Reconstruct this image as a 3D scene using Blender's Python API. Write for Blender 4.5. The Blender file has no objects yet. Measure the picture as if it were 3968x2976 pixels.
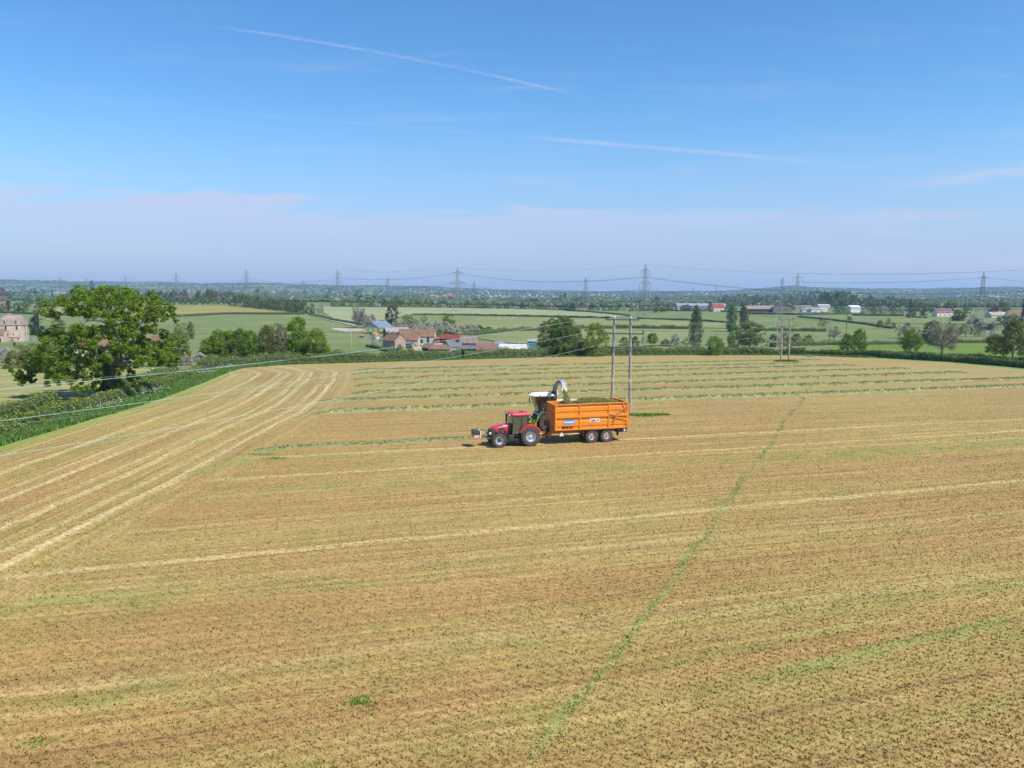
import bpy, math, random
import numpy as np
from mathutils import Vector, Matrix
R = math.radians
scene = bpy.context.scene
# ---------------------------------------------------------------- camera, sky, sun, exposure
PITCH = R(6.66); H = 14.7; FPX = 2980.0; CX = 1984.0; CY = 1488.0
cam = bpy.data.cameras.new('camera'); cam.sensor_width = 36.0; cam.lens = 36.0 * FPX / 3968.0
cam.clip_start = 0.5; cam.clip_end = 40000
camo = bpy.data.objects.new('camera', cam); scene.collection.objects.link(camo)
camo.location = (0, 0, H); camo.rotation_euler = (math.pi / 2 - PITCH, 0, 0)
scene.camera = camo
scene.view_settings.view_transform = 'Standard'; scene.view_settings.look = 'None'
scene.view_settings.exposure = 0.34; scene.view_settings.gamma = 1.0
SUN_EL = R(52); SUN_AZ = R(125)          # azimuth clockwise from +Y (straight ahead)
sdir = Vector((math.sin(SUN_AZ) * math.cos(SUN_EL), math.cos(SUN_AZ) * math.cos(SUN_EL), math.sin(SUN_EL)))
sl = bpy.data.lights.new('sun', 'SUN'); sl.energy = 5.0; sl.angle = R(0.5); sl.color = (1.0, 0.95, 0.87)
so = bpy.data.objects.new('sun', sl); scene.collection.objects.link(so)
so.rotation_euler = (-sdir).to_track_quat('-Z', 'Y').to_euler()
scene.cycles.max_bounces = 5; scene.cycles.transparent_max_bounces = 12
scene.cycles.volume_bounces = 0; scene.cycles.use_denoising = True
try: scene.cycles.denoising_prefilter = 'ACCURATE'
except Exception: pass

class NT:
    """tiny helper to wire node trees"""
    def __init__(s, tree): s.t = tree; s.n = tree.nodes; s.l = tree.links; s.n.clear()
    def N(s, typ, ins=None, **kw):
        n = s.n.new(typ)
        for k, v in kw.items(): setattr(n, k, v)
        for k, v in (ins or {}).items(): s.put(n.inputs[k], v)
        return n
    def put(s, sock, v):
        if hasattr(v, 'links') and hasattr(v, 'is_output'): s.l.new(v, sock)
        elif hasattr(v, 'outputs'): s.l.new(v.outputs[0], sock)
        else:
            if isinstance(v, (int, float)) and sock.type == 'RGBA': v = (v, v, v, 1)
            elif isinstance(v, (int, float)) and sock.type == 'VECTOR': v = (v, v, v)
            if isinstance(v, (tuple, list)) and len(v) == 3 and sock.type == 'RGBA': v = (*v, 1)
            sock.default_value = v
    def M(s, op, a, b=0.0, c=None, clamp=False):
        n = s.n.new('ShaderNodeMath'); n.operation = op; n.use_clamp = clamp
        s.put(n.inputs[0], a); s.put(n.inputs[1], b)
        if c is not None: s.put(n.inputs[2], c)
        return n.outputs[0]
    def mix(s, f, a, b, bt='MIX'):
        n = s.n.new('ShaderNodeMix'); n.data_type = 'RGBA'; n.blend_type = bt
        s.put(n.inputs[0], f); s.put(n.inputs[6], a); s.put(n.inputs[7], b)
        return n.outputs[2]
    def ramp(s, f, pts, interp='LINEAR'):
        n = s.n.new('ShaderNodeValToRGB'); n.color_ramp.interpolation = interp
        e = n.color_ramp.elements
        while len(e) < len(pts): e.new(0.5)
        for i, (p, c) in enumerate(pts):
            e[i].position = p; e[i].color = (*c, 1) if isinstance(c, (tuple, list)) else (c, c, c, 1)
        s.put(n.inputs[0], f); return n.outputs[0]
    def noise(s, vec, scale, detail=2.0, rough=0.5, dist=0.0):
        return s.N('ShaderNodeTexNoise', {'Vector': vec, 'Scale': scale, 'Detail': detail, 'Roughness': rough, 'Distortion': dist}).outputs[0]
    def sstep(s, v, a, b):
        n = s.N('ShaderNodeMapRange', {'Value': v, 'From Min': a, 'From Max': b}, interpolation_type='SMOOTHSTEP'); return n.outputs[0]

world = bpy.data.worlds.new('World'); scene.world = world; world.use_nodes = True
w = NT(world.node_tree)
sky = w.N('ShaderNodeTexSky', sky_type='NISHITA')
sky.sun_disc = False; sky.sun_elevation = SUN_EL; sky.sun_rotation = SUN_AZ
sky.altitude = 60; sky.air_density = 1.0; sky.dust_density = 0.2; sky.ozone_density = 4.0
hs = w.N('ShaderNodeHueSaturation', {'Saturation': 1.30, 'Value': 0.92, 'Color': sky})
tc = w.N('ShaderNodeTexCoord'); sx = w.N('ShaderNodeSeparateXYZ', {0: tc.outputs['Generated']})
ys = w.M('MAXIMUM', sx.outputs[1], 0.05)
az = w.M('DIVIDE', sx.outputs[0], ys); el = w.M('DIVIDE', sx.outputs[2], ys)
front = w.sstep(sx.outputs[1], 0.1, 0.4)
pv = w.N('ShaderNodeCombineXYZ', {0: az, 1: w.M('MULTIPLY', el, 3.2), 2: 0.0})
pv2 = w.N('ShaderNodeCombineXYZ', {0: az, 1: el, 2: 0.0})
n1 = w.noise(pv, 2.6, 6, 0.55, 0.4); n2 = w.noise(pv, 9.0, 5, 0.6, 0.3); n3 = w.noise(pv2, 120.0, 3, 0.6)
nb = w.noise(w.N('ShaderNodeCombineXYZ', {0: w.M('MULTIPLY', az, 1.0), 1: w.M('MULTIPLY', el, 9.0), 2: 3.3}), 4.0, 5, 0.6, 0.5)
# thin veil of cirrus lying low over the horizon, its upper edge ragged and sinking to the right
edge = w.M('SUBTRACT', w.M('ADD', w.M('MULTIPLY', az, -0.035), 0.113), w.M('MULTIPLY', w.M('ADD', nb, -0.5), -0.13))
veil = w.M('MULTIPLY', w.sstep(w.M('SUBTRACT', w.M('ADD', edge, w.M('MULTIPLY', w.M('SUBTRACT', n2, 0.5), 0.02)), el), 0.0, 0.02), w.sstep(az, 0.45, -0.15))
veil = w.M('MULTIPLY', veil, w.M('MULTIPLY', w.M('ADD', 0.28, w.M('MULTIPLY', nb, 0.8)), w.M('SUBTRACT', 1.0, w.M('MULTIPLY', w.sstep(w.M('SUBTRACT', edge, el), 0.01, 0.08), 0.65))))
edge2 = w.M('SUBTRACT', 0.125, w.M('MULTIPLY', w.M('ADD', nb, -0.5), -0.12))
veil2 = w.M('MULTIPLY', w.M('MULTIPLY', w.sstep(w.M('SUBTRACT', edge2, el), 0.0, 0.06), w.sstep(az, 0.05, 0.6)), w.M('MULTIPLY', nb, 0.95))
# one brighter wisp on the right
wl = w.M('SUBTRACT', el, w.M('ADD', 0.075, w.M('MULTIPLY', az, 0.125)))
wisp = w.M('MULTIPLY', w.sstep(w.M('ABSOLUTE', w.M('ADD', wl, w.M('MULTIPLY', w.M('ADD', nb, -0.5), 0.05))), 0.015, 0.0), w.M('MULTIPLY', w.sstep(az, 0.42, 0.60), 0.60))
high = w.M('MULTIPLY', w.sstep(nb, 0.48, 0.80), w.M('MULTIPLY', w.sstep(el, 0.42, 0.16), 0.30))
def trail(a0, a1, c0, c1, c2, wid, amt, fade):
    f = w.M('ADD', c0, w.M('ADD', w.M('MULTIPLY', az, c1), w.M('MULTIPLY', w.M('MULTIPLY', az, az), c2)))
    d = w.M('SUBTRACT', el, f)
    d = w.M('ABSOLUTE', w.M('ADD', d, w.M('MULTIPLY', w.M('ADD', n3, -0.5), wid * 1.1)))
    prof = w.sstep(d, wid, 0.0)
    ends = w.M('MULTIPLY', w.sstep(az, a0, a0 + fade), w.sstep(az, a1, a1 - fade))
    return w.M('MULTIPLY', w.M('MULTIPLY', prof, ends), w.M('MULTIPLY', amt, w.M('ADD', 0.15, w.M('MULTIPLY', w.sstep(n2, 0.3, 0.7), w.M('ADD', 0.5, n3)))))
t1 = trail(-0.45, 0.14, 0.2665, -0.2180, -0.1241, 0.0030, 0.34, 0.14)
t2 = w.M('ADD', trail(-0.14, 0.42, 0.1982, -0.0800, -0.0019, 0.0044, 0.50, 0.17), trail(-0.42, -0.02, 0.1982, -0.0800, -0.0019, 0.0022, 0.16, 0.15))
tot = veil
for c_ in (veil2, wisp, high, t1, t2): tot = w.M('ADD', tot, c_)
tot = w.M('MULTIPLY', w.M('MINIMUM', tot, 0.85), front)
mist = w.M('MULTIPLY', w.M('POWER', w.sstep(w.M('ABSOLUTE', el), 0.25, -0.03), 1.0), 0.90)
base = w.mix(0.05, hs, (3.4, 3.8, 4.6)); base = w.mix(mist, base, (1.75, 2.35, 3.85))
skyc = w.mix(tot, base, (3.15, 3.5, 4.8))
bg = w.N('ShaderNodeBackground', {'Color': skyc, 'Strength': 0.15})
w.N('ShaderNodeOutputWorld', {'Surface': bg})

# ---------------------------------------------------------------- terrain
PY = [0, 90, 160, 235, 300, 370, 450, 550, 700, 900, 1300, 2000, 3000, 4200, 30000]
PZ = [0, 0, -1.9, -3.9, -9, -12.3, -12.6, -11.5, -8.5, -8.5, -10, -11, -9, -4, -4]
RPX = [-3000, 0, 450, 800, 950, 1150, 1400, 1700, 1950, 2500, 2850, 3050, 3250, 3500, 3700, 3800, 3968, 7000]
RRW = [1090, 1092, 1098, 1104, 1101, 1109, 1112, 1117, 1129, 1136, 1130, 1116, 1121, 1126, 1121, 1118, 1119, 1110]
def sst(a, b, x):
    t = np.clip((np.asarray(x, float) - a) / (b - a), 0, 1); return t * t * (3 - 2 * t)
def T(X, Y):
    X = np.asarray(X, float); Y = np.asarray(Y, float)
    z = np.interp(Y, PY, PZ) + 11 * (1 - sst(-450, 150, X)) * sst(450, 1300, Y)
    px = CX + FPX * X / np.maximum(Y, 100.0)
    zr = 14.7 + (1142 - np.interp(px, RPX, RRW)) * 7500 / FPX + 3 * np.sin(px * 0.013) + 2 * np.sin(px * 0.031 + 1)
    k = sst(3600, 7500, Y)
    ripple = 4 * np.sin(X * 0.0021 + 1.3) * np.sin(Y * 0.0017) * sst(1500, 2600, Y)
    return z * (1 - k) + zr * k + ripple * (1 - k)
def Tf(x, y): return float(T(x, y))
cP, sP = math.cos(PITCH), math.sin(PITCH)
_yy = np.concatenate([np.arange(12, 700, 0.25), np.geomspace(700, 9000, 1500)])
def G(px, row):
    """ground point seen at a place of the photograph (survey of the site)"""
    a = (px - CX) / FPX; b = (CY - row) / FPX
    dy = cP + b * sP; dz = -sP + b * cP
    zr = H + dz / dy * _yy; xr = a / dy * _yy
    k = np.nonzero(zr <= T(xr, _yy))[0]
    i = int(k[0]) if len(k) else len(_yy) - 1
    return Vector((float(xr[i]), float(_yy[i]), Tf(xr[i], _yy[i])))
def ppm(p):
    return FPX / (p.y * cP + (H - p.z) * sP)       # photograph pixels per metre at p
def Rg(ox, oy, s):
    return lambda x, y: (ox + x / s, oy + y / s)
R4 = Rg(0, 1040, 2.37); R5 = Rg(600, 1040, 2.765); R6 = Rg(1300, 1000, 2.765); R7 = Rg(2000, 1000, 2.765)
R8 = Rg(2600, 1000, 3.16); R9 = Rg(3200, 1000, 2.88); R11 = Rg(1340, 1200, 2.989); R16 = Rg(0, 1040, 4.424)

# ---------------------------------------------------------------- objects
COL = scene.collection
def tag(o, label=None, cat=None, group=None, kind=None):
    if label: o['label'] = label
    if cat: o['category'] = cat
    if group: o['group'] = group
    if kind: o['kind'] = kind
    return o
def empty(name, loc=(0, 0, 0), rz=0.0, **kw):
    o = bpy.data.objects.new(name, None); COL.objects.link(o)
    o.location = loc; o.rotation_euler = (0, 0, rz); o.empty_display_size = 0.2
    return tag(o, **kw)
def link(name, me, mats=None, parent=None, smooth=False):
    if mats is not None:
        for m in (mats if isinstance(mats, (list, tuple)) else [mats]): me.materials.append(m)
    if smooth: me.shade_smooth()
    o = bpy.data.objects.new(name, me); COL.objects.link(o)
    if parent: o.parent = parent
    return o
class MB:
    def __init__(s): s.v = []; s.f = []; s.m = []; s.mi = 0
    def add(s, vs, fs):
        b = len(s.v); s.v += [tuple(v) for v in vs]
        for f in fs: s.f.append([b + i for i in f]); s.m.append(s.mi)
    def box(s, c, d, M=None, taper=1.0):
        hx, hy, hz = d[0] / 2, d[1] / 2, d[2] / 2
        vs = [Vector((sx_ * hx * (taper if sz > 0 else 1), sy_ * hy * (taper if sz > 0 else 1), sz * hz)) for sz in (-1, 1) for sy_ in (-1, 1) for sx_ in (-1, 1)]
        if M is not None: vs = [M @ v for v in vs]
        c = Vector(c)
        s.add([v + c for v in vs], [(0, 2, 3, 1), (4, 5, 7, 6), (0, 1, 5, 4), (2, 6, 7, 3), (0, 4, 6, 2), (1, 3, 7, 5)])
        return s
    def bx(s, x0, x1, y0, y1, z0, z1):
        return s.box(((x0 + x1) / 2, (y0 + y1) / 2, (z0 + z1) / 2), (abs(x1 - x0), abs(y1 - y0), abs(z1 - z0)))
    def tube(s, pts, r, n=8, cap=True):
        pts = [Vector(p) for p in pts]; rs = r if isinstance(r, (list, tuple)) else [r] * len(pts)
        rings = []; up = Vector((0, 0, 1))
        for i, p in enumerate(pts):
            t = (pts[min(i + 1, len(pts) - 1)] - pts[max(i - 1, 0)]).normalized()
            a = up if abs(t.dot(up)) < 0.95 else Vector((1, 0, 0))
            u = t.cross(a).normalized(); v = t.cross(u)
            rings.append([p + (u * math.cos(k * 2 * math.pi / n) + v * math.sin(k * 2 * math.pi / n)) * rs[i] for k in range(n)])
        vs = [q for g in rings for q in g]
        fs = [(i * n + k, i * n + (k + 1) % n, (i + 1) * n + (k + 1) % n, (i + 1) * n + k) for i in range(len(pts) - 1) for k in range(n)]
        if cap: fs += [tuple(range(n - 1, -1, -1)), tuple((len(pts) - 1) * n + k for k in range(n))]
        s.add(vs, fs); return s
    def prism(s, poly, h0, h1, axis='y'):
        """polygon in the plane across axis, extruded h0..h1"""
        n = len(poly)
        def P(a, b, h): return {'y': (a, h, b), 'z': (a, b, h), 'x': (h, a, b)}[axis]
        s.add([P(a, b, h0) for a, b in poly] + [P(a, b, h1) for a, b in poly],
              [tuple(range(n)), tuple(range(2 * n - 1, n - 1, -1))] + [(i, i + n, (i + 1) % n + n, (i + 1) % n) for i in range(n)])
        return s
    def lathe(s, prof, n=32, c=(0, 0, 0), close=False):
        """profile (radius, y) turned about the y axis"""
        k = len(prof); vs = []
        for i in range(n):
            a = 2 * math.pi * i / n
            vs += [(c[0] + r * math.cos(a), c[1] + y, c[2] + r * math.sin(a)) for r, y in prof]
        fs = [(i * k + j, i * k + j + 1, ((i + 1) % n) * k + j + 1, ((i + 1) % n) * k + j) for i in range(n) for j in range(k if close else k - 1)] if not close else             [(i * k + j, i * k + (j + 1) % k, ((i + 1) % n) * k + (j + 1) % k, ((i + 1) % n) * k + j) for i in range(n) for j in range(k)]
        s.add(vs, fs); return s
    def loft(s, secs, cap=True):
        n = len(secs[0]); fs = [(i * n + k, i * n + (k + 1) % n, (i + 1) * n + (k + 1) % n, (i + 1) * n + k) for i in range(len(secs) - 1) for k in range(n)]
        if cap: fs += [tuple(range(n - 1, -1, -1)), tuple((len(secs) - 1) * n + k for k in range(n))]
        s.add([p for q in secs for p in q], fs); return s
    def build(s, name, mats, parent=None, smooth=False, bevel=0.0, fix=True):
        me = bpy.data.meshes.new(name); me.from_pydata(s.v, [], s.f); 
        if any(s.m): me.polygons.foreach_set('material_index', s.m)
        if fix:
            import bmesh
            bm = bmesh.new(); bm.from_mesh(me); bmesh.ops.recalc_face_normals(bm, faces=bm.faces); bm.to_mesh(me); bm.free()
        me.update()
        o = link(name, me, mats, parent)
        if smooth:
            me.shade_smooth()
            try: me.set_sharp_from_angle(angle=R(35))
            except Exception: pass
        if bevel:
            b = o.modifiers.new('bevel', 'BEVEL'); b.width = bevel; b.segments = 2; b.limit_method = 'ANGLE'
        return o
def quadmesh(name, V, nq, mats, parent=None, mi=None):
    me = bpy.data.meshes.new(name)
    me.vertices.add(nq * 4); me.vertices.foreach_set('co', np.ascontiguousarray(V, dtype=np.float32).ravel())
    me.loops.add(nq * 4); me.loops.foreach_set('vertex_index', np.arange(nq * 4, dtype=np.int32))
    me.polygons.add(nq); me.polygons.foreach_set('loop_start', np.arange(0, nq * 4, 4, dtype=np.int32))
    if mi is not None: me.polygons.foreach_set('material_index', mi.astype(np.int32))
    me.update(calc_edges=True)
    return link(name, me, mats, parent)
def leafquads(P, Nrm, size, rng, asp=0.62, rnd=0.8):
    n = len(P)
    d = Nrm + rng.normal(0, rnd, (n, 3)); d /= np.linalg.norm(d, axis=1)[:, None] + 1e-9
    a = rng.normal(0, 1, (n, 3)); u = np.cross(d, a); u /= np.linalg.norm(u, axis=1)[:, None] + 1e-9
    v = np.cross(d, u); s = (size * rng.uniform(0.6, 1.35, n))[:, None]
    u = u * s * 0.5; v = v * s * 0.5 * asp
    return np.stack([P - u * 1.0, P - v, P + u, P + v], axis=1).reshape(-1, 3)

# ---------------------------------------------------------------- materials
MATS = {}
def mat(name, col, rough=0.6, metal=0.0, var=0.0, vscale=3.0, spec=0.5, bump=0.0, coat=0.0, dirt=None, dscale=2.0):
    if name in MATS: return MATS[name]
    m = bpy.data.materials.new(name); m.use_nodes = True; t = NT(m.node_tree)
    tcn = t.N('ShaderNodeTexCoord'); c = (*col, 1)
    if var:
        nz = t.noise(tcn.outputs['Object'], vscale, 5, 0.6)
        c = t.mix(t.sstep(nz, 0.25, 0.75), tuple(x * (1 - var) for x in col), tuple(min(1, x * (1 + var)) for x in col))
    if dirt:
        nz2 = t.noise(tcn.outputs['Object'], dscale, 6, 0.65)
        c = t.mix(t.M('MULTIPLY', t.sstep(nz2, 0.45, 0.72), 0.6), c, dirt)
    p = t.N('ShaderNodeBsdfPrincipled', {'Base Color': c, 'Roughness': rough, 'Metallic': metal, 'Specular IOR Level': spec, 'Coat Weight': coat})
    if bump:
        b = t.N('ShaderNodeBump', {'Height': t.noise(tcn.outputs['Object'], vscale * 4, 4, 0.6), 'Strength': bump, 'Distance': 0.03}); t.l.new(b.outputs[0], p.inputs['Normal'])
    t.N('ShaderNodeOutputMaterial', {'Surface': p}); MATS[name] = m; return m
def leafmat(name, c1, c2, c3, trans=0.25, nscale=0.45, white=None, wamt=0.0):
    """foliage: every leaf clump its own tone, plus larger drifts of tone and a tone per tree"""
    if name in MATS: return MATS[name]
    m = bpy.data.materials.new(name); m.use_nodes = True; t = NT(m.node_tree)
    geo = t.N('ShaderNodeNewGeometry'); oi = t.N('ShaderNodeObjectInfo')
    rpi = geo.outputs['Random Per Island']
    c = t.ramp(rpi, [(0.0, c1), (0.55, c2), (1.0, c3)])
    nz = t.noise(geo.outputs['Position'], nscale, 3, 0.5)
    c = t.mix(t.M('MULTIPLY', t.sstep(nz, 0.35, 0.7), 0.5), c, c3)
    c = t.mix(t.M('MULTIPLY', oi.outputs['Random'], 0.35), c, tuple(x * 0.7 for x in c2))
    if white:
        nz2 = t.noise(geo.outputs['Position'], nscale * 2.2, 3, 0.6)
        f = t.M('MULTIPLY', t.sstep(t.M('ADD', nz2, t.M('MULTIPLY', t.M('SUBTRACT', rpi, 0.5), 0.5)), 0.62 - wamt * 0.35, 0.72 - wamt * 0.3), 1.0)
        c = t.mix(f, c, white)
    d = t.N('ShaderNodeBsdfPrincipled', {'Base Color': c, 'Roughness': 0.62, 'Specular IOR Level': 0.25})
    tr = t.N('ShaderNodeBsdfTranslucent', {'Color': t.mix(0.5, c, (0.20, 0.30, 0.02))})
    ms = t.N('ShaderNodeMixShader', {0: trans, 1: d, 2: tr})
    t.N('ShaderNodeOutputMaterial', {'Surface': ms}); MATS[name] = m; return m
L = {
 'oak': leafmat('oak_leaf', (0.075, 0.14, 0.009), (0.14, 0.235, 0.014), (0.22, 0.32, 0.024), 0.34),
 'bright': leafmat('bright_leaf', (0.09, 0.17, 0.010), (0.15, 0.26, 0.015), (0.22, 0.34, 0.025), 0.32),
 'lime': leafmat('lime_leaf', (0.13, 0.19, 0.012), (0.20, 0.28, 0.018), (0.27, 0.35, 0.03), 0.32),
 'mid': leafmat('green_leaf', (0.06, 0.115, 0.022), (0.10, 0.175, 0.030), (0.155, 0.24, 0.045), 0.25),
 'olive': leafmat('olive_leaf', (0.10, 0.12, 0.030), (0.16, 0.18, 0.045), (0.22, 0.24, 0.065), 0.25),
 'dark': leafmat('dark_leaf', (0.022, 0.045, 0.018), (0.040, 0.075, 0.028), (0.065, 0.11, 0.038), 0.15),
 'cool': leafmat('cool_green_leaf', (0.07, 0.145, 0.05), (0.12, 0.23, 0.07), (0.17, 0.30, 0.09), 0.25),
 'poplar': leafmat('poplar_leaf', (0.05, 0.09, 0.035), (0.085, 0.14, 0.050), (0.14, 0.20, 0.07), 0.2),
 'brown': leafmat('brown_leaf', (0.10, 0.085, 0.045), (0.16, 0.13, 0.075), (0.20, 0.17, 0.09), 0.2),
 'twig': leafmat('pale_twig', (0.15, 0.12, 0.09), (0.23, 0.19, 0.15), (0.30, 0.25, 0.21), 0.1),
 'copper': leafmat('copper_leaf', (0.04, 0.022, 0.026), (0.065, 0.038, 0.042), (0.09, 0.055, 0.055), 0.15),
 'purple': leafmat('purple_leaf', (0.05, 0.012, 0.04), (0.08, 0.02, 0.06), (0.12, 0.03, 0.09), 0.15),
 'blossom': leafmat('white_blossom', (0.10, 0.14, 0.06), (0.17, 0.21, 0.10), (0.30, 0.32, 0.22), 0.2, 0.9, (0.66, 0.64, 0.60), 0.65),
 'pinkbl': leafmat('pinkish_blossom', (0.20, 0.17, 0.13), (0.32, 0.27, 0.23), (0.42, 0.36, 0.32), 0.2, 0.9, (0.58, 0.50, 0.48), 0.6),
 'pink': leafmat('pink_blossom', (0.40, 0.14, 0.28), (0.52, 0.20, 0.38), (0.62, 0.30, 0.47), 0.2),
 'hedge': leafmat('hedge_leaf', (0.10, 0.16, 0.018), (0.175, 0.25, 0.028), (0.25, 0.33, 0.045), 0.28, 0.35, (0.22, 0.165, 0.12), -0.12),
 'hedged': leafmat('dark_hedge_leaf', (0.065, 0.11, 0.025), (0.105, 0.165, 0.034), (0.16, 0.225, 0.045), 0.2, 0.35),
 'parsley': leafmat('cow_parsley', (0.09, 0.16, 0.03), (0.14, 0.22, 0.05), (0.20, 0.30, 0.08), 0.3, 1.5, (0.66, 0.68, 0.60), 0.45),
 'grass': leafmat('grass_blade', (0.075, 0.155, 0.03), (0.13, 0.235, 0.045), (0.21, 0.32, 0.08), 0.35),
 'lush': leafmat('lush_grass', (0.10, 0.20, 0.03), (0.16, 0.28, 0.045), (0.24, 0.36, 0.08), 0.35),
 'thin': leafmat('thin_grass', (0.11, 0.17, 0.04), (0.19, 0.24, 0.06), (0.34, 0.31, 0.12), 0.2, 1.5),
 'cut': leafmat('cut_grass', (0.14, 0.15, 0.055), (0.26, 0.265, 0.10), (0.38, 0.36, 0.165), 0.1, 1.2),
}
barkm = mat('bark', (0.16, 0.13, 0.10), 0.9, var=0.3, vscale=4, bump=0.5)
palebark = mat('pale_bark', (0.30, 0.26, 0.21), 0.9, var=0.25, vscale=3)

# ================================================================ SETTING
def pasturemat(name, c1, c2, c3, streak=0.6, s=0.05, far=False, ang=14.5):
    m = bpy.data.materials.new(name); m.use_nodes = True; t = NT(m.node_tree)
    geo = t.N('ShaderNodeNewGeometry'); pos = geo.outputs['Position']
    mp = t.N('ShaderNodeMapping', {'Vector': pos, 'Rotation': (0, 0, R(-ang)), 'Scale': (0.12, 1.0, 1.0)})
    a = t.noise(mp.outputs[0], s * 4.5, 6, 0.62, 0.3); b = t.noise(pos, s * 0.35, 5, 0.6); d = t.noise(pos, 1.6, 4, 0.7); e = t.noise(pos, 0.35, 4, 0.65)
    f = t.M('ADD', t.M('MULTIPLY', a, streak), t.M('ADD', t.M('MULTIPLY', b, 1 - streak), t.M('MULTIPLY', t.M('SUBTRACT', e, 0.5), 0.45)))
    c = t.ramp(f, [(0.28, c1), (0.5, c2), (0.70, c3)])
    if far:
        sy = t.N('ShaderNodeSeparateXYZ', {0: pos})
        mp2 = t.N('ShaderNodeMapping', {'Vector': pos, 'Scale': (1.0, 0.55, 0.0)})
        vor = t.N('ShaderNodeTexVoronoi', {'Vector': mp2.outputs[0], 'Scale': 0.0042, 'Randomness': 0.85})
        vs = t.N('ShaderNodeSeparateXYZ', {0: vor.outputs['Color']})
        c2_ = t.ramp(vs.outputs[0], [(0.0, (0.054, 0.090, 0.033)), (0.35, (0.091, 0.143, 0.045)), (0.6, (0.138, 0.188, 0.057)), (0.8, (0.199, 0.210, 0.084)), (1.0, (0.230, 0.195, 0.110))])
        c2_ = t.mix(0.35, c2_, c)
        c = t.mix(t.sstep(sy.outputs[1], 1150, 1500), c, c2_)
    c = t.mix(1.0, c, t.ramp(d, [(0.3, 0.78), (0.5, 1.0), (0.72, 1.22)]), 'MULTIPLY')
    p = t.N('ShaderNodeBsdfPrincipled', {'Base Color': c, 'Roughness': 0.9, 'Specular IOR Level': 0.1})
    bp = t.N('ShaderNodeBump', {'Height': d, 'Strength': 0.5, 'Distance': 0.12}); t.l.new(bp.outputs[0], p.inputs['Normal'])
    t.N('ShaderNodeOutputMaterial', {'Surface': p}); return m
gm = pasturemat('pasture_green', (0.101, 0.145, 0.044), (0.147, 0.186, 0.063), (0.247, 0.257, 0.112), far=True)
fm_pale = pasturemat('meadow_pale', (0.156, 0.203, 0.075), (0.249, 0.273, 0.131), (0.394, 0.388, 0.219), 0.75, 0.05)
fm_mid = pasturemat('meadow_mid', (0.124, 0.158, 0.049), (0.191, 0.215, 0.077), (0.295, 0.289, 0.129), 0.7, 0.05)
fm_bright = pasturemat('meadow_bright', (0.089, 0.136, 0.019), (0.120, 0.180, 0.027), (0.171, 0.223, 0.045), 0.5, 0.06)
fm_tan = pasturemat('meadow_buttercup', (0.168, 0.173, 0.052), (0.252, 0.225, 0.065), (0.352, 0.300, 0.077), 0.6, 0.03)
fm_verge = pasturemat('verge_grass', (0.075, 0.163, 0.031), (0.112, 0.225, 0.044), (0.213, 0.325, 0.088), 0.4, 0.25)
fm_dry = pasturemat('meadow_dry', (0.191, 0.198, 0.065), (0.268, 0.254, 0.096), (0.364, 0.319, 0.138), 0.6, 0.05)
def gridmesh(name, X, Y, Z, m):
    ny, nx = X.shape; me = bpy.data.meshes.new(name)
    V = np.stack([X, Y, Z], -1).reshape(-1, 3)
    i = np.arange(nx * ny).reshape(ny, nx)
    Fq = np.stack([i[:-1, :-1], i[:-1, 1:], i[1:, 1:], i[1:, :-1]], -1).reshape(-1, 4)
    me.vertices.add(len(V)); me.vertices.foreach_set('co', V.astype(np.float32).ravel())
    me.loops.add(Fq.size); me.loops.foreach_set('vertex_index', Fq.astype(np.int32).ravel())
    me.polygons.add(len(Fq)); me.polygons.foreach_set('loop_start', np.arange(0, Fq.size, 4, dtype=np.int32))
    me.update(calc_edges=True); me.shade_smooth()
    return link(name, me, m)
xs = np.concatenate([np.arange(0, 200, 8), np.arange(200, 700, 20), np.geomspace(700, 9000, 45)]); xs = np.concatenate([-xs[::-1][:-1], xs])
ysr = np.concatenate([np.arange(-200, 100, 20), np.arange(100, 460, 5), np.arange(460, 1300, 20), np.geomspace(1300, 11500, 110)])
GX, GY = np.meshgrid(xs, ysr)
g = gridmesh('ground', GX, GY, T(GX, GY), gm); tag(g, 'rolling green pasture land running out to low wooded hills', None, kind='structure')

# ---- the mown field: edges surveyed in metres
XLp = [(-60, -60), (0, -52), (60, -49.3), (95, -49.3), (112, -51.3), (140, -56), (166, -61), (178, -62), (190, -55), (240, -40)]
XRp = [(-60, 150), (60, 137), (130, 123), (172, 115.5), (197, 112.5), (215, 103), (228, 96), (250, 92)]
YFp = [(-62, 184), (-55, 190), (-39, 198), (9, 223), (30, 231), (60, 236), (85, 234), (93, 229), (99, 222)]
def XL(y): return np.interp(y, [p[0] for p in XLp], [p[1] for p in XLp])
def XR(y): return np.interp(y, [p[0] for p in XRp], [p[1] for p in XRp])
def YF(x): return np.interp(x, [p[0] for p in YFp], [p[1] for p in YFp])
A, S = np.meshgrid(np.linspace(0, 1, 190), np.linspace(0, 1, 260))
Yg = -60 + S * 290
for _ in range(30):
    Xg = XL(Yg) + A * (XR(Yg) - XL(Yg)); Yg = -60 + S * (YF(Xg) + 60)
bl = np.array([(XL(y), y) for y in np.arange(-60, 150, 3)] + [(-59.5, 157), (-65, 167), (-73, 176), (-84, 183), (-98, 188)])
def leftdist(X, Y):
    """distance in from the headland's outer edge, wrapping round the far left corner"""
    d = np.full(np.shape(X), 1e9)
    for i in range(len(bl) - 1):
        a = bl[i]; b = bl[i + 1]; ab = b - a; l2 = (ab ** 2).sum()
        tt = np.clip(((X - a[0]) * ab[0] + (Y - a[1]) * ab[1]) / l2, 0, 1)
        d = np.minimum(d, np.hypot(X - a[0] - tt * ab[0], Y - a[1] - tt * ab[1]))
    return d
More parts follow.
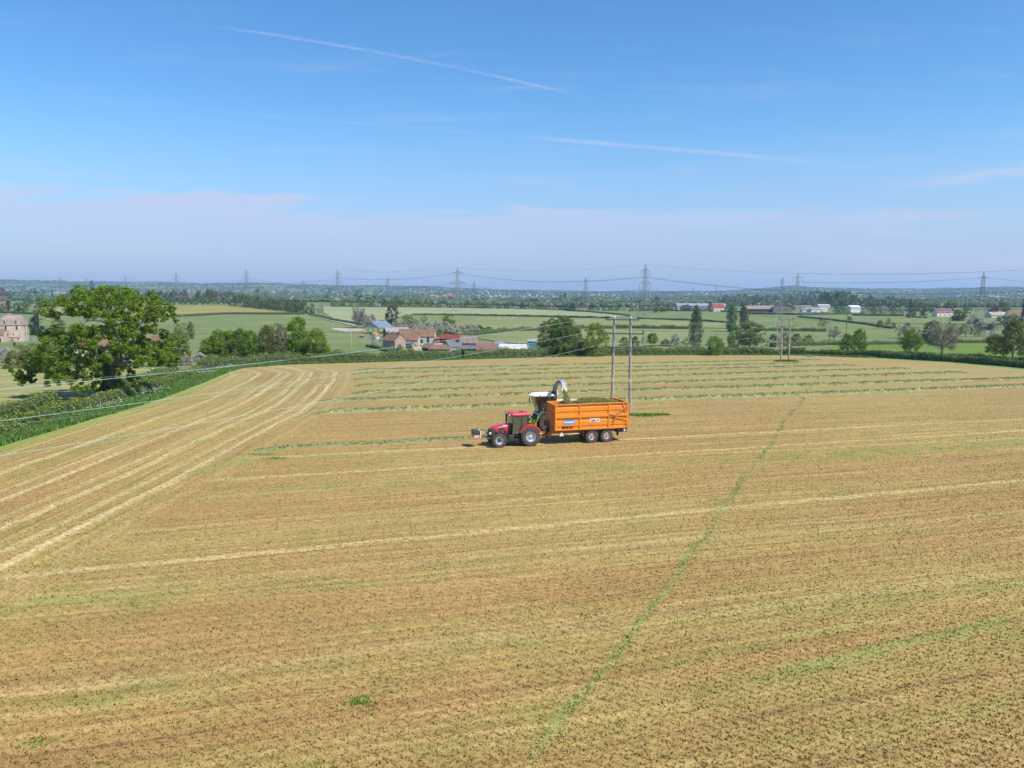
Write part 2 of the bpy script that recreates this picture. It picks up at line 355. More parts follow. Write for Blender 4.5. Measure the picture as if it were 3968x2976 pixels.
def field_material():
    m = bpy.data.materials.new('mown_stubble'); m.use_nodes = True; t = NT(m.node_tree)
    geo = t.N('ShaderNodeNewGeometry'); pos = geo.outputs['Position']; sp = t.N('ShaderNodeSeparateXYZ', {0: pos}); x, y = sp.outputs[0], sp.outputs[1]
    hd = t.N('ShaderNodeAttribute', attribute_name='headland').outputs['Fac']
    def lin(a, b, c): return t.M('ADD', t.M('ADD', t.M('MULTIPLY', x, a), t.M('MULTIPLY', y, b)), c)
    A_ = R(15.5); wob = t.M('MULTIPLY', t.M('SUBTRACT', t.noise(pos, 0.05, 3, 0.5), 0.5), 2.2)
    v = t.M('ADD', lin(-math.sin(A_), math.cos(A_), 0), wob)
    hw = t.M('ADD', hd, t.M('MULTIPLY', wob, 0.5))
    head = t.M('MULTIPLY', t.sstep(hw, 27.0, 24.0), 1.0)
    st = t.mix(head, v, hw)                       # the coordinate across the mower's passes
    sx_ = t.N('ShaderNodeSeparateXYZ', {0: st}).outputs[0]
    al = t.mix(head, lin(math.cos(A_), math.sin(A_), 0), y); al = t.N('ShaderNodeSeparateXYZ', {0: al}).outputs[0]
    cv = t.N('ShaderNodeCombineXYZ', {0: t.M('MULTIPLY', al, 0.014), 1: sx_, 2: 0.0})
    band = t.noise(cv, 0.16, 4, 0.55); band2 = t.noise(cv, 0.75, 4, 0.6); band3 = t.noise(cv, 2.6, 3, 0.6)
    big = t.noise(pos, 0.028, 4, 0.55); med = t.noise(pos, 0.30, 5, 0.65); fine = t.noise(pos, 2.6, 5, 0.75)
    mpf = t.N('ShaderNodeMapping', {'Vector': pos, 'Rotation': (0, 0, R(-25)), 'Scale': (0.45, 1.0, 1.0)})
    grain = t.noise(mpf.outputs[0], 12.0, 5, 0.8, 0.6)
    tan = t.mix(t.sstep(t.M('ADD', t.M('MULTIPLY', big, 0.5), t.M('MULTIPLY', band, 0.5)), 0.43, 0.57), (0.36, 0.225, 0.084), (0.375, 0.27, 0.094))
    olv = t.mix(t.sstep(med, 0.3, 0.7), (0.245, 0.185, 0.052), (0.28, 0.22, 0.066))
    c = t.mix(t.M('MULTIPLY', t.sstep(t.M('ADD', t.M('MULTIPLY', band2, 0.6), t.M('MULTIPLY', med, 0.4)), 0.42, 0.62), 0.65), tan, olv)
    grn = t.sstep(t.M('ADD', t.M('MULTIPLY', band, 0.42), t.M('ADD', t.M('MULTIPLY', band2, 0.28), t.M('MULTIPLY', med, 0.30))), 0.53, 0.63)
    c = t.mix(t.M('MULTIPLY', grn, 0.75), c, (0.20, 0.215, 0.055))
    pale = t.sstep(t.M('ADD', t.M('MULTIPLY', band3, 0.6), t.M('MULTIPLY', fine, 0.4)), 0.50, 0.66)
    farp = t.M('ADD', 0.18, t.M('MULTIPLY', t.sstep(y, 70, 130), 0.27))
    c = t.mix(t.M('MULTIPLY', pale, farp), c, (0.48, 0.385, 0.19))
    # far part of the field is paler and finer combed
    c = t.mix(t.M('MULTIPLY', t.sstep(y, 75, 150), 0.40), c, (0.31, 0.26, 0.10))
    # bright combed lines left by the wheels and the rake
    def line(d, wd, amt, jit=0.7):
        dd = t.M('ABSOLUTE', t.M('ADD', d, t.M('MULTIPLY', t.M('SUBTRACT', med, 0.5), jit * 1.6)))
        return t.M('MULTIPLY', t.sstep(dd, wd, wd * 0.15), t.M('MULTIPLY', amt, t.sstep(fine, 0.28, 0.62)))
    tot = 0.0; first = None
    for (x0, y0, x1, y1, wd, amt, jit) in LINES:
        dx, dy = x1 - x0, y1 - y0; ln = math.hypot(dx, dy)
        if first is None: first = line(lin(-dy / ln, dx / ln, (dy * x0 - dx * y0) / ln), wd, amt, jit)
        tot = t.M('MAXIMUM', tot, line(lin(-dy / ln, dx / ln, (dy * x0 - dx * y0) / ln), wd, amt, jit))
    tot = t.M('MAXIMUM', t.M('MULTIPLY', tot, t.M('SUBTRACT', 1.0, head)), first)
    for (d0, wd, amt) in ((2.6, 0.5, 0.35), (7.2, 0.5, 0.6), (11.2, 0.45, 0.45), (12.9, 0.5, 0.85), (16.2, 0.45, 0.55), (17.8, 0.45, 0.75), (20.9, 0.45, 0.5), (22.6, 0.55, 0.8), (25.3, 0.4, 0.25)):
        tot = t.M('MAXIMUM', tot, line(t.M('SUBTRACT', hw, d0), wd * 1.25, amt, 0.5))
    c = t.mix(tot, c, (0.56, 0.46, 0.235))
    # fresh green edge along the verge
    c = t.mix(t.M('MULTIPLY', t.sstep(t.M('ADD', hd, t.M('MULTIPLY', t.M('SUBTRACT', med, 0.5), 3.0)), 3.8, 0.3), 0.75), c, (0.25, 0.295, 0.072))
    # green lines and a narrow track of uncut grass
    for (x0, y0, x1, y1, wd, amt) in GREENS:
        dx, dy = x1 - x0, y1 - y0; ln = math.hypot(dx, dy)
        d = t.M('ABSOLUTE', t.M('ADD', lin(-dy / ln, dx / ln, (dy * x0 - dx * y0) / ln), t.M('MULTIPLY', t.M('SUBTRACT', med, 0.5), 2.0)))
        along = lin(dx / ln, dy / ln, -(dx * x0 + dy * y0) / ln)
        k = t.M('MULTIPLY', t.sstep(d, wd, 0.0), t.M('MULTIPLY', t.sstep(along, -2.0, 4.0), t.sstep(along, ln + 2, ln - 4)))
        c = t.mix(t.M('MULTIPLY', k, t.M('MULTIPLY', amt, t.sstep(fine, 0.3, 0.6))), c, (0.22, 0.29, 0.07))
    wig = t.M('ADD', t.M('MULTIPLY', t.M('SINE', t.M('MULTIPLY', y, 0.7)), 0.12), t.M('MULTIPLY', t.M('SINE', t.M('MULTIPLY', y, 0.19)), 0.12))
    cx = t.M('ADD', t.M('ADD', t.M('ADD', -10.2, wig), t.M('MULTIPLY', y, 0.487)), t.M('MULTIPLY', t.M('MULTIPLY', y, y), -0.00013))
    d = t.M('ABSOLUTE', t.M('ADD', t.M('SUBTRACT', x, cx), t.M('MULTIPLY', t.M('SUBTRACT', med, 0.5), 1.3)))
    k = t.M('MULTIPLY', t.sstep(d, 0.42, 0.0), t.M('MULTIPLY', t.sstep(y, 21.0, 24.0), t.M('MULTIPLY', t.sstep(y, 190, 120), t.sstep(fine, 0.26, 0.48))))
    c = t.mix(t.M('MULTIPLY', k, 0.5), c, (0.21, 0.28, 0.08))
    dkb = t.M('ADD', t.M('MULTIPLY', band3, 0.55), t.M('MULTIPLY', band2, 0.45))
    band4 = t.noise(cv, 5.5, 2, 0.6)
    c = t.mix(1.0, c, t.ramp(band4, [(0.36, 0.87), (0.5, 0.98), (0.64, 1.09)]), 'MULTIPLY')
    c = t.mix(t.M('ADD', 0.85, t.M('MULTIPLY', head, 0.15)), c, t.mix(1.0, c, t.ramp(dkb, [(0.36, 0.66), (0.5, 0.97), (0.64, 1.18)]), 'MULTIPLY'))
    # stray clumps that stayed green
    sc = t.noise(pos, 0.55, 3, 0.5)
    c = t.mix(t.M('MULTIPLY', t.sstep(sc, 0.70, 0.78), 0.8), c, (0.14, 0.27, 0.07))
    c = t.mix(1.0, c, t.ramp(fine, [(0.28, 0.78), (0.5, 1.02), (0.72, 1.22)]), 'MULTIPLY')
    gr = t.mix(t.sstep(y, 95, 30), 1.0, t.ramp(grain, [(0.26, 0.62), (0.46, 1.0), (0.60, 1.15), (0.78, 1.5)]))
    c = t.mix(1.0, c, gr, 'MULTIPLY')
    p = t.N('ShaderNodeBsdfPrincipled', {'Base Color': c, 'Roughness': 0.85, 'Specular IOR Level': 0.15})
    hgt = t.M('ADD', t.M('MULTIPLY', grain, 1.0), t.M('MULTIPLY', fine, 1.6))
    bp = t.N('ShaderNodeBump', {'Height': hgt, 'Strength': 0.5, 'Distance': 0.06}); t.l.new(bp.outputs[0], p.inputs['Normal'])
    t.N('ShaderNodeOutputMaterial', {'Surface': p}); return m
def GG(*pts):
    return [c for p in pts for c in G(*p)[:2]]
LINES = [(*GG((0, 2245), (3968, 1865)), 0.60, 0.58, 0.6), (*GG((2500, 1701), (3968, 1626)), 0.55, 0.7, 0.7), (*GG((900, 1862), (3968, 1672)), 0.55, 0.6, 0.8),
         (*GG((2200, 1790), (3968, 1700)), 0.4, 0.35, 0.8), (*GG((0, 2330), (1500, 2200)), 0.8, 0.2, 1.2), (*GG((600, 2060), (3968, 1780)), 0.6, 0.22, 1.2),
         (*GG((500, 2640), (3968, 2230)), 0.8, 0.2, 1.3), (*GG((3661, 1640), (2700, 1660)), 0.3, 0.3, 0.5)]
GREENS = [(*GG((2890, 2662), (3990, 2375)), 0.75, 0.75), (*GG((2445, 2610), (3450, 2400)), 0.6, 0.45), (*GG((0, 2360), (900, 2280)), 0.9, 0.45),
          (*GG((700, 1850), (1200, 1720)), 1.6, 0.5), (*GG((150, 2330), (620, 2290)), 0.7, 0.45), (*GG((3300, 2900), (3968, 2700)), 0.6, 0.4), (*GG((900, 1790), (1700, 1745)), 2.0, 0.3)]
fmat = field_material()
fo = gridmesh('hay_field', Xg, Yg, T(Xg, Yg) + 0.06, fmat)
at = fo.data.attributes.new('headland', 'FLOAT', 'POINT'); at.data.foreach_set('value', leftdist(Xg, Yg).ravel().astype(np.float32))
tag(fo, 'mown tan hay field with combed stripes and a curved headland', None, kind='structure')

def sheet(name, pts, m, off, label=None, world=False):
    import bmesh
    P = [Vector((p[0], p[1], 0)) for p in pts] if world else [Vector((q.x, q.y, 0)) for q in (G(*p) for p in pts)]
    bm = bmesh.new(); bm.faces.new([bm.verts.new(p) for p in P])
    x0, x1 = min(p.x for p in P), max(p.x for p in P); y0, y1 = min(p.y for p in P), max(p.y for p in P)
    for ax, a, b, n in ((0, x0, x1, 14), (1, y0, y1, 26)):
        for i in range(1, n):
            c = a + (b - a) * i / n; co = (c, 0, 0) if ax == 0 else (0, c, 0); no = (1, 0, 0) if ax == 0 else (0, 1, 0)
            bmesh.ops.bisect_plane(bm, geom=bm.verts[:] + bm.edges[:] + bm.faces[:], plane_co=co, plane_no=no)
    for v in bm.verts: v.co.z = Tf(v.co.x, v.co.y) + off
    bmesh.ops.recalc_face_normals(bm, faces=bm.faces)
    if sum(f.normal.z for f in bm.faces) < 0: bmesh.ops.reverse_faces(bm, faces=bm.faces)
    me = bpy.data.meshes.new(name); bm.to_mesh(me); bm.free()
    return tag(link(name, me, m), label, None, kind='structure')
sheet('meadow', [(500, 1190), (600, 1187), (897, 1184), (1100, 1205), (1150, 1212), (871, 1212), (745, 1218), (560, 1226), (440, 1228)], fm_tan, 0.5, 'yellowish buttercup meadow below the far row of domed trees')
sheet('meadow', [(150, 1192), (420, 1190), (420, 1214), (160, 1216)], fm_dry, 0.5, 'dry pale paddock where the horses graze')
sheet('meadow', [(1220, 1189), (1500, 1190), (2000, 1196), (2350, 1214), (2440, 1228), (2360, 1231), (2100, 1227), (1607, 1219), (1500, 1240), (1400, 1254), (1290, 1235)], fm_pale, 0.5, 'pale streaked meadow between two hedges behind the farm')
sheet('meadow', [(1900, 1230), (2480, 1238), (2900, 1256), (2980, 1275), (2600, 1270), (2100, 1278), (1951, 1284), (1760, 1300), (1700, 1262)], fm_mid, 0.4, 'green grazing meadow above the farm with fence stakes')
sheet('meadow', [(3230, 1340), (3363, 1339), (3703, 1332), (4050, 1330), (4100, 1395), (3800, 1388), (3600, 1378), (3300, 1372), (3150, 1370)], fm_bright, 0.35, 'bright green pasture beyond the right hand hedges')
sheet('meadow', [(2000, 1285), (2100, 1283), (2660, 1278), (2700, 1330), (2500, 1345), (2300, 1350), (1960, 1330), (1850, 1312)], fm_mid, 0.4, 'sloping meadow between the farm and the tall poplar')
sheet('verge', [(-62, -60), (XL(0) + .4, 0), (XL(60) + .4, 60), (XL(95) + .4, 95), (XL(112) + .4, 112), (XL(140) + .4, 140), (XL(166) + .4, 166), (-61.6, 178), (-60, 186.5), (-39, 198.4), (9, 223.4), (30, 231.3), (60, 236.3), (85, 234.3), (93, 229.3), (99, 222), (112, 197), (115.5, 172), (123, 130), (137, 60), (150, -60),
      (154, -60), (141, 60), (127, 132), (119.5, 174), (116, 199), (104, 226), (96, 235), (86, 240), (60, 242), (29, 237), (7, 228.5), (-41, 203.5), (-64, 190), (-67, 178), (-66, 166), (-61.5, 140), (-57, 112), (-54.8, 95), (-54.5, 60), (-58, 0), (-68, -60)], fm_verge, 0.03, 'strip of lush green verge grass around the mown field', world=True)
sheet('rough_grass', [(-60, 60), (-60, 95), (-62, 112), (-67, 140), (-73, 170), (-110, 190), (-150, 170), (-130, 60)], fm_dry, 0.03, 'rough pale pasture behind the big oak', world=True)
yardm = mat('farmyard_concrete', (0.42, 0.37, 0.31), 0.9, var=0.2, vscale=0.2)
sheet('farmyard', [R11(870, 400), R11(1100, 378), R11(1180, 392), R11(1210, 415), R11(1150, 450), R11(900, 445)], yardm, 0.12, 'pale concrete farmyard between the barns')
sheet('path', [R11(770, 440), R11(850, 432), R11(880, 445), R11(905, 497), R11(850, 497)], mat('pink_gravel', (0.42, 0.31, 0.27), 0.95, var=0.2, vscale=0.4), 0.12, 'pinkish gravel drive beside the farmhouse')
trackm = mat('farm_track', (0.32, 0.31, 0.24), 0.95, var=0.15, vscale=0.3)
sheet('track', [(1190, 1220), (1212, 1220), (1290, 1239), (1385, 1262), (1372, 1265), (1270, 1242)], trackm, 0.5, 'pale farm track running down beside the hedge')
sheet('track', [(178, 1240), (193, 1227), (196, 1227), (188, 1241)], trackm, 0.5, 'short pale track behind the stone manor')
sheet('riding_arena', [R6(-60, 762), R6(0, 752), R6(300, 762), R6(330, 790), R6(120, 795)], mat('arena_sand', (0.42, 0.34, 0.28), 0.95, var=0.1, vscale=0.3), 0.2, 'pinkish sand riding arena by the open barn')

# ---------------------------------------------------------------- hedges
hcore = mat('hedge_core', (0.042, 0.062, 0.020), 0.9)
def hedge(pts, wd, h, m, size, dens, label, world=False, group=None, seed=0, wob=0.25, name='hedge'):
    rng = np.random.default_rng(seed + 11)
    P = np.array(pts, float) if world else np.array([G(*p)[:2] for p in pts])
    seg = np.hypot(*np.diff(P, axis=0).T); cum = np.concatenate([[0], np.cumsum(seg)]); Ltot = cum[-1]
    ph = rng.uniform(0, 6, 6)
    def at(s): 
        x = np.interp(s, cum, P[:, 0]); y = np.interp(s, cum, P[:, 1]); return x, y
    def hh(s):
        return h * (1 + wob * (0.5 * np.sin(s * 0.35 + ph[0]) + 0.35 * np.sin(s * 0.9 + ph[1]) + 0.25 * np.sin(s * 2.3 + ph[2])))
    def ww(s): return wd * (1 + 0.8 * wob * (0.6 * np.sin(s * 0.5 + ph[3]) + 0.4 * np.sin(s * 1.3 + ph[4])))
    n = int(Ltot * dens); s = rng.uniform(0, Ltot, n)
    x, y = at(s); x2, y2 = at(np.minimum(s + 0.5, Ltot)); x1, y1 = at(np.maximum(s - 0.5, 0)); tx, ty = x2 - x1, y2 - y1; l = np.hypot(tx, ty) + 1e-9; nx_, ny_ = -ty / l, tx / l
    a = rng.uniform(0, 1, n); u = np.where(a < 0.3, 1.0, np.where(a < 0.6, -1.0, 0))
    H_, W_ = hh(s), ww(s)
    side = u * 0.5 + rng.normal(0, 0.04, n); side = np.where(u == 0, rng.uniform(-0.5, 0.5, n), side)
    zz = np.where(u == 0, 1.0 + rng.normal(0, 0.05, n), rng.uniform(0.02, 1.0, n))
    side = side * np.where(zz > 0.8, 0.88, 1.0)
    # lumps
    lump = 0.08 * np.sin(s * 2.9 + zz * 5 + ph[5]); side = side + lump * np.sign(side) ; zz = zz + np.where(u == 0, 0.6 * lump, 0)
    px_, py_ = x + nx_ * side * W_, y + ny_ * side * W_
    Pz = T(px_, py_) + zz * H_
    nr = np.stack([nx_ * np.sign(u) , ny_ * np.sign(u), np.where(u == 0, 1.0, 0.35)], 1)
    V = leafquads(np.stack([px_, py_, Pz], 1), nr, size, rng, rnd=0.55)
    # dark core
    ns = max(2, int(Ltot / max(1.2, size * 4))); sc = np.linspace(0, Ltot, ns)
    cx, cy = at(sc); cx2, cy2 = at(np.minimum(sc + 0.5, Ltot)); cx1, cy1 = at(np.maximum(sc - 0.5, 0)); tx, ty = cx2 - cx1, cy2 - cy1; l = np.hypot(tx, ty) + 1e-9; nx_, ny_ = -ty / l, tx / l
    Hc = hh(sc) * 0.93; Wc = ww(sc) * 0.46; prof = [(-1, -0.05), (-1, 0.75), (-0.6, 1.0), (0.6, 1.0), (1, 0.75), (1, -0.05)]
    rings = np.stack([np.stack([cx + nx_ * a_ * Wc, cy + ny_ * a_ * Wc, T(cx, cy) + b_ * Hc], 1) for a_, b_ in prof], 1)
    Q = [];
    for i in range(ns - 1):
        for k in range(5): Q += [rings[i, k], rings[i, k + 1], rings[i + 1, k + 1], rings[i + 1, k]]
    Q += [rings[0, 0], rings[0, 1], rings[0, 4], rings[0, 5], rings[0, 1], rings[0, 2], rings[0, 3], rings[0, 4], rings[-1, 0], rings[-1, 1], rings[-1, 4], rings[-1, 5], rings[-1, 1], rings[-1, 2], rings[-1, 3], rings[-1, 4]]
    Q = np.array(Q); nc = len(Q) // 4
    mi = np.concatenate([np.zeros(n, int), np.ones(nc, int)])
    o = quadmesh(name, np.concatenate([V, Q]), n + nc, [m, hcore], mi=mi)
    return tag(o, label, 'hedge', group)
LB = lambda off, ys_: [(float(XL(y)) - off, y) for y in ys_]
hedge(LB(5.6, [40, 60, 75, 90, 100]), 2.0, 1.4, L['hedge'], 0.26, 170, 'near clipped hedge with brown patches left of the mown field', True, 'hedges round the mown field', 1)
hedge(LB(6.0, [101.5, 110, 122, 135, 150, 163]), 2.0, 1.45, L['hedge'], 0.26, 130, 'clipped hedge running from the big oak to the far left corner', True, 'hedges round the mown field', 2)
hedge(LB(12.5, [60, 75, 90, 104]), 2.2, 1.5, L['hedge'], 0.28, 120, 'second hedge behind the near one, half in the oak shade', True, 'hedges round the mown field', 3)
hedge(LB(11.5, [122, 135, 150, 163]), 2.0, 1.5, L['hedge'], 0.28, 100, 'back hedge of the double row beyond the big oak', True, 'hedges round the mown field', 31)
fy = lambda o_: [(-66, 185 + o_), (-45, 196 + o_), (-39, 199.5 + o_), (-15, 212 + o_), (9, 225 + o_)]
hedge([(-68, 168), (-70, 180), (-62, 192), (-41, 203.5), (-15, 217)], 2.4, 2.4, L['hedge'], 0.32, 95, 'far hedge in front of the bright green tree clump', True, 'hedges round the mown field', 4)
hedge([(-14, 217.5), (8, 229), (30, 237.5)], 2.4, 2.4, L['hedge'], 0.34, 95, 'far hedge running along in front of the farm', True, 'hedges round the mown field', 5)
hedge([(31, 238), (60, 243), (84, 241), (91, 238)], 2.4, 2.3, L['hedge'], 0.34, 95, 'far hedge running in front of the poplars', True, 'hedges round the mown field', 6)
hedge([(95, 236), (105, 227), (117, 200), (120.5, 174)], 2.4, 1.7, L['hedged'], 0.34, 110, 'dark hedge along the right edge of the mown field', True, 'hedges round the mown field', 7)
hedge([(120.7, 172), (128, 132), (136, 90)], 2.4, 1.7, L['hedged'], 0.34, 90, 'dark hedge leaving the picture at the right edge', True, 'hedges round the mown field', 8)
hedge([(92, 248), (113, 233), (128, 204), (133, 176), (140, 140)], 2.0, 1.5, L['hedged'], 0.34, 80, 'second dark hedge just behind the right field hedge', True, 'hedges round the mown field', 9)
hedge([(24, 262), (50, 268), (84, 262)], 2.2, 2.2, L['hedge'], 0.36, 70, 'short hedge under the poplars behind the far field hedge', True, None, 10, wob=0.4)
MH = [([(0, 1213), (240, 1222), (480, 1232), (643, 1231), (745, 1226), (871, 1218), (1179, 1219)], 3.2, 2.6, 'dark hedge below the buttercup meadow, from the manor to the track'),
      ([(1197, 1219), (1287, 1242), (1400, 1261)], 3, 2.4, 'dark hedge beside the pale farm track'),
      ([(1600, 1221), (1800, 1222), (2100, 1228), (2362, 1234)], 3, 2.4, 'straight hedge below the pale streaked meadow'),
      ([(2470, 1238), (2669, 1242), (2736, 1245), (2809, 1253)], 3, 2.2, 'thin hedge passing behind the first poplar'),
      ([(2000, 1199), (2170, 1201), (2362, 1218), (2440, 1227)], 3.5, 2.8, 'hedge slanting down to the foot of the tallest pylon'),
      ([(1766, 1312), (1842, 1298), (1951, 1286), (2100, 1280), (2260, 1273)], 4.5, 3.4, 'bushy hedge rising behind the red roofed cattle shed'),
      ([(2262, 1273), (2450, 1272), (2669, 1275)], 4.5, 3.2, 'bushy hedge behind the front wooden electricity poles'),
      ([(2954, 1281), (3080, 1283), (3201, 1285)], 4.5, 3.0, 'bushy hedge between the olive tree and the tall single pole'),
      ([(2904, 1217), (3100, 1221), (3300, 1218)], 4, 3.0, 'roadside hedge below the long brown shed'),
      ([(3094, 1229), (3200, 1239), (3356, 1258), (3457, 1274)], 2.6, 2.0, 'dark hedge slanting down the right hand pasture'),
      ([(3302, 1223), (3400, 1224), (3502, 1225)], 3.6, 3.2, 'roadside hedge left of the cottage on the right'),
      ([(3200, 1337), (3363, 1338), (3500, 1336), (3703, 1331), (3830, 1331)], 3.4, 3.0, 'hedge at the back of the bright right hand pasture'),
      ([R11(248, 432), R11(400, 458), R11(560, 500)], 2.2, 2.0, 'clipped garden hedge below the brick farmhouse'),
      ([(1290, 1190), (1500, 1192), (1750, 1194), (2000, 1197)], 3.5, 3.0, 'hedge along the top of the pale meadow'),
      ([(2440, 1206), (2600, 1204), (2760, 1206), (2900, 1212)], 3.5, 2.6, 'hedge in front of the red roofed house'),
      ([(2990, 1345), (3080, 1340), (3200, 1338)], 3.5, 3.2, 'rounded hedge just behind the second pair of poles')]
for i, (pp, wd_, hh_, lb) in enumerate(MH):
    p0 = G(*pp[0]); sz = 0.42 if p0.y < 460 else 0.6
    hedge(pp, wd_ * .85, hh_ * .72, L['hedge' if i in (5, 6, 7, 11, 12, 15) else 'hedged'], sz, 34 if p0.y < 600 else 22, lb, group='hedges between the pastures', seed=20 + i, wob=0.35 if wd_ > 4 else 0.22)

# ================================================================ TREES
def crown_pts(kind, rng, K, Ln, W=10.0, Ht=10.0):
    cb = {'round': 0.04, 'dome': 0.12, 'tall': 0.22, 'poplar': 0.05, 'conifer': 0.06, 'bush': 0.0, 'bare': 0.2, 'sparse': 0.22, 'cedar': 0.06}[kind]
    C = []; Rr = []
    for i in range(K):
        t = rng.uniform(0, 1); th = rng.uniform(0, 2 * math.pi)
        if kind == 'poplar': f = (math.sin(math.pi * min(1, t * 0.92 + 0.12)) ** 0.45) * 0.92; rc = W * rng.uniform(0.13, 0.22)
        elif kind in ('conifer',): f = (1 - t) ** 0.8 * (0.7 + 0.3 * math.cos(t * 28)) + 0.05; rc = W * (0.07 + 0.10 * (1 - t))
        elif kind == 'cedar': f = (1 - t ** 2) ** 0.6 * (0.62 + 0.38 * math.cos(t * 18)); rc = W * 0.13
        elif kind in ('dome',): f = math.sqrt(max(0, 1 - (abs(t - 0.3) / 0.72) ** 2.2)); rc = W * rng.uniform(0.11, 0.17)
        elif kind == 'bush': f = math.sqrt(max(0.0, 1 - t ** 2.0)); rc = W * rng.uniform(0.09, 0.16)
        else: f = math.sqrt(max(0, 1 - (abs(t - 0.42) / 0.6) ** 2)) ** 0.8; rc = W * rng.uniform(0.09, 0.17)
        rad = max(0.0, f * W / 2 - rc * 0.75) * (rng.uniform(0.25, 1.0) ** 0.4) * rng.uniform(0.82, 1.1)
        z = (cb + (1 - cb) * t) * Ht * 0.97 - rc * 0.5 * t
        C.append((rad * math.cos(th), rad * math.sin(th), max(z, rc * 0.3))); Rr.append(rc)
    C = np.array(C); Rr = np.array(Rr)
    return C, Rr
def cloud(C, Rr, Ln, rng, sq=0.8, shell=0.5):
    K = len(C); idx = np.repeat(np.arange(K), Ln); n = len(idx)
    d = rng.normal(0, 1, (n, 3)); d /= np.linalg.norm(d, axis=1)[:, None]
    r = Rr[idx] * (shell + (1 - shell) * rng.uniform(0, 1, n) ** 0.5) * rng.uniform(0.85, 1.12, n)
    P = C[idx] + d * r[:, None] * np.array([1, 1, sq]); d[:, 2] += 0.3
    return P, d
TREEM = {}
def tree_mesh(kind, seed, lod):
    key = (kind, seed, lod)
    if key in TREEM: return TREEM[key]
    rng = np.random.default_rng(seed * 7 + len(kind))
    K, Ln, sz = {0: (80, 170, 0.30), 1: (50, 75, 0.52), 2: (34, 30, 1.0)}[lod]
    if kind == 'poplar': sz *= 0.9
    if kind in ('sparse',): Ln = int(Ln * 0.42); K = int(K * 0.8)
    C, Rr = crown_pts(kind, rng, K, Ln)
    if kind == 'bare':
        P = np.zeros((0, 3)); D = P
    else:
        ns_ = {0: 7, 1: 5, 2: 3}[lod]; ix = np.repeat(np.arange(len(C)), ns_); dd = rng.normal(0, 1, (len(ix), 3)); dd /= np.linalg.norm(dd, axis=1)[:, None]
        SC_ = C[ix] + dd * (Rr[ix] * 0.72)[:, None] * np.array([1, 1, .8]); SR_ = Rr[ix] * rng.uniform(0.26, 0.52, len(ix))
        P, D = cloud(SC_, SR_, max(4, Ln // ns_), rng, 0.7, 0.4)
        P[:, 2] = np.maximum(P[:, 2], 0.05)
    # twigs for bare and sparse crowns: long thin quads out of limbs
    mb = MB(); hb = {'round': 0.3, 'dome': 0.3, 'tall': 0.34, 'poplar': 0.8, 'conifer': 0.95, 'bush': 0.25, 'bare': 0.3, 'sparse': 0.4, 'cedar': 0.9}[kind] * 10
    r0 = 0.26 if kind not in ('bush', 'poplar') else 0.2
    mb.tube([(0, 0, -0.3), (0.05, 0.03, hb * 0.5), (0, 0.06, hb)], [r0 * 1.25, r0, r0 * 0.7], 6)
    nl = {0: 16, 1: 9, 2: 5}[lod]
    if kind == 'bare': nl = {0: 46, 1: 32, 2: 14}[lod]
    tw = []
    for i in range(nl):
        c = Vector(C[i % len(C)]); z0 = rng.uniform(0.55, 1.0) * hb if kind != 'conifer' else c.z
        mid = Vector((c.x * 0.45, c.y * 0.45, z0 + (c.z - z0) * 0.35 + 0.3))
        mb.tube([(0, 0, z0), mid, c], [r0 * 0.5, r0 * 0.3, r0 * 0.08], 4, cap=False)
        tw.append((mid, c))
    if kind in ('bare', 'sparse'):
        nt = {0: 2600, 1: 900, 2: 220}[lod]; nt = nt if kind == 'bare' else nt // 2
        ci = rng.integers(0, len(tw), nt); A0 = np.array([tw[i][0][:] for i in ci]); B0 = np.array([tw[i][1][:] for i in ci])
        tt = rng.uniform(0.1, 1.05, nt)[:, None]; S = A0 + (B0 - A0) * tt + rng.normal(0, 0.25, (nt, 3))
        dr = (B0 - A0); dr /= np.linalg.norm(dr, axis=1)[:, None] + 1e-9
        dr = dr * 0.6 + rng.normal(0, 0.55, (nt, 3)) + np.array([0, 0, 0.3]); dr /= np.linalg.norm(dr, axis=1)[:, None]
        ln = rng.uniform(0.5, 1.5, nt)[:, None]; E_ = S + dr * ln
        sd = np.cross(dr, rng.normal(0, 1, (nt, 3))); sd /= np.linalg.norm(sd, axis=1)[:, None]; wdt = {0: 0.035, 1: 0.06, 2: 0.12}[lod]
        TW = np.stack([S - sd * wdt, S + sd * wdt, E_ + sd * wdt * 0.4, E_ - sd * wdt * 0.4], 1).reshape(-1, 3)
    else: TW = np.zeros((0, 3))
    V = leafquads(P, D, sz, rng) if len(P) else np.zeros((0, 3))
    if kind == 'bare': V = TW
    me_c = quadmesh('crown', V, len(V) // 4, None); mesh_c = me_c.data; bpy.data.objects.remove(me_c)
    if kind == 'sparse': pass
    ot = mb.build('trunk', None, fix=False); mesh_t = ot.data; bpy.data.objects.remove(ot)
    TREEM[key] = (mesh_c, mesh_t); return TREEM[key]
CM = {}
def crown_with(mesh, m):
    k = (mesh.name, m.name)
    if k not in CM:
        c = mesh.copy(); c.materials.clear(); c.materials.append(m); CM[k] = c
    return CM[k]
LAND = [(60, 'the stone manor'), (357, 'the dark pine'), (430, 'the big oak'), (687, 'the pylon right of the oak'), (958, 'the wood pylon'), (1165, 'the tallest clump tree'), (1311, 'the slope pylon'),
        (1520, 'the brick farmhouse'), (1774, 'the farm pylon'), (1920, 'the polytunnel'), (2165, 'the teal shed'), (2430, 'the front poles'), (2499, 'the tallest pylon'), (2696, 'the single tall poplar'), (2850, 'the pair of poplars'),
        (3045, 'the second poles'), (3087, 'the long shed'), (3216, 'the tall single pole'), (3300, 'the white warehouse'), (3640, 'the half bare oak'), (3651, 'the white cottage'), (3804, 'the right hand pylon'), (3964, 'the edge conifer')]
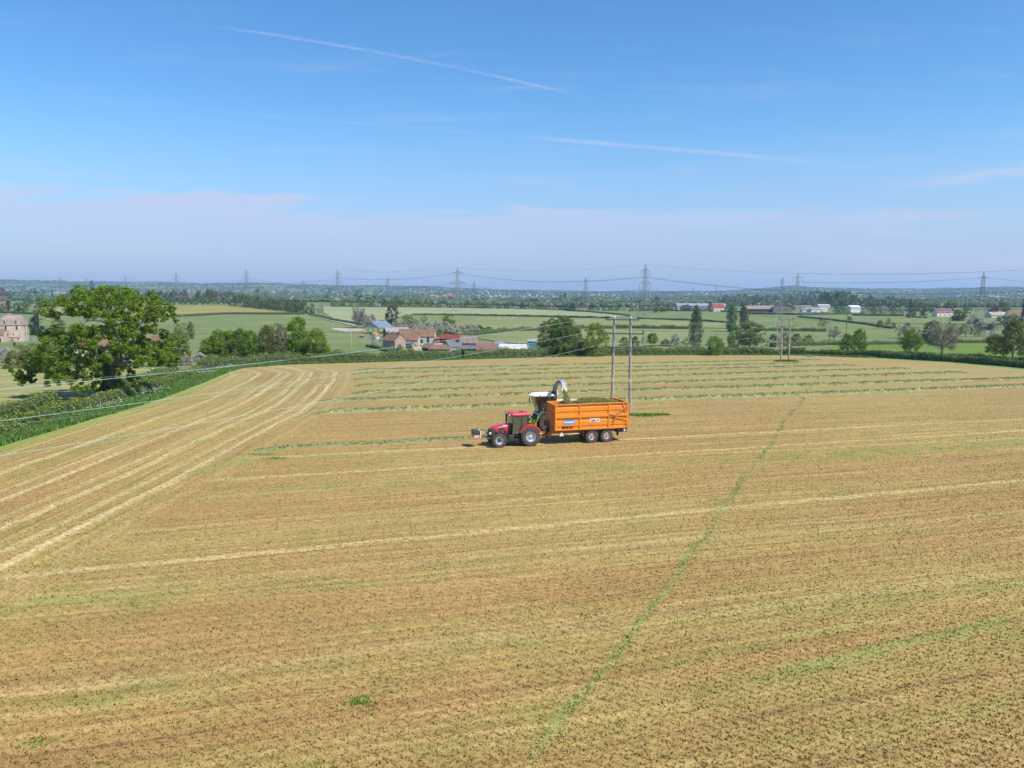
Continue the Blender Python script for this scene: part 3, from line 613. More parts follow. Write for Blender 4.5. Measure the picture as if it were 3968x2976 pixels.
CNAME = {'oak': 'leafy green', 'bright': 'bright green', 'lime': 'yellow-green', 'mid': 'mid green', 'olive': 'olive green', 'dark': 'very dark green', 'cool': 'cool green', 'poplar': 'dark blue-green',
         'brown': 'brownish', 'twig': 'bare grey', 'copper': 'dark copper', 'purple': 'dark purple', 'blossom': 'white blossoming', 'pinkbl': 'pinkish blossoming', 'pink': 'pink flowering'}
KNAME = {'round': 'round tree', 'dome': 'domed tree', 'tall': 'tall tree', 'poplar': 'columnar poplar', 'conifer': 'conifer', 'bush': 'bush', 'bare': 'leafless tree', 'sparse': 'thin leaved tree', 'cedar': 'flat tiered cedar'}
USED = set(); ORD = ['', 'second ', 'third ', 'fourth ', 'fifth ', 'sixth ', 'seventh ', 'eighth ', 'ninth ', 'tenth ', 'eleventh ', 'twelfth ', 'thirteenth ', 'fourteenth ', 'fifteenth ']
TREES = []
def tree(px, row, hpx, wpx, kind, col, label=None, lod=None, seed=None, where='', group=None, P=None):
    p = G(px, row) if P is None else P
    k = ppm(p); h = hpx / k; wd = wpx / k
    if lod is None: lod = 0 if p.y < 330 else (1 if p.y < 900 else 2)
    if lod == 1 and hpx > 90: lod = 0
    seed = (int(px) * 3) % 4 if seed is None else seed
    mc, mt = tree_mesh(kind, seed, lod)
    rz = (px * 1.37) % 6.28
    TREES.append((px, row, col, kind, label, where, group, p, h, wd, mc, mt, rz, lod))
LONG = []
def flush_trees():
    byk = {}
    for i, t in enumerate(TREES):
        if t[4] is None:
            lm = min(LAND, key=lambda q: abs(q[0] - t[0])); side = 'left' if t[0] < lm[0] else 'right'
            byk.setdefault((t[2], t[3], t[5], lm[1], side, lm[0]), []).append(i)
    lab = {}
    for (c, k, wh, lm, side, lx), ii in byk.items():
        ii.sort(key=lambda i: abs(TREES[i][0] - lx))
        for n, i in enumerate(ii):
            lab[i] = f"{ORD[min(n, 14)]}{CNAME[c]} {KNAME[k]} {side} of {lm}{', ' + wh if wh else ''}"
    for i in lab:
        if len(lab[i].split()) > 16: lab[i] = lab[i].replace(' thin leaved', ' thin').replace('pinkish blossoming', 'pinkish').replace('white blossoming', 'white').replace('columnar ', '').replace('on the far hedge line', 'on the hedge line').replace('in the long row', 'in the row').replace(' right of ', ' right of ').replace('leafless tree', 'bare tree').replace('white bush', 'white bush').replace(', in the far belt', ' far off').replace(', behind the row', '').replace(', on the hedge line', ' on the hedge')
    for i, (px, row, col, kind, label, where, group, p, h, wd, mc, mt, rz, lod) in enumerate(TREES):
        bushy = kind == 'bush'
        nm = 'bush' if bushy else {'conifer': 'conifer', 'poplar': 'poplar_tree', 'cedar': 'cedar_tree'}.get(kind, 'tree')
        r = empty(nm, p, rz, label=label or lab[i], cat='bush' if bushy else 'tree', group=group or ('bushes in the landscape' if bushy else 'trees in the landscape'))
        r.scale = (wd / 10, wd / 10, h / 10)
        o = bpy.data.objects.new('crown', crown_with(mc, L[col])); COL.objects.link(o); o.parent = r
        if not bushy and (lod < 2 or kind in ('bare', 'sparse', 'tall')):
            o = bpy.data.objects.new('trunk', crown_with(mt, palebark if col == 'twig' else barkm)); COL.objects.link(o); o.parent = r
def tz(Rf, x, y0, y1, wz, *a, **kw):
    """tree read off an enlarged crop: centre x, top y, base y and width there"""
    px, row = Rf(x, y1); px0, top = Rf(x, y0); s = (Rf(x + 100, 0)[0] - px) / 100
    tree(px, row, row - top, wz * s, *a, **kw)
# --- left
tz(R16, 490, 445, 655, 180, 'dome', 'cool', group='row of domed avenue trees'); tz(R16, 700, 448, 655, 200, 'dome', 'cool', group='row of domed avenue trees')
tz(R16, 920, 460, 650, 190, 'dome', 'cool', group='row of domed avenue trees'); tz(R16, 1105, 478, 640, 150, 'dome', 'cool', group='row of domed avenue trees')
for x in (-20, 80, 185, 310, 420, 545, 655, 765): tz(R5, x, 304 + (x % 3), 392, 112, 'dome', 'cool', group='row of domed avenue trees', where='in the long row')
tz(R16, 150, 540, 745, 170, 'cedar', 'dark'); tz(R16, 400, 545, 745, 210, 'round', 'mid'); tz(R16, 290, 580, 750, 130, 'round', 'dark'); tz(R16, 665, 590, 765, 200, 'round', 'brown')
tz(R16, 20, 290, 560, 170, 'tall', 'brown'); tz(R16, 190, 365, 560, 230, 'round', 'mid'); tz(R16, 380, 370, 540, 130, 'sparse', 'brown'); tz(R16, 560, 325, 530, 190, 'round', 'brown')
tz(R16, 60, 470, 570, 170, 'bush', 'pink', label='pink flowering tree at the left edge above the manor'); tz(R16, 745, 345, 500, 75, 'poplar', 'mid'); tz(R16, 900, 350, 490, 80, 'conifer', 'dark')
tz(R16, 1580, 200, 470, 190, 'cedar', 'dark', label='dark pine standing up behind the top of the big oak'); tz(R16, 1500, 320, 470, 130, 'conifer', 'dark', where='beside it'); tz(R16, 1260, 355, 490, 150, 'round', 'mid'); tz(R16, 1400, 345, 480, 140, 'round', 'mid')
tz(R16, 405, 285, 400, 110, 'dome', 'mid', where='far off'); tz(R16, 960, 455, 560, 90, 'bush', 'blossom'); tz(R16, 1900, 262, 400, 110, 'round', 'cool')
tz(R16, 40, 600, 760, 120, 'round', 'brown', where='near the edge')
RM = Rg(0, 1140, 5.267)
tz(RM, 770, 395, 835, 330, 'cedar', 'dark', label='large dark spreading evergreen close beside the stone manor'); tz(RM, 700, 430, 830, 230, 'round', 'dark'); tz(RM, 870, 640, 830, 260, 'bush', 'dark')
tz(RM, 1190, 470, 740, 380, 'bush', 'olive', where='in the paddock'); tz(RM, 1040, 700, 900, 170, 'sparse', 'twig'); tz(RM, 150, 840, 960, 90, 'bush', 'bright', label='small bright bush against the manor wing'); tz(RM, 300, 980, 1060, 90, 'bush', 'dark', where='in the garden')
for x, y0, y1, w_, k_, c_ in ((120, 1070, 1400, 380, 'bush', 'blossom'), (420, 1010, 1420, 420, 'sparse', 'olive'), (700, 960, 1440, 420, 'sparse', 'olive'), (980, 930, 1420, 360, 'bush', 'olive'), (560, 1120, 1500, 460, 'bush', 'olive'), (250, 1150, 1520, 400, 'bush', 'olive'), (860, 1120, 1500, 420, 'bush', 'mid')):
    tz(RM, x, y0, y1, w_, k_, c_, where='in the scrub', lod=0)
# --- behind and right of the oak
tz(R5, 240, 660, 1010, 400, 'round', 'oak', label='smaller leafy oak just right of the big oak'); tz(R5, 60, 780, 1050, 280, 'round', 'lime', where='under the oak')
tz(R5, 300, 570, 760, 210, 'sparse', 'olive'); tz(R5, 390, 560, 760, 110, 'poplar', 'olive'); tz(R5, 480, 900, 1010, 220, 'bush', 'blossom', where='by the hedge'); tz(R5, 330, 930, 1040, 200, 'bush', 'pinkbl', where='by the hedge')
gk = dict(group='bright tree clump behind the far left corner')
for x, y0, w_, k_, c_ in ((590, 730, 260, 'round', 'lime'), (700, 645, 280, 'round', 'bright'), (820, 650, 280, 'round', 'bright'), (930, 628, 270, 'round', 'mid'), (1030, 650, 240, 'round', 'bright'), (1100, 690, 190, 'sparse', 'mid'), (1200, 600, 210, 'tall', 'olive'), (1300, 570, 230, 'sparse', 'olive'), (1370, 580, 160, 'sparse', 'twig'), (1320, 720, 220, 'round', 'olive'), (1660, 780, 300, 'round', 'bright'), (1480, 760, 240, 'round', 'bright'), (560, 830, 200, 'round', 'mid')):
    tz(R5, x, y0, 985, w_, k_, c_, where='in the clump', lod=0, **gk)
tz(R5, 1535, 503, 985, 290, 'tall', 'bright', label='tallest bright green tree of the clump, pointed top', lod=0, **gk); tz(R5, 1740, 632, 990, 310, 'round', 'lime', label='broad yellow-green tree at the right end of the clump', lod=0, **gk)
tz(R5, 1975, 880, 960, 150, 'bush', 'blossom', where='in the meadow')
# wood slanting down behind the buttercup meadow
for i in range(15):
    x = 845 + i * 54; y1 = 402 + i * 5.4; tz(R5, x, y1 - 150 + (i * 37 % 34) + (12 if i > 12 else 0), y1 + 6, 132, ('round', 'sparse', 'round')[i % 3], ('olive', 'mid', 'brown', 'olive', 'mid', 'dark')[(i * 5) % 6], where='in the slanting wood', lod=1)
for i in range(8):
    x = 1010 + i * 78; y1 = 412 + i * 8; tz(R5, x, y1 - 100, y1 + 4, 120, 'bush', ('dark', 'mid')[i % 2], where='below the wood', lod=1)
for i in range(13):
    x = -60 + i * 68; tz(R5, x, 212 + (i * 53 % 40), 372, 120, ('round', 'tall', 'round')[i % 3], ('brown', 'olive', 'mid', 'brown', 'olive', 'twig')[(i * 7) % 6] if i != 7 else 'pinkbl', where='behind the row', lod=1)
tz(R5, 570, 218, 345, 120, 'cedar', 'copper'); tz(R5, 650, 238, 350, 130, 'round', 'copper'); tz(R5, 815, 240, 330, 120, 'round', 'copper'); tz(R5, 330, 218, 330, 70, 'round', 'dark')
tz(R5, 1115, 208, 330, 100, 'round', 'cool', label='lone green tree right of the pylon above the wood'); tz(R5, 1190, 228, 320, 60, 'dome', 'cool'); tz(R5, 1685, 370, 492, 75, 'round', 'mid'); tz(R5, 1775, 380, 505, 90, 'sparse', 'twig'); tz(R5, 1400, 222, 300, 130, 'round', 'cool'); tz(R5, 1610, 222, 300, 50, 'dome', 'dark')
tz(R5, 1880, 222, 290, 50, 'dome', 'dark'); tz(R5, 2055, 230, 330, 90, 'round', 'cool'); tz(R5, 2180, 222, 330, 110, 'round', 'cool'); tz(R5, 1845, 265, 350, 60, 'dome', 'mid')
# --- farm surroundings
tz(R6, 250, 478, 750, 220, 'bare', 'twig', label='big leafless grey tree left of the open barn'); tz(R6, 330, 580, 745, 130, 'bare', 'twig'); tz(R6, 610, 488, 720, 190, 'round', 'brown', label='dark brown ivy covered tree behind the open barn')
tz(R6, 400, 595, 735, 120, 'bush', 'pinkbl'); tz(R6, 620, 640, 720, 150, 'bush', 'mid'); tz(R6, 780, 590, 715, 150, 'round', 'lime'); tz(R6, 945, 610, 710, 100, 'sparse', 'olive'); tz(R6, 800, 640, 760, 80, 'sparse', 'olive')
tz(R6, 1210, 598, 715, 170, 'round', 'bright', label='bright green round tree right of the blossoming orchard')
for i, (x, y0, y1, w_, c_) in enumerate(((540, 680, 740, 130, 'pinkbl'), (660, 665, 755, 150, 'pinkbl'), (740, 650, 745, 130, 'pinkbl'), (865, 642, 725, 110, 'pinkbl'), (820, 705, 800, 160, 'pinkbl'), (935, 715, 805, 170, 'pinkbl'), (1000, 680, 790, 150, 'blossom'), (1090, 665, 775, 150, 'pinkbl'), (1180, 675, 790, 160, 'pinkbl'), (1270, 705, 810, 160, 'pinkbl'), (1350, 720, 800, 140, 'pinkbl'), (1450, 700, 790, 220, 'pinkbl'), (1540, 715, 785, 130, 'brown'), (1190, 765, 850, 140, 'mid'), (1120, 770, 840, 140, 'mid'), (1250, 790, 860, 150, 'brown'), (1640, 735, 800, 150, 'mid'))):
    tz(R6, x, y0, y1, w_ * 1.1, 'bush', c_, where='in the orchard', lod=1, group='orchard trees behind the farm')
tz(R6, 420, 838, 935, 110, 'bush', 'blossom', label='greyish white blossoming tree left of the farmhouse'); tz(R6, 490, 835, 900, 80, 'bush', 'blossom'); tz(R6, 690, 925, 1040, 130, 'bush', 'mid', label='green bush in front of the farmhouse'); tz(R6, 1225, 800, 860, 70, 'bush', 'olive')
tz(R6, 1515, 900, 965, 70, 'bush', 'dark'); tz(R6, 830, 990, 1040, 130, 'bush', 'olive', where='by the hedge'); tz(R6, 670, 1000, 1050, 130, 'bush', 'olive', where='by the hedge'); tz(R6, 20, 975, 1030, 130, 'bush', 'olive'); tz(R6, 2100, 945, 1000, 110, 'bush', 'pinkbl')
# line of trees along the top of the pale meadow
def lerp_row(x, tab): return float(np.interp(x, [a for a, _ in tab], [b for _, b in tab]))
rr = random.Random(5)
topband = [(1290, 1190), (1500, 1192), (1750, 1195), (2000, 1199), (2200, 1202), (2400, 1206), (2900, 1208)]
x = 1296
ykinds = [('round', 'lime'), ('round', 'bright'), ('round', 'bright'), ('sparse', 'olive'), ('round', 'mid'), ('round', 'mid'), ('bush', 'blossom'), ('bush', 'dark'), ('round', 'bright'), ('round', 'bright'), ('bush', 'mid')]
i = 0
while x < 2900:
    k_, c_ = ykinds[i % len(ykinds)] if x < 2140 else rr.choice([('round', 'mid'), ('bush', 'dark'), ('round', 'dark'), ('sparse', 'twig'), ('bush', 'blossom'), ('round', 'olive')])
    hp = rr.uniform(20, 30) if x < 1700 else rr.uniform(14, 28)
    tree(x, lerp_row(x, topband) - 1, hp, hp * rr.uniform(1.1, 1.7), k_, c_, where='on the far hedge line', lod=1); x += rr.uniform(17, 34); i += 1
x = 1300
while x < 2900:       # second, farther line
    k_, c_ = rr.choice([('bush', 'blossom'), ('round', 'cool'), ('round', 'dark'), ('sparse', 'brown'), ('round', 'olive'), ('bush', 'mid')])
    hp = rr.uniform(16, 28); tree(x, lerp_row(x, topband) - rr.uniform(17, 24), hp, hp * rr.uniform(1.2, 2.0), k_, c_, where='in the far belt', lod=2); x += rr.uniform(20, 42)
tz(R7, 510, 372, 480, 150, 'dome', 'cool', label='tall green domed clump left of the distant pylon'); tz(R7, 680, 410, 490, 200, 'round', 'brown'); tz(R7, 800, 405, 490, 200, 'round', 'olive'); tz(R7, 560, 478, 570, 150, 'round', 'dark'); tz(R7, 600, 470, 540, 80, 'round', 'lime'); tz(R7, 1520, 480, 585, 190, 'round', 'bright'); tz(R7, 1600, 500, 585, 100, 'sparse', 'brown'); tz(R7, 190, 428, 505, 130, 'round', 'dark'); tz(R7, 1510, 405, 480, 90, 'dome', 'dark')
tz(R7, 2080, 448, 580, 60, 'poplar', 'dark'); tz(R7, 1790, 498, 570, 80, 'round', 'mid')
# --- near trees in front of the meadows
tz(R7, 370, 640, 1040, 330, 'round', 'olive', label='big olive green tree beside the teal shed', lod=0); tz(R7, 500, 605, 1050, 400, 'round', 'mid', label='taller green tree merged with the big olive tree', lod=0); tz(R7, 620, 720, 1050, 260, 'round', 'olive', lod=0); tz(R7, 330, 900, 1050, 260, 'bush', 'olive', lod=0)
tz(R7, 850, 688, 1055, 310, 'round', 'lime', label='yellow-green tree just left of the front wooden poles', lod=0)
tz(R7, 1160, 843, 950, 120, 'round', 'lime', lod=0); tz(R7, 1460, 793, 945, 130, 'tall', 'bright', lod=0); tz(R7, 1275, 835, 940, 130, 'bush', 'dark'); tz(R7, 1375, 820, 920, 90, 'bush', 'blossom'); tz(R7, 1710, 812, 935, 170, 'bush', 'blossom', label='white hawthorn in blossom left of the single tall poplar'); tz(R7, 1600, 865, 940, 140, 'bush', 'brown'); tz(R7, 1830, 850, 960, 130, 'sparse', 'twig'); tz(R7, 1230, 930, 990, 140, 'bush', 'dark')
tz(R7, 1925, 488, 960, 185, 'poplar', 'poplar', label='single tall dark poplar standing in the meadow', lod=0); tz(R7, 2120, 818, 1045, 190, 'round', 'bright', label='round yellow-green tree right of the single poplar', lod=0)
tz(R8, 740, 558, 905, 180, 'poplar', 'poplar', label='left one of the pair of dark poplars', lod=0); tz(R8, 890, 556, 860, 150, 'poplar', 'poplar', label='right one of the pair of dark poplars', lod=0)
tz(R8, 960, 758, 1125, 400, 'tall', 'olive', label='broad olive tree with visible trunk below the pair of poplars', lod=0); tz(R8, 770, 810, 1100, 200, 'round', 'bright', lod=0); tz(R8, 600, 985, 1140, 120, 'round', 'bright', lod=0)
tz(R8, 1200, 990, 1075, 100, 'bush', 'blossom'); tz(R8, 1400, 915, 1050, 150, 'round', 'olive'); tz(R8, 1530, 915, 1050, 160, 'round', 'olive'); tz(R8, 1680, 935, 1050, 150, 'round', 'bright'); tz(R8, 1860, 735, 865, 140, 'sparse', 'olive'); tz(R8, 2000, 820, 1010, 260, 'bare', 'twig'); tz(R8, 1260, 930, 1010, 160, 'bush', 'dark'); tz(R8, 1280, 1020, 1090, 130, 'bush', 'pinkbl')
tz(R9, 230, 835, 1070, 200, 'round', 'bright', lod=0); tz(R9, 370, 778, 1070, 210, 'round', 'bright', label='twin crowned bright tree right of the dark single pole', lod=0); tz(R9, 940, 798, 1075, 280, 'tall', 'bright', label='light green tree with bare trunk at the hedge, left of the half bare oak', lod=0)
tz(R9, 1180, 690, 960, 230, 'round', 'brown', label='dark ivy clad half of the half bare oak', lod=0); tz(R9, 1290, 700, 1085, 420, 'bare', 'twig', label='half bare oak with twisted grey branches on the right', lod=0)
tz(R9, 1890, 838, 1120, 250, 'tall', 'olive', lod=0); tz(R9, 2080, 678, 1160, 310, 'tall', 'olive', label='tall light olive tree at the right edge with a bare trunk', lod=0); tz(R9, 2230, 790, 1150, 200, 'tall', 'olive', lod=0)
for x, y0, y1, w_ in ((830, 735, 900, 150), (920, 715, 900, 150), (1010, 750, 900, 130), (1460, 720, 890, 170), (1560, 720, 880, 170), (1660, 740, 880, 150), (1380, 710, 890, 120)): tz(R9, x, y0, y1, w_, 'sparse', 'twig' if x % 20 else 'brown', where='in the brown scrub', lod=1)
for x, y0, y1, w_, k_, c_ in ((600, 688, 775, 85, 'round', 'mid'), (685, 660, 785, 90, 'sparse', 'olive'), (755, 710, 785, 70, 'round', 'mid'), (265, 648, 715, 60, 'round', 'dark')): tz(R9, x, y0, y1, w_, k_, c_, where='in the pasture', lod=1)
for x, y0, y1, w_ in ((1640, 628, 735, 170), (1740, 685, 800, 150), (1880, 695, 800, 180), (1750, 800, 880, 170), (1860, 795, 870, 110)): tz(R9, x, y0, y1, w_, 'bush', 'blossom', where='below the right pylon', lod=1)
for x, y0, y1, w_, c_ in ((1480, 590, 700, 160, 'mid'), (1700, 660, 770, 130, 'dark'), (1960, 640, 760, 180, 'mid'), (1800, 730, 800, 200, 'dark'), (2080, 610, 760, 190, 'olive'), (1430, 640, 700, 110, 'dark'), (2180, 660, 790, 120, 'dark')): tz(R9, x, y0, y1, w_, 'round', c_, where='near the right pylon', lod=1)
# --- far right belt
for x, y0, y1, w_, k_, c_ in ((940, 452, 600, 120, 'conifer', 'dark'), (1010, 472, 600, 90, 'round', 'olive'), (1080, 478, 600, 120, 'round', 'olive'), (1205, 470, 610, 150, 'round', 'cool'), (1400, 458, 620, 180, 'round', 'olive'), (1580, 518, 620, 110, 'round', 'mid'), (1510, 585, 700, 130, 'round', 'olive'), (1880, 533, 620, 110, 'round', 'purple'), (1970, 480, 640, 170, 'round', 'olive'), (1330, 540, 620, 100, 'round', 'mid'), (1850, 500, 620, 120, 'round', 'brown'), (1250, 500, 600, 90, 'round', 'mid'), (1115, 500, 600, 90, 'round', 'mid'), (1000, 470, 590, 100, 'round', 'mid')): tz(R9, x, y0, y1, w_, k_, c_, where='in the far garden belt', lod=1)
tz(R9, 2195, 440, 700, 60, 'conifer', 'dark', label='very dark narrow conifer cut by the right edge', lod=1); tz(R9, 950, 582, 665, 160, 'bush', 'copper'); tz(R9, 1080, 590, 670, 110, 'bush', 'copper'); tz(R9, 150, 538, 620, 190, 'round', 'bright', label='wide bright green bush beside the white warehouse', lod=1)
for x in range(420, 880, 55): tz(R9, x, 520 + (x * 7 % 40), 620, 90, ('round', 'sparse')[x % 2], ('mid', 'brown', 'olive', 'blossom')[(x // 55) % 4], where='beyond the road', lod=1)
for i in range(22):       # wooded rise behind the warehouses
    x = 600 + i * 75; yt = lerp_row(x, [(600, 455), (900, 425), (1150, 440), (1450, 410), (1800, 385), (2100, 385), (2300, 420)]); tz(R8, x, yt + rr.uniform(-6, 26), 560, rr.uniform(95, 150), rr.choice(['round', 'dome', 'round', 'tall']), rr.choice(['cool', 'mid', 'olive', 'dark', 'mid', 'brown']), where='on the wooded rise', lod=2)
for i in range(24):
    x = 620 + i * 70; tz(R8, x, rr.uniform(470, 520), 590, rr.uniform(90, 140), rr.choice(['round', 'sparse', 'round']), rr.choice(['brown', 'mid', 'olive', 'twig', 'dark', 'cool']), where='low on the rise', lod=2)
for i in range(16):
    x = -60 + i * 62; tz(R9, x, rr.uniform(385, 470) if x > 230 else rr.uniform(350, 420), 560, rr.uniform(85, 130), rr.choice(['round', 'dome']), rr.choice(['cool', 'mid', 'olive', 'dark']), where='atop the rise', lod=2)
flush_trees()

# ---- the big oak: boughs and clumps surveyed one by one
ob = G(425, 1540); ok = ppm(ob)
oak = empty('oak_tree', ob, 0, label='huge spreading old oak in the hedge left of the mown field', cat='tree')
rng = np.random.default_rng(3)
BL = [(960,230,110),(1100,240,120),(1250,255,100),(870,285,110),(760,330,110),(680,380,105),(620,350,60),(1000,330,115),(1130,330,100),(1320,265,75),(740,420,80),(850,400,80),(900,240,80),
 (1400,345,90),(1500,350,75),(1570,380,60),(1610,440,42),(1640,475,28),(1330,410,95),(1260,480,105),(1400,470,90),(1180,420,80),(1320,560,90),(1410,580,90),(1200,560,80),(1480,420,60),
 (1000,560,110),(1080,610,105),(910,590,85),(640,610,125),(740,630,90),(560,640,95),(520,620,60),(840,640,80),
 (640,700,110),(480,750,105),(400,810,105),(520,840,110),(640,850,115),(760,770,125),(880,730,115),(300,890,85),(210,950,80),(140,990,55),(420,930,90),(560,950,90),(700,930,100),(820,890,110),(940,840,95),(180,1040,45),(860,1000,105),(760,990,75),(900,1075,80),(1020,870,90),(1080,920,80),(110,960,30),(500,1050,35),
 (1250,720,105),(1330,760,95),(1430,710,100),(1500,765,95),(1550,830,75),(1480,850,70),(1380,680,85),(1270,810,70),(1330,890,60),(1200,660,80),(1100,700,85),(1050,760,80),(960,1110,80),(1060,1090,60),(1010,980,75)]
kz = 2.37 * ok
C = []; Rr = []
for (x, y, r_) in BL:
    lx = (x - 1003) / kz; lz = (1185 - y) / kz; rad = r_ / kz
    ext = math.sqrt(max(9, 11.0 ** 2 - lx * lx)) * (0.75 if lz > 8 else 0.9)
    for dy in (-0.72, -0.05, 0.62):
        yy = dy * ext * rng.uniform(0.7, 1.15)
        # nearer clumps sit lower in the view, so lift with depth to hold the outline
        C.append((lx + rng.normal(0, 0.3) + lx * yy / ob.y, yy, lz + (H - (ob.z + lz)) * (-yy / ob.y) * 1.0 + rng.normal(0, 0.2))); Rr.append(rad * rng.uniform(0.78, 1.0))
C = np.array(C); Rr = np.array(Rr)
# each clump breaks into sprays
idx = np.repeat(np.arange(len(C)), 7); d = rng.normal(0, 1, (len(idx), 3)); d /= np.linalg.norm(d, axis=1)[:, None]
SC = C[idx] + d * (Rr[idx] * 0.74)[:, None] * np.array([1, 1, 0.75]); SR = Rr[idx] * rng.uniform(0.28, 0.5, len(idx))
Pq, Dq = cloud(SC, SR, 72, rng, 0.7, 0.35)
quadmesh('crown', leafquads(Pq, Dq, 0.27, rng), len(Pq), L['oak'], oak); oak.scale = (0.92, 1, 1)
mb = MB()
def OP(x, y, d_=0.0): return Vector(((x - 1003) / kz, d_, (1185 - y) / kz))
def limb(pts, r0_, r1_): mb.tube(pts, [r0_ + (r1_ - r0_) * i / (len(pts) - 1) for i in range(len(pts))], 7)
limb([OP(1000, 1210), OP(1000, 1100), OP(1010, 950, .1), OP(1085, 800, .3), OP(1075, 640, .3), OP(1060, 520, .2), OP(1045, 420), OP(1100, 300)], 1.05, 0.12)
limb([OP(1085, 805, .3), OP(1170, 830, -1), OP(1300, 880, -2.5), OP(1400, 830, -3)], 0.45, 0.08); limb([OP(1140, 830, -1), OP(1200, 760, -1.5), OP(1350, 650, -2), OP(1380, 560, -2), OP(1500, 390, -2)], 0.42, 0.05)
limb([OP(1062, 520, .2), OP(1000, 475, -1), OP(930, 470, -2), OP(895, 490, -2.5)], 0.32, 0.07); limb([OP(1050, 450), OP(970, 400, -1), OP(870, 340, -2), OP(700, 380, -2)], 0.3, 0.05); limb([OP(1010, 960), OP(880, 880, -2), OP(700, 850, -3), OP(480, 870, -4)], 0.45, 0.10)
limb([OP(1010, 900), OP(860, 760, 2), OP(650, 640, 3), OP(560, 620, 3)], 0.4, 0.06); limb([OP(880, 570, -1), OP(830, 530, -1.5), OP(812, 475, -1.5)], 0.12, 0.08); limb([OP(1055, 470), OP(1150, 380, -1), OP(1290, 350, -2), OP(1290, 300, -2)], 0.28, 0.05); limb([OP(1440, 500, -2), OP(1520, 400, -2), OP(1600, 400, -2), OP(1640, 470, -2)], 0.12, 0.04)
limb([OP(1010, 980), OP(1040, 860, 3), OP(1120, 700, 6), OP(1200, 560, 6)], 0.4, 0.06); limb([OP(1050, 600), OP(960, 500, 4), OP(900, 330, 5)], 0.3, 0.05)
mb.build('trunk', barkm, oak, smooth=True)
rng2 = np.random.default_rng(8); n = 1500; th = rng2.uniform(0, 6.28, n); zz = rng2.uniform(0, 5.5, n)
Pi = np.stack([np.cos(th) * (1.1 - zz * .06), np.sin(th) * (1.1 - zz * .06), zz], 1); quadmesh('ivy', leafquads(Pi, np.stack([np.cos(th), np.sin(th), th * 0], 1), 0.3, rng2), n, L['dark'], oak)

# ---------------------------------------------------------------- verge grass, cow parsley, stubble, windrows
def scatter_blades(name, X, Y, Z0, hgt, wdt, m, lean=0.35, seed=1, label=None, spread=1):
    rg = np.random.default_rng(seed); n = len(X)
    th = rg.uniform(0, 6.28, n); hh_ = hgt * rg.uniform(0.5, 1.3, n); ax, ay = rg.normal(0, lean, n), rg.normal(0, lean, n)
    B = np.stack([X, Y, Z0], 1); U = np.stack([np.cos(th), np.sin(th), th * 0], 1) * (wdt * rg.uniform(0.6, 1.4, n))[:, None] / 2
    Tp = B + np.stack([ax * hh_, ay * hh_, hh_], 1)
    V = np.stack([B - U, B + U, Tp + U * 0.5, Tp - U * 0.5], 1).reshape(-1, 3)
    o = quadmesh(name, V, n, m); return tag(o, label, 'grass', kind='stuff')
rg = np.random.default_rng(21)
Yv = rg.uniform(45, 190, 42000) ; Yv = 45 + (Yv - 45) ** 1.0; off = rg.uniform(0.3, 5.0, len(Yv)); Xv = XL(Yv) - off
scatter_blades('verge_grass', Xv, Yv, T(Xv, Yv), 0.45 , 0.16, L['grass'], label='long lush green grass along the left verge of the mown field')
Yp = rg.uniform(50, 185, 2600); cl = (np.sin(Yp * 0.33) + np.sin(Yp * 0.11 + 2) + rg.normal(0, .6, len(Yp))) > 1.15; Yp = Yp[cl]; Xp = XL(Yp) - rg.uniform(1.8, 5.2, len(Yp))
Pp = np.stack([Xp, Yp, T(Xp, Yp) + rg.uniform(0.5, 0.95, len(Yp))], 1); pidx = np.repeat(np.arange(len(Pp)), 3); Pp = Pp[pidx] + rg.normal(0, 0.16, (len(pidx), 3)) * np.array([1, 1, .3])
tag(quadmesh('cow_parsley', leafquads(Pp, np.tile([0, 0, 1.0], (len(Pp), 1)), 0.13, rg, rnd=0.4), len(Pp), mat('parsley_white', (0.72, 0.72, 0.66), 0.7)), 'white heads of cow parsley dotted through the verge', 'cow parsley', kind='stuff')
xe = rg.uniform(-58, 110, 30000); ye = YF(xe) + rg.uniform(0.2, 5.0, len(xe)); keep = ye < 240; xe, ye = xe[keep], ye[keep]
scatter_blades('verge_grass', xe, ye, T(xe, ye), 0.4, 0.3, L['grass'], label='long green grass along the far edge of the mown field', seed=3)
# stubble tufts: denser near the camera
def inview(x, y, mrg=1.06): return np.abs(x) < (y * cP + H * sP) * (CX / FPX) * mrg
n = 640000; Ys = 16.0 + 150 * rg.uniform(0, 1, n) ** 2.1; Xs = rg.uniform(-1, 1, n) * (Ys * 0.71 + 16); kx = (Xs > XL(Ys) + 1.0) & (Xs < XR(Ys) - 1); Xs, Ys = Xs[kx], Ys[kx]
jj = 0.10 * np.sin(Xs * 9 + Ys * 13) + 0.08 * np.sin(Xs * 21 - Ys * 8); Xs = Xs + jj
so_ = scatter_blades('stubble', Xs, Ys, T(Xs, Ys) + 0.05, 0.075 * np.clip(1.15 - Ys / 160, 0.25, 1), 0.042 * (1 + Ys / 90), fmat, lean=0.7, seed=5, label='short tan mown grass stubble covering the near field')
at = so_.data.attributes.new('headland', 'FLOAT', 'POINT')
V_ = np.empty(len(so_.data.vertices) * 3, np.float32); so_.data.vertices.foreach_get('co', V_); V_ = V_.reshape(-1, 3)
at.data.foreach_set('value', (leftdist(V_[::4, 0], V_[::4, 1]).repeat(4)).astype(np.float32))
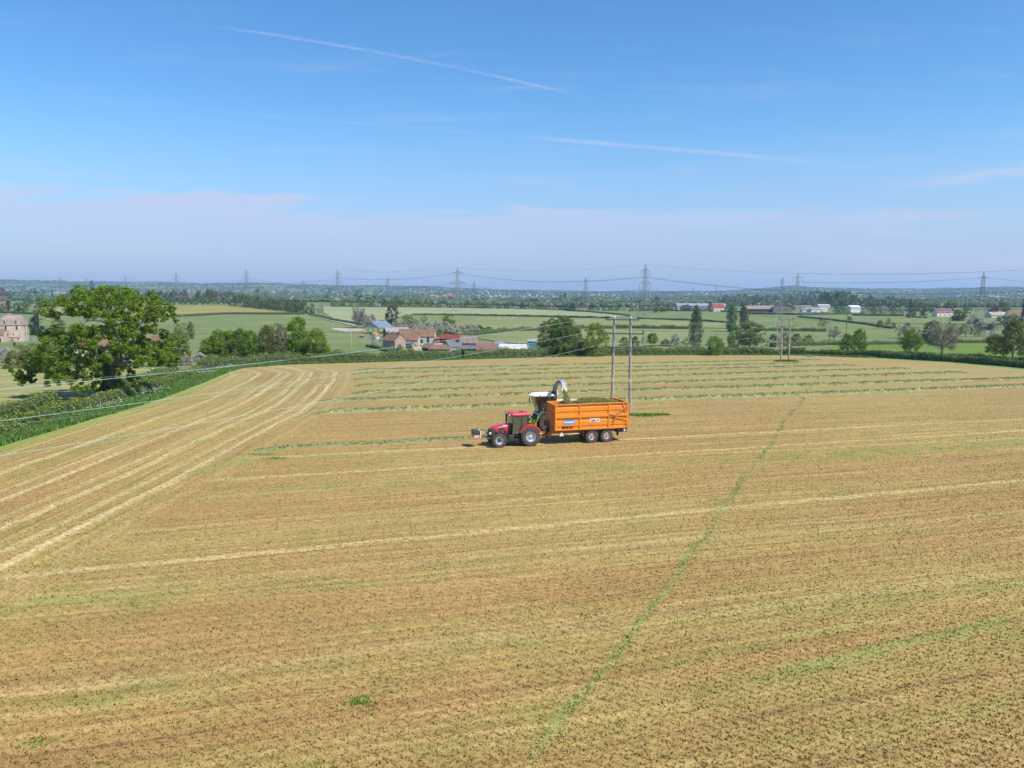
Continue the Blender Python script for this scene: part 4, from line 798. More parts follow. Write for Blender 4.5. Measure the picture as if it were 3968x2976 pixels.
def windrow(pts, wd, h, label, seed, dens=42, world=False):
    P = np.array([G(*p)[:2] for p in pts]); rgw = np.random.default_rng(seed)
    seg = np.hypot(*np.diff(P, axis=0).T); cum = np.concatenate([[0], np.cumsum(seg)]); Lt = cum[-1]
    ns = int(Lt / 0.45) + 2; s = np.linspace(0, Lt, ns); wv = 0.15 * np.sin(s * 0.11 + seed) + 0.06 * np.sin(s * 0.61 + seed * 2)
    x = np.interp(s, cum, P[:, 0]); y = np.interp(s, cum, P[:, 1]) + wv
    tx, ty = np.gradient(x), np.gradient(y); l = np.hypot(tx, ty); nx_, ny_ = -ty / l, tx / l
    endf = np.clip(np.minimum(s, Lt - s) / 3.0, 0, 1) ** 0.5
    cross = [(-1, 0), (-0.72, 0.35), (-0.35, 0.82), (0.0, 1.0), (0.35, 0.85), (0.72, 0.4), (1, 0)]
    GX_ = np.zeros((ns, 7)); GY_ = np.zeros((ns, 7)); GZ_ = np.zeros((ns, 7))
    for k, (a, b) in enumerate(cross):
        jw = rgw.normal(0, 0.10, ns); jh = rgw.normal(0, 0.25, ns) + 0.12 * np.sin(s * 1.9 + seed) + 0.1 * np.sin(s * 0.83 + 2 * seed)
        GX_[:, k] = x + nx_ * (a + jw) * wd / 2; GY_[:, k] = y + ny_ * (a + jw) * wd / 2
        GZ_[:, k] = T(GX_[:, k], GY_[:, k]) + 0.05 + (b * (1 + jh) * h * endf if b else -0.02)
    o = gridmesh('windrow', GX_, GY_, GZ_, L['cut']); tag(o, label, 'windrow', 'windrows of cut grass across the field')
    n = int(Lt * dens); s2 = rgw.uniform(0, Lt, n); a = rgw.normal(0, 0.42, n).clip(-1.25, 1.25)
    X_ = np.interp(s2, s, x) + np.interp(s2, s, nx_) * a * wd / 2; Y_ = np.interp(s2, s, y) + np.interp(s2, s, ny_) * a * wd / 2
    hz = h * np.clip(1 - np.abs(a) ** 1.6, 0, 1) * np.interp(s2, s, endf) * (1.05 + 0.12 * np.sin(s2 * 1.9 + seed))
    Pq = np.stack([X_, Y_, T(X_, Y_) + 0.07 + hz * rgw.uniform(0.85, 1.25, n)], 1)
    q = quadmesh('loose_grass', leafquads(Pq, np.tile([0, -0.35, 1.0], (n, 1)), 0.30, rgw, asp=0.35, rnd=0.75), n, L['cut'], o)
WR = [([(980, 1752), (1120, 1738), (1500, 1722), (1840, 1699)], 1.5, 0.20, 'nearest windrow, flattened, ending behind the tractor weight'),
      ([(1215, 1607), (1300, 1600), (1400, 1597), (2500, 1553), (3968, 1500), (4150, 1494)], 2.0, 0.36, 'windrow passing just behind the forage harvester'),
      ([(1235, 1558), (1400, 1553), (2500, 1516), (3968, 1470), (4100, 1466)], 2.0, 0.36, 'second windrow behind the forage harvester'),
      ([(1363, 1527), (1400, 1525), (2500, 1489), (3741, 1446)], 2.0, 0.36, 'third windrow behind the harvester, level with the spout top'),
      ([(1375, 1497), (2500, 1463), (3522, 1431)], 2.0, 0.36, 'windrow passing behind the spout tip, fourth behind the harvester'),
      ([(1370, 1474), (2500, 1441), (3316, 1418)], 2.0, 0.36, 'fifth windrow behind the harvester, third from the far edge'),
      ([(1360, 1452), (2500, 1426), (3120, 1411)], 2.0, 0.34, 'second windrow from the far edge of the field'),
      ([(1370, 1437), (2500, 1411), (3190, 1397)], 2.0, 0.34, 'farthest windrow, reaching past the second wooden poles')]
for i, (p_, w_, h_, lb) in enumerate(WR): windrow(p_, w_, h_, lb, i + 1, dens=60 if i == 0 else 90)
def tuft(px, row, rx, ry, n, h, label, m=L['lush'], seed=0, P=None):
    p = G(px, row); rgt = np.random.default_rng(seed + 40); a = rgt.uniform(0, 6.28, n); r_ = rgt.uniform(0, 1, n) ** 0.7 * (1 + .35 * np.sin(a * 3 + seed)); X_ = p.x + np.cos(a) * r_ * rx; Y_ = p.y + np.sin(a) * r_ * ry
    return scatter_blades('uncut_grass', X_, Y_, T(X_, Y_) + 0.04, h, 0.13, m or L['grass'], seed=seed, label=label)
tuft(2495, 1612, 2.7, 0.9, 1500, 0.22, 'patch of uncut green grass at the foot of the front wooden poles', L['lush']); tuft(3042, 1402, 3.2, 1.0, 900, 0.4, 'tall uncut grass round the second pair of wooden poles', L['mid'], seed=2)
for i, (px, row, rx, ry, n, h) in enumerate(((1395, 2738, .55, .3, 110, .09), (1065, 1780, 1.2, .5, 200, .08), (1010, 1765, 1.8, .4, 200, .07), (2065, 2340, .5, .3, 40, .05), (2275, 2395, .45, .3, 45, .05), (160, 2900, .6, .4, 80, .06), (2380, 2664, .35, .2, 40, .05), (175, 2200, 1.1, .4, 110, .05))):
    tuft(px, row, rx, ry, n, h, ['dark green clump of grass lying alone low in the near field', 'green clump right under the end of the nearest windrow', 'thin green smear at the left end of the nearest windrow', 'faint green clump left of the green track', 'small green clump close to the green track', 'green clump in the bottom left corner', 'tiny green clump right beside the green track', 'green clump low on the left side of the field'][i], seed=60 + i)
# blades along the green track
Yt = rg.uniform(22.0, 150, 2300); Xt = -10.2 + 0.487 * Yt - 0.00013 * Yt ** 2 + rg.normal(0, 0.17, len(Yt)) + 0.12 * np.sin(Yt * 0.7) + 0.12 * np.sin(Yt * 0.19); gap = np.sin(Yt * 1.3) + np.sin(Yt * 0.47) + rg.normal(0, .5, len(Yt)) > -0.5 - (60 - Yt) * 0.01
scatter_blades('track_grass', Xt[gap], Yt[gap], T(Xt[gap], Yt[gap]) + 0.05, 0.10, 0.06, L['thin'], lean=0.8, seed=9, label='narrow crooked line of green grass crossing the field')

# ---------------------------------------------------------------- far woodland (nobody could count it)
def woodland():
    rgf = np.random.default_rng(77)
    ico = MB(); t_ = (1 + 5 ** 0.5) / 2
    vs = np.array([(-1, t_, 0), (1, t_, 0), (-1, -t_, 0), (1, -t_, 0), (0, -1, t_), (0, 1, t_), (0, -1, -t_), (0, 1, -t_), (t_, 0, -1), (t_, 0, 1), (-t_, 0, -1), (-t_, 0, 1)], float); vs /= np.linalg.norm(vs[0])
    fs = np.array([(0, 11, 5), (0, 5, 1), (0, 1, 7), (0, 7, 10), (0, 10, 11), (1, 5, 9), (5, 11, 4), (11, 10, 2), (10, 7, 6), (7, 1, 8), (3, 9, 4), (3, 4, 2), (3, 2, 6), (3, 6, 8), (3, 8, 9), (4, 9, 5), (2, 4, 11), (6, 2, 10), (8, 6, 7), (9, 8, 1)])
    N = 34000; Y = 1450 * (8300 / 1450) ** rgf.uniform(0, 1, N); X = rgf.uniform(-0.78, 0.78, N) * Y
    f = np.sin(X * 0.0061 + 1.1) * np.sin(Y * 0.0043 + X * 0.0012) + 0.6 * np.sin(X * 0.017 + Y * 0.006) * np.sin(Y * 0.013 - 1) + 0.35 * np.sin(X * 0.041) * np.sin(Y * 0.029 + 2)
    hed = (np.abs(np.sin(Y * 0.011 + 0.8 * np.sin(X * 0.002))) < 0.10) | (np.abs(np.sin(X * 0.009 + Y * 0.004)) < 0.07)
    keep = (f > -0.12) | hed | ((Y > 6000) & (f > -0.35)) | ((X < -0.2 * Y) & (Y < 3500) & (f > -0.5)); X, Y = X[keep], Y[keep]; n = len(X)
    r_ = rgf.uniform(3.5, 8.0, n) * (1 + np.clip((Y - 3000) / 5000, 0, 1) * 0.8); h_ = rgf.uniform(3.2, 6.0, n) * (1 + np.clip((Y - 3000) / 5000, 0, 1) * 0.5)
    J = rgf.uniform(0.72, 1.25, (n, 12, 1)); V = vs[None] * J; V = V * np.stack([r_, r_, h_], 1)[:, None, :]; V[:, :, 0] += X[:, None]; V[:, :, 1] += Y[:, None]; V[:, :, 2] += (T(X, Y) + h_ * 0.75)[:, None]
    Fi = (fs[None] + (np.arange(n) * 12)[:, None, None]).reshape(-1, 3)
    me = bpy.data.meshes.new('woodland'); me.vertices.add(n * 12); me.vertices.foreach_set('co', V.astype(np.float32).ravel()); me.loops.add(Fi.size); me.loops.foreach_set('vertex_index', Fi.astype(np.int32).ravel())
    me.polygons.add(len(Fi)); me.polygons.foreach_set('loop_start', np.arange(0, Fi.size, 3, dtype=np.int32)); me.update(calc_edges=True)
    m = bpy.data.materials.new('far_trees'); m.use_nodes = True; t = NT(m.node_tree); geo = t.N('ShaderNodeNewGeometry')
    c = t.ramp(geo.outputs['Random Per Island'], [(0.0, (0.035, 0.06, 0.02)), (0.35, (0.055, 0.095, 0.03)), (0.65, (0.085, 0.13, 0.035)), (0.88, (0.10, 0.12, 0.045)), (0.97, (0.12, 0.095, 0.07)), (1.0, (0.35, 0.35, 0.30))])
    p = t.N('ShaderNodeBsdfPrincipled', {'Base Color': c, 'Roughness': 0.85, 'Specular IOR Level': 0.1}); t.N('ShaderNodeOutputMaterial', {'Surface': p})
    tag(link('woodland', me, m), 'hazy woods and hedgerow trees covering the distant country', 'woodland', kind='stuff')
woodland()

# ================================================================ BUILDINGS
def wallm(n, c): return mat(n, c, 0.9, var=0.18, vscale=0.8, bump=0.2)
W_brick = wallm('old_brick', (0.36, 0.24, 0.18)); W_stone = wallm('cream_stone', (0.46, 0.38, 0.28)); W_manor = mat('weathered_limestone', (0.52, 0.42, 0.32), 0.9, var=0.22, vscale=0.5, bump=0.2, dirt=(0.42, 0.32, 0.25), dscale=0.35)
W_white = wallm('white_render', (0.64, 0.61, 0.56)); W_dark = wallm('dark_timber', (0.055, 0.05, 0.048)); W_pale = wallm('pale_boarding', (0.50, 0.48, 0.42)); W_navy = wallm('navy_sheeting', (0.06, 0.085, 0.13)); W_red = wallm('red_boarding', (0.33, 0.06, 0.06)); W_teal = wallm('teal_boarding', (0.05, 0.20, 0.23))
W_grey = wallm('grey_boarding', (0.30, 0.28, 0.25))
def roofm(n, c, sc=1.2):
    if n in MATS: return MATS[n]
    m = bpy.data.materials.new(n); m.use_nodes = True; t = NT(m.node_tree); tcn = t.N('ShaderNodeTexCoord'); o = tcn.outputs['Object']
    a = t.noise(o, 0.7, 5, 0.65); b = t.noise(o, 4.0, 4, 0.7); sz_ = t.N('ShaderNodeSeparateXYZ', {0: o}).outputs[2]
    cour = t.M('SINE', t.M('MULTIPLY', sz_, 18.0))
    c_ = t.mix(t.sstep(a, 0.3, 0.7), tuple(x * 0.72 for x in c), tuple(min(1, x * 1.22) for x in c)); c_ = t.mix(t.M('MULTIPLY', t.sstep(b, 0.5, 0.7), 0.45), c_, (0.24, 0.22, 0.15))
    c_ = t.mix(t.M('MULTIPLY', t.sstep(cour, 0.4, 1.0), 0.22), c_, (0.05, 0.04, 0.035))
    p = t.N('ShaderNodeBsdfPrincipled', {'Base Color': c_, 'Roughness': 0.85, 'Specular IOR Level': 0.2}); t.N('ShaderNodeOutputMaterial', {'Surface': p}); MATS[n] = m; return m
RT = roofm('clay_tile', (0.215, 0.125, 0.08)); RT2 = roofm('stone_tile', (0.25, 0.19, 0.15)); RR = roofm('red_sheet_roof', (0.29, 0.065, 0.05)); RG = roofm('grey_sheet_roof', (0.30, 0.28, 0.26)); RS = roofm('slate', (0.13, 0.14, 0.165)); RB = roofm('blue_grey_roof', (0.15, 0.20, 0.28)); RO = roofm('orange_tile', (0.36, 0.16, 0.10)); RW = roofm('white_roof', (0.55, 0.57, 0.58)); RM2 = roofm('manor_tile', (0.33, 0.25, 0.225)); RBr = roofm('brown_roof', (0.28, 0.21, 0.18)); RP = roofm('greenhouse_glass', (0.30, 0.31, 0.42))
glass_d = mat('window_glass', (0.03, 0.04, 0.05), 0.08, spec=0.8); framew = mat('window_frame', (0.70, 0.68, 0.64), 0.6); doorm = mat('door_red', (0.30, 0.05, 0.05), 0.6); dkopen = mat('dark_door', (0.05, 0.045, 0.04), 0.9)
postm = mat('weathered_post', (0.20, 0.18, 0.15), 0.9)
def building(name, px, row, Lx, Wy, hw, hr, rot, wm, rm, label, cat, wins=(), doors=(), chim=(), over=0.35, open_=False, mans=False, group=None, P=None, hip=0.0):
    p = G(px, row) if P is None else P
    root = empty(name, p, R(rot), label=label, cat=cat, group=group)
    mb = MB(); x, y = Lx / 2, Wy / 2
    if not open_:
        if hip or mans: mb.bx(-x, x, -y, y, -0.6, hw)
        else: mb.prism([(-y, -0.6), (y, -0.6), (y, hw), (0, hr - 0.08), (-y, hw)], -x, x, 'x')
        mb.build('wall', wm, root)
    else:
        n = max(3, int(Lx / 5))
        for i in range(n + 1):
            for s_ in (-1, 1):
                q = MB(); q.bx(-x + Lx * i / n - .13, -x + Lx * i / n + .13, s_ * y - .13, s_ * y + .13, -0.4, hw); q.build('post', postm, root)
        mb.prism([(-y, hw - .1), (y, hw - .1), (0, hr - 0.2)], x - .2, x, 'x'); mb.prism([(-y, hw - .1), (y, hw - .1), (0, hr - 0.2)], -x, -x + .2, 'x'); mb.build('wall', wm, root)
    rb = MB(); ov = over; sl_ = (hr - hw) / y if y else 1
    if mans:
        z1 = hw + (hr - hw) * 0.62; z2 = hr; s1 = 0.62
        secs = [[(-x - .3, -y - .3, hw), (x + .3, -y - .3, hw), (x + .3, y + .3, hw), (-x - .3, y + .3, hw)], [(-x * .86, -y * .80, z1), (x * .86, -y * .80, z1), (x * .86, y * .80, z1), (-x * .86, y * .80, z1)], [(-x * s1, -y * .35, z2), (x * s1, -y * .35, z2), (x * s1, y * .35, z2), (-x * s1, y * .35, z2)]]
        rb.loft(secs)
        q = MB(); q.bx(-x - .35, x + .35, -y - .35, y + .35, hw - .35, hw - .02); q.build('cornice', W_stone, root)
    elif hip:
        hx = x - hip; zc = hw - 0.02
        rb.add([(-x - ov, -y - ov, zc), (x + ov, -y - ov, zc), (x + ov, y + ov, zc), (-x - ov, y + ov, zc), (-hx, 0, hr), (hx, 0, hr)], [(0, 1, 5, 4), (1, 2, 5), (2, 3, 4, 5), (3, 0, 4), (0, 3, 2, 1)])
    else:
        e = hw - ov * sl_; th = 0.16
        for s_ in (-1, 1): rb.prism([(s_ * 0.0, hr), (s_ * (y + ov), e), (s_ * (y + ov), e + th), (s_ * 0.0, hr + th)], -x - ov * .6, x + ov * .6, 'x')
    rf = rb.build('roof', rm, root)
    for (cx, cy, ch) in chim:
        zb = hr - abs(cy) * sl_ - 0.6; q = MB(); q.bx(cx - .42, cx + .42, cy - .35, cy + .35, zb, hr + ch); q.bx(cx - .5, cx + .5, cy - .43, cy + .43, hr + ch, hr + ch + .15); q.tube([(cx, cy, hr + ch + .1), (cx, cy, hr + ch + .6)], .15, 6); q.build('chimney', mat('chimney_brick', (0.42, 0.15, 0.09), 0.9, var=.2), rf)
    def face(fc, u, z, w_, h_, d_):
        if fc in 'FB': s_ = -1 if fc == 'F' else 1; return (u - w_ / 2, u + w_ / 2, s_ * y - d_, s_ * y + d_, z, z + h_)
        s_ = 1 if fc == 'R' else -1; return (s_ * x - d_, s_ * x + d_, u - w_ / 2, u + w_ / 2, z, z + h_)
    for (fc, u, z, w_, h_) in wins:
        q = MB(); q.bx(*face(fc, u, z, w_, h_, 0.09)); f = q.build('window', framew, root); q = MB(); q.bx(*face(fc, u, z + .12, w_ - .24, h_ - .24, 0.12)); q.build('pane', glass_d, f)
    for (fc, u, w_, h_, dm) in doors:
        q = MB(); q.bx(*face(fc, u, 0, w_, h_, 0.07)); q.build('door', dm, root)
    return root
def BZ(name, Rf, x, y, *a, **kw): px, row = Rf(x, y); return building(name, px, row, *a, **kw)
farmg = 'farm buildings'
# the stone manor
mr = building('manor_house', 57, 1322, 12.2, 9.0, 9.8, 15.0, 15, W_manor, RM2, 'tall three storey stone manor with mansard tiled roof at the left edge', 'house', mans=True,
    wins=[('F', -2.6, 6.9, 1.3, 2.4), ('F', 3.0, 6.8, 1.3, 2.5), ('F', -3.6, 3.6, 1.4, 1.2), ('F', -1.9, 3.6, 1.4, 1.2), ('F', 1.2, 3.7, 0.9, 1.2), ('F', -3.4, 0.9, 1.2, 1.6), ('F', 3.4, .9, 1.2, 1.5), ('R', -1.8, 6.7, 1.3, 2.5), ('R', -1.8, 3.2, 1.3, 2.5), ('R', -2.4, .8, .9, 1.4), ('R', -.9, .8, .9, 1.4), ('R', 2.2, 6.7, 1.3, 2.5), ('R', 2.2, 3.2, 1.3, 2.5)], doors=[('F', 0.2, 1.2, 2.3, doorm)])
q = MB(); q.bx(-2.4, -1.0, -.6, .6, 14.2, 16.3); q.build('chimney', mat('manor_chimney', (0.50, 0.24, 0.16), .9), mr)
for dx in (-2.9, 2.9):
    q = MB(); q.bx(dx - .5, dx + .5, -4.9, -3.3, 10.9, 12.6); d_ = q.build('dormer', W_stone, mr); q = MB(); q.bx(dx - .32, dx + .32, -4.93, -4.8, 11.1, 12.3); q.build('pane', glass_d, d_)
q = MB(); q.bx(-4.6, 4.2, -6.4, -6.25, 2.5, 2.8); q.bx(-4.6, 4.2, -4.8, -4.6, 2.5, 2.8)
for i in range(6): q.bx(-4.5 + i * 1.7, -4.3 + i * 1.7, -6.4, -6.2, -.3, 2.6); q.bx(-4.5 + i * 1.7, -4.4 + i * 1.7, -6.6, -4.5, 2.8, 2.95)
q.build('pergola', mat('old_timber', (0.42, 0.36, 0.28), .9), mr)
building('manor_wing', -12, 1326, 9, 6, 4.3, 7.5, 15, W_manor, RT, 'low tiled wing attached to the left of the stone manor', 'house', wins=[('F', -2, 1.5, 1, 1.2)], doors=[('F', 2.6, 1.2, 2.4, dkopen)])
tag_tr = MB(); tag_tr.loft([[(-1.6, -1.2, 0), (1.6, -1.2, 0), (1.6, 1.2, 0), (-1.6, 1.2, 0)], [(-1.1, -.9, 1.3), (1.1, -.9, 1.3), (1.1, .9, 1.3), (-1.1, .9, 1.3)], [(-.3, -.3, 2.0), (.3, -.3, 2.0), (.3, .3, 2.0), (-.3, .3, 2.0)]])
o = tag_tr.build('covered_heap', mat('grey_sheet', (0.16, 0.18, 0.22), .5), smooth=True); o.location = G(124, 1318); tag(o, 'grey sheeted heap beside the right corner of the manor', 'heap')
building('cottage', 650, 1372, 12, 7, 4.2, 7.5, 0, mat('pink_brick_wall', (0.55, 0.38, 0.33), .9, var=.2), RT, 'pink walled cottage mostly hidden behind the big oak', 'house', wins=[('F', -3, 1.2, 1.1, 1.2), ('F', 1, 1.2, 1.1, 1.2)], chim=[(-3, 0, 1.0)])
building('cottage', 385, 1385, 11, 7, 3.6, 6.8, 12, W_white, RT, 'white cottage glimpsed through the middle of the oak crown', 'house', wins=[('F', -3, 1.2, 1.1, 1.2), ('F', 2, 1.2, 1.1, 1.2)], chim=[(3, 0, 0.8)])
# the farm
BZ('farmhouse', R11, 560, 452, 9.6, 6.8, 4.4, 7.4, -42, W_brick, RT, 'brick farmhouse with tall red chimneys at the front of the farm', 'house', group=farmg, wins=[('F', -3.2, .9, 1.0, 1.1), ('F', -.3, .9, 1.0, 1.1), ('F', -3.2, 2.9, 1.0, 1.1), ('F', 2.6, 2.9, 1.0, 1.1), ('R', 1.8, 1, 1, 1.1)], doors=[('F', 2.6, 1.1, 2.0, framew)], chim=[(4.4, 0, 1.0), (-4.2, 0, 0.9), (-1.0, 0.4, 0.9)])
BZ('farmhouse_wing', R11, 750, 432, 9.0, 6.0, 3.9, 6.9, -4, W_stone, RT, 'cream walled tiled wing joining the farmhouse to the barn', 'house', group=farmg, wins=[('F', 1.4, 1.0, .9, 1.0), ('F', 3.1, 1.0, .9, 1.0), ('F', 2.2, 2.6, .8, .8)], doors=[('F', -2.4, 2.6, 2.2, dkopen)], chim=[(3.9, 0, .7)])
BZ('lean_to', R11, 725, 447, 3.6, 2.4, 2.4, 3.3, -4, W_dark, RS, 'small slate roofed porch in front of the farmhouse wing', 'shed', group=farmg)
BZ('barn', R11, 830, 382, 20.5, 8.0, 3.9, 7.6, -2, W_pale, RT, 'long tiled barn with pale boarded wall facing the yard', 'barn', group=farmg, doors=[('F', 2.6, 2.2, 1.9, dkopen), ('F', 6.6, 1.4, 3.2, dkopen)], wins=[('F', 4.3, 1.2, .8, .6)])
BZ('shed', R11, 1056, 390, 2.5, 3.0, 2.7, 3.3, -2, W_red, RT, 'red boarded shed at the right end of the long barn', 'shed', group=farmg)
BZ('barn', R11, 590, 322, 15, 10, 3.6, 6.2, 22, W_navy, RG, 'navy walled barn with pale grey sheet roof', 'barn', group=farmg)
BZ('open_barn', R11, 375, 272, 16, 13, 4.2, 8.2, 62, wallm('weathered_boards', (0.40, 0.34, 0.30)), RB, 'open sided barn with blue grey roof by the riding arena', 'barn', group=farmg, open_=True)
BZ('shed', R11, 193, 338, 3.4, 2.6, 1.9, 2.6, -4, W_grey, RO, 'tiny orange roofed shed left of the farm', 'shed', group=farmg)
BZ('shed', R11, 335, 342, 4.6, 4.0, 2.4, 4.2, 65, W_pale, RO, 'small gabled outbuilding with orange roof and white barge board', 'shed', group=farmg, wins=[('L', 0, 1.2, .8, .8)])
BZ('cattle_shed', R11, 1250, 392, 22, 7.5, 2.6, 4.8, -50, W_dark, RR, 'long red roofed cattle shed with open dark front', 'barn', group=farmg)  # closed dark wall; its colour stands in for shade inside the open front
BZ('barn', R11, 1430, 452, 8.6, 6.6, 3.2, 6.4, -6, W_brick, RT2, 'steep roofed stone tiled barn right of the cattle shed', 'barn', group=farmg)
BZ('lean_to', R11, 1440, 480, 8.4, 3.4, 1.3, 2.4, -6, W_dark, RS, 'slate lean-to along the front of the stone tiled barn', 'shed', group=farmg)
BZ('barn', R11, 1210, 482, 5.6, 5.4, 2.4, 5.0, 48, W_grey, RS, 'small slate barn with grey timber gable', 'barn', group=farmg)
BZ('shed', R11, 1300, 476, 3.2, 3.4, 1.8, 3.9, 40, W_grey, RS, 'little slate roofed shed beside the timber gable', 'shed', group=farmg)
BZ('shed', R11, 1085, 490, 9.5, 4.4, 1.5, 3.4, -6, W_brick, RT, 'low brown tiled cart shed in front of the yard', 'shed', group=farmg, hip=1.6)
BZ('shed', R11, 965, 478, 5.2, 4.4, 1.8, 3.5, -32, W_dark, RT, 'tiled shed forming the left end of the cart shed row', 'shed', group=farmg)
BZ('shed', R11, 1690, 484, 13, 5.0, 1.1, 3.6, -12, W_brick, roofm('dark_red_roof', (0.27, 0.12, 0.11)), 'long low dark red roofed shed near the polytunnel', 'shed', group=farmg)
BZ('shed', R11, 1775, 474, 5.2, 4.2, 2.4, 4.3, 24, W_pale, RB, 'shed with blue grey roof behind the white polytunnel roof', 'shed', group=farmg)
BZ('polytunnel', R11, 1935, 486, 12.5, 6.0, 0.9, 3.4, -14, W_white, RW, 'long low white polytunnel roof at the right of the farm', 'polytunnel', group=farmg)
BZ('shed', R11, 2157, 462, 4.4, 3.6, 4.2, 5.2, 2, W_teal, RG, 'tall teal boarded shed with grey roof', 'shed', group=farmg)
BZ('shed', R11, 2060, 470, 4.4, 3.0, 1.6, 2.4, 0, W_dark, RG, 'low grey shed left of the teal shed', 'shed', group=farmg)
# far buildings
BZ('warehouse', R8, 1095, 662, 44, 22, 4.6, 8.6, 2, W_dark, RBr, 'long brown roofed shed behind the pair of poplars', 'warehouse', over=1.0)
BZ('warehouse', R8, 1345, 664, 18, 24, 6.2, 10.6, 84, mat('brown_cladding', (0.22, 0.15, 0.13), .9), roofm('dark_blue_roof', (0.10, 0.12, 0.18)), 'dark gabled hall at the end of the long brown shed', 'warehouse', wins=[('L', -3, 3.5, 4, 1.6), ('L', 4, 3.5, 4, 1.6)])
BZ('warehouse', R8, 1600, 640, 26, 16, 4.6, 7.4, 4, W_grey, RBr, 'brown roofed shed behind the leafless tree on the right', 'warehouse')
for i, (x, y, l_, c_) in enumerate(((1660, 662, 14, 0), (1765, 664, 14, 0), (1850, 655, 12, 1), (1720, 645, 20, 0))): BZ('workshop', R8, x, y, l_, 10, 3.8, 5.2, (i * 7) % 9 - 4, W_white if c_ else mat('pale_blue_cladding', (.5, .55, .6), .7), RW if c_ else RG, ['pale workshop with grey roof left of the others in the yard', 'pale blue workshop in the middle of the yard', 'white roofed workshop at the right of the yard', 'longer pale workshop behind the others'][i], 'workshop', group='workshops in the distant yard')
BZ('warehouse', R8, 1860, 618, 20, 14, 5.6, 7.2, 0, W_pale, RW, 'warehouse with bright white roof above the yard', 'warehouse'); BZ('warehouse', R9, 300, 605, 14.5, 14, 7.0, 9.0, 8, W_white, mat('white_sheet_roof', (.62, .64, .63), .6), 'white warehouse with blank white walls right of the green bush', 'warehouse')
BZ('house', R8, 572, 655, 15, 9, 5.5, 10.5, 6, mat('pink_render', (0.72, 0.55, 0.45), .9), RR, 'pink rendered house with a red roof left of the poplars', 'house', chim=[(-5, 0, 1.2), (5, 0, 1.2)], wins=[('F', -3, 1.2, 1.4, 1.4), ('F', 3, 1.2, 1.4, 1.4), ('F', 3, 4, 1.4, 1.2)])
BZ('house', R8, 70, 640, 20, 9, 3.4, 6.5, 0, W_white, RBr, 'low white bungalow left of the greenhouse roof', 'house'); BZ('house', R8, 270, 640, 7, 8, 2.6, 6.2, 85, W_white, RR, 'small house with red gable by the single poplar', 'house')
BZ('greenhouse', R8, 350, 612, 88, 34, 4.5, 8.2, 0, W_grey, RP, 'very long low grey lilac greenhouse roof in the distance', 'greenhouse')
BZ('house', R9, 1300, 652, 17, 9, 4.6, 8.2, 3, W_white, roofm('old_red_tile', (0.24, 0.13, 0.115)), 'white cottage with weathered red tile roof on the right', 'house', wins=[('F', -5, 1, 1.6, 1.3), ('F', 0, 1, 1.6, 1.3), ('F', 5, 1, 1.6, 1.3), ('F', -3, 3.1, 1.4, 1.0), ('F', 3, 3.1, 1.4, 1.0)], chim=[(-1.5, 0, .8), (1.2, 0, .8)])
BZ('bungalow', R9, 1900, 665, 17, 10, 2.6, 5.6, 4, W_pale, roofm('tan_tile', (0.38, 0.31, 0.25)), 'bungalow with shallow tan roof right of the right hand pylon', 'house'); BZ('house', R9, 2110, 690, 14, 9, 4, 8, -10, W_white, RT, 'house with dark tiled roof near the right edge', 'house', wins=[('F', -3, 1.2, 1.4, 1.3), ('F', 3, 1.2, 1.4, 1.3)])
BZ('barn', R16, 1012, 462, 70, 30, 9, 17, 0, wallm('pink_brown_wall', (.40, .30, .28)), roofm('pinkish_roof', (0.34, 0.25, 0.23)), 'distant pinkish roofed barn above the domed trees on the left', 'barn')
building('shed', 2436, 1189, 24, 10, 6, 8.5, 0, mat('slate_blue_cladding', (0.12, 0.17, 0.25), .8), RS, 'slate blue shed left of the foot of the tallest pylon', 'shed')
def cont(px, row, l_, col, label):
    p = G(px, row); q = MB(); q.box((0, 0, 2.6), (l_, 8, 5.2)); o = q.build('shipping_container', mat('container_' + label.split()[0], col, .6, var=.1), bevel=.1); o.location = p; tag(o, label, 'container', 'containers in the distant yard')
    q = MB()
    for i in range(int(l_)): q.bx(-l_ / 2 + .3 + i, -l_ / 2 + .6 + i, -4.06, -4, .2, 5)
    q.build('side_ribs', MATS['container_' + label.split()[0]], o)
cont(2341, 1187, 14, (0.04, 0.10, 0.26), 'navy container stack in the distance left of the tallest pylon'); cont(2355, 1188, 8, (0.10, 0.24, 0.50), 'blue container between the navy and the red one'); cont(2366, 1188, 7, (0.55, 0.03, 0.03), 'red container at the right of the stack')
hp = MB(); rgh = random.Random(3)
secs = []
for k, (rx, z) in enumerate(((30, 0), (24, 3), (15, 5.5), (5, 7))): secs.append([(rx * math.cos(a / 12 * 6.283) * rgh.uniform(.85, 1.1), rx * .5 * math.sin(a / 12 * 6.283), z * rgh.uniform(.9, 1.1)) for a in range(12)])
hp.loft(secs); o = hp.build('sand_heap', mat('orange_sand', (0.58, 0.36, 0.24), .95, var=.1, vscale=.1), smooth=True); o.location = G(2308, 1187); tag(o, 'orange sand heap in the distant yard', 'heap')
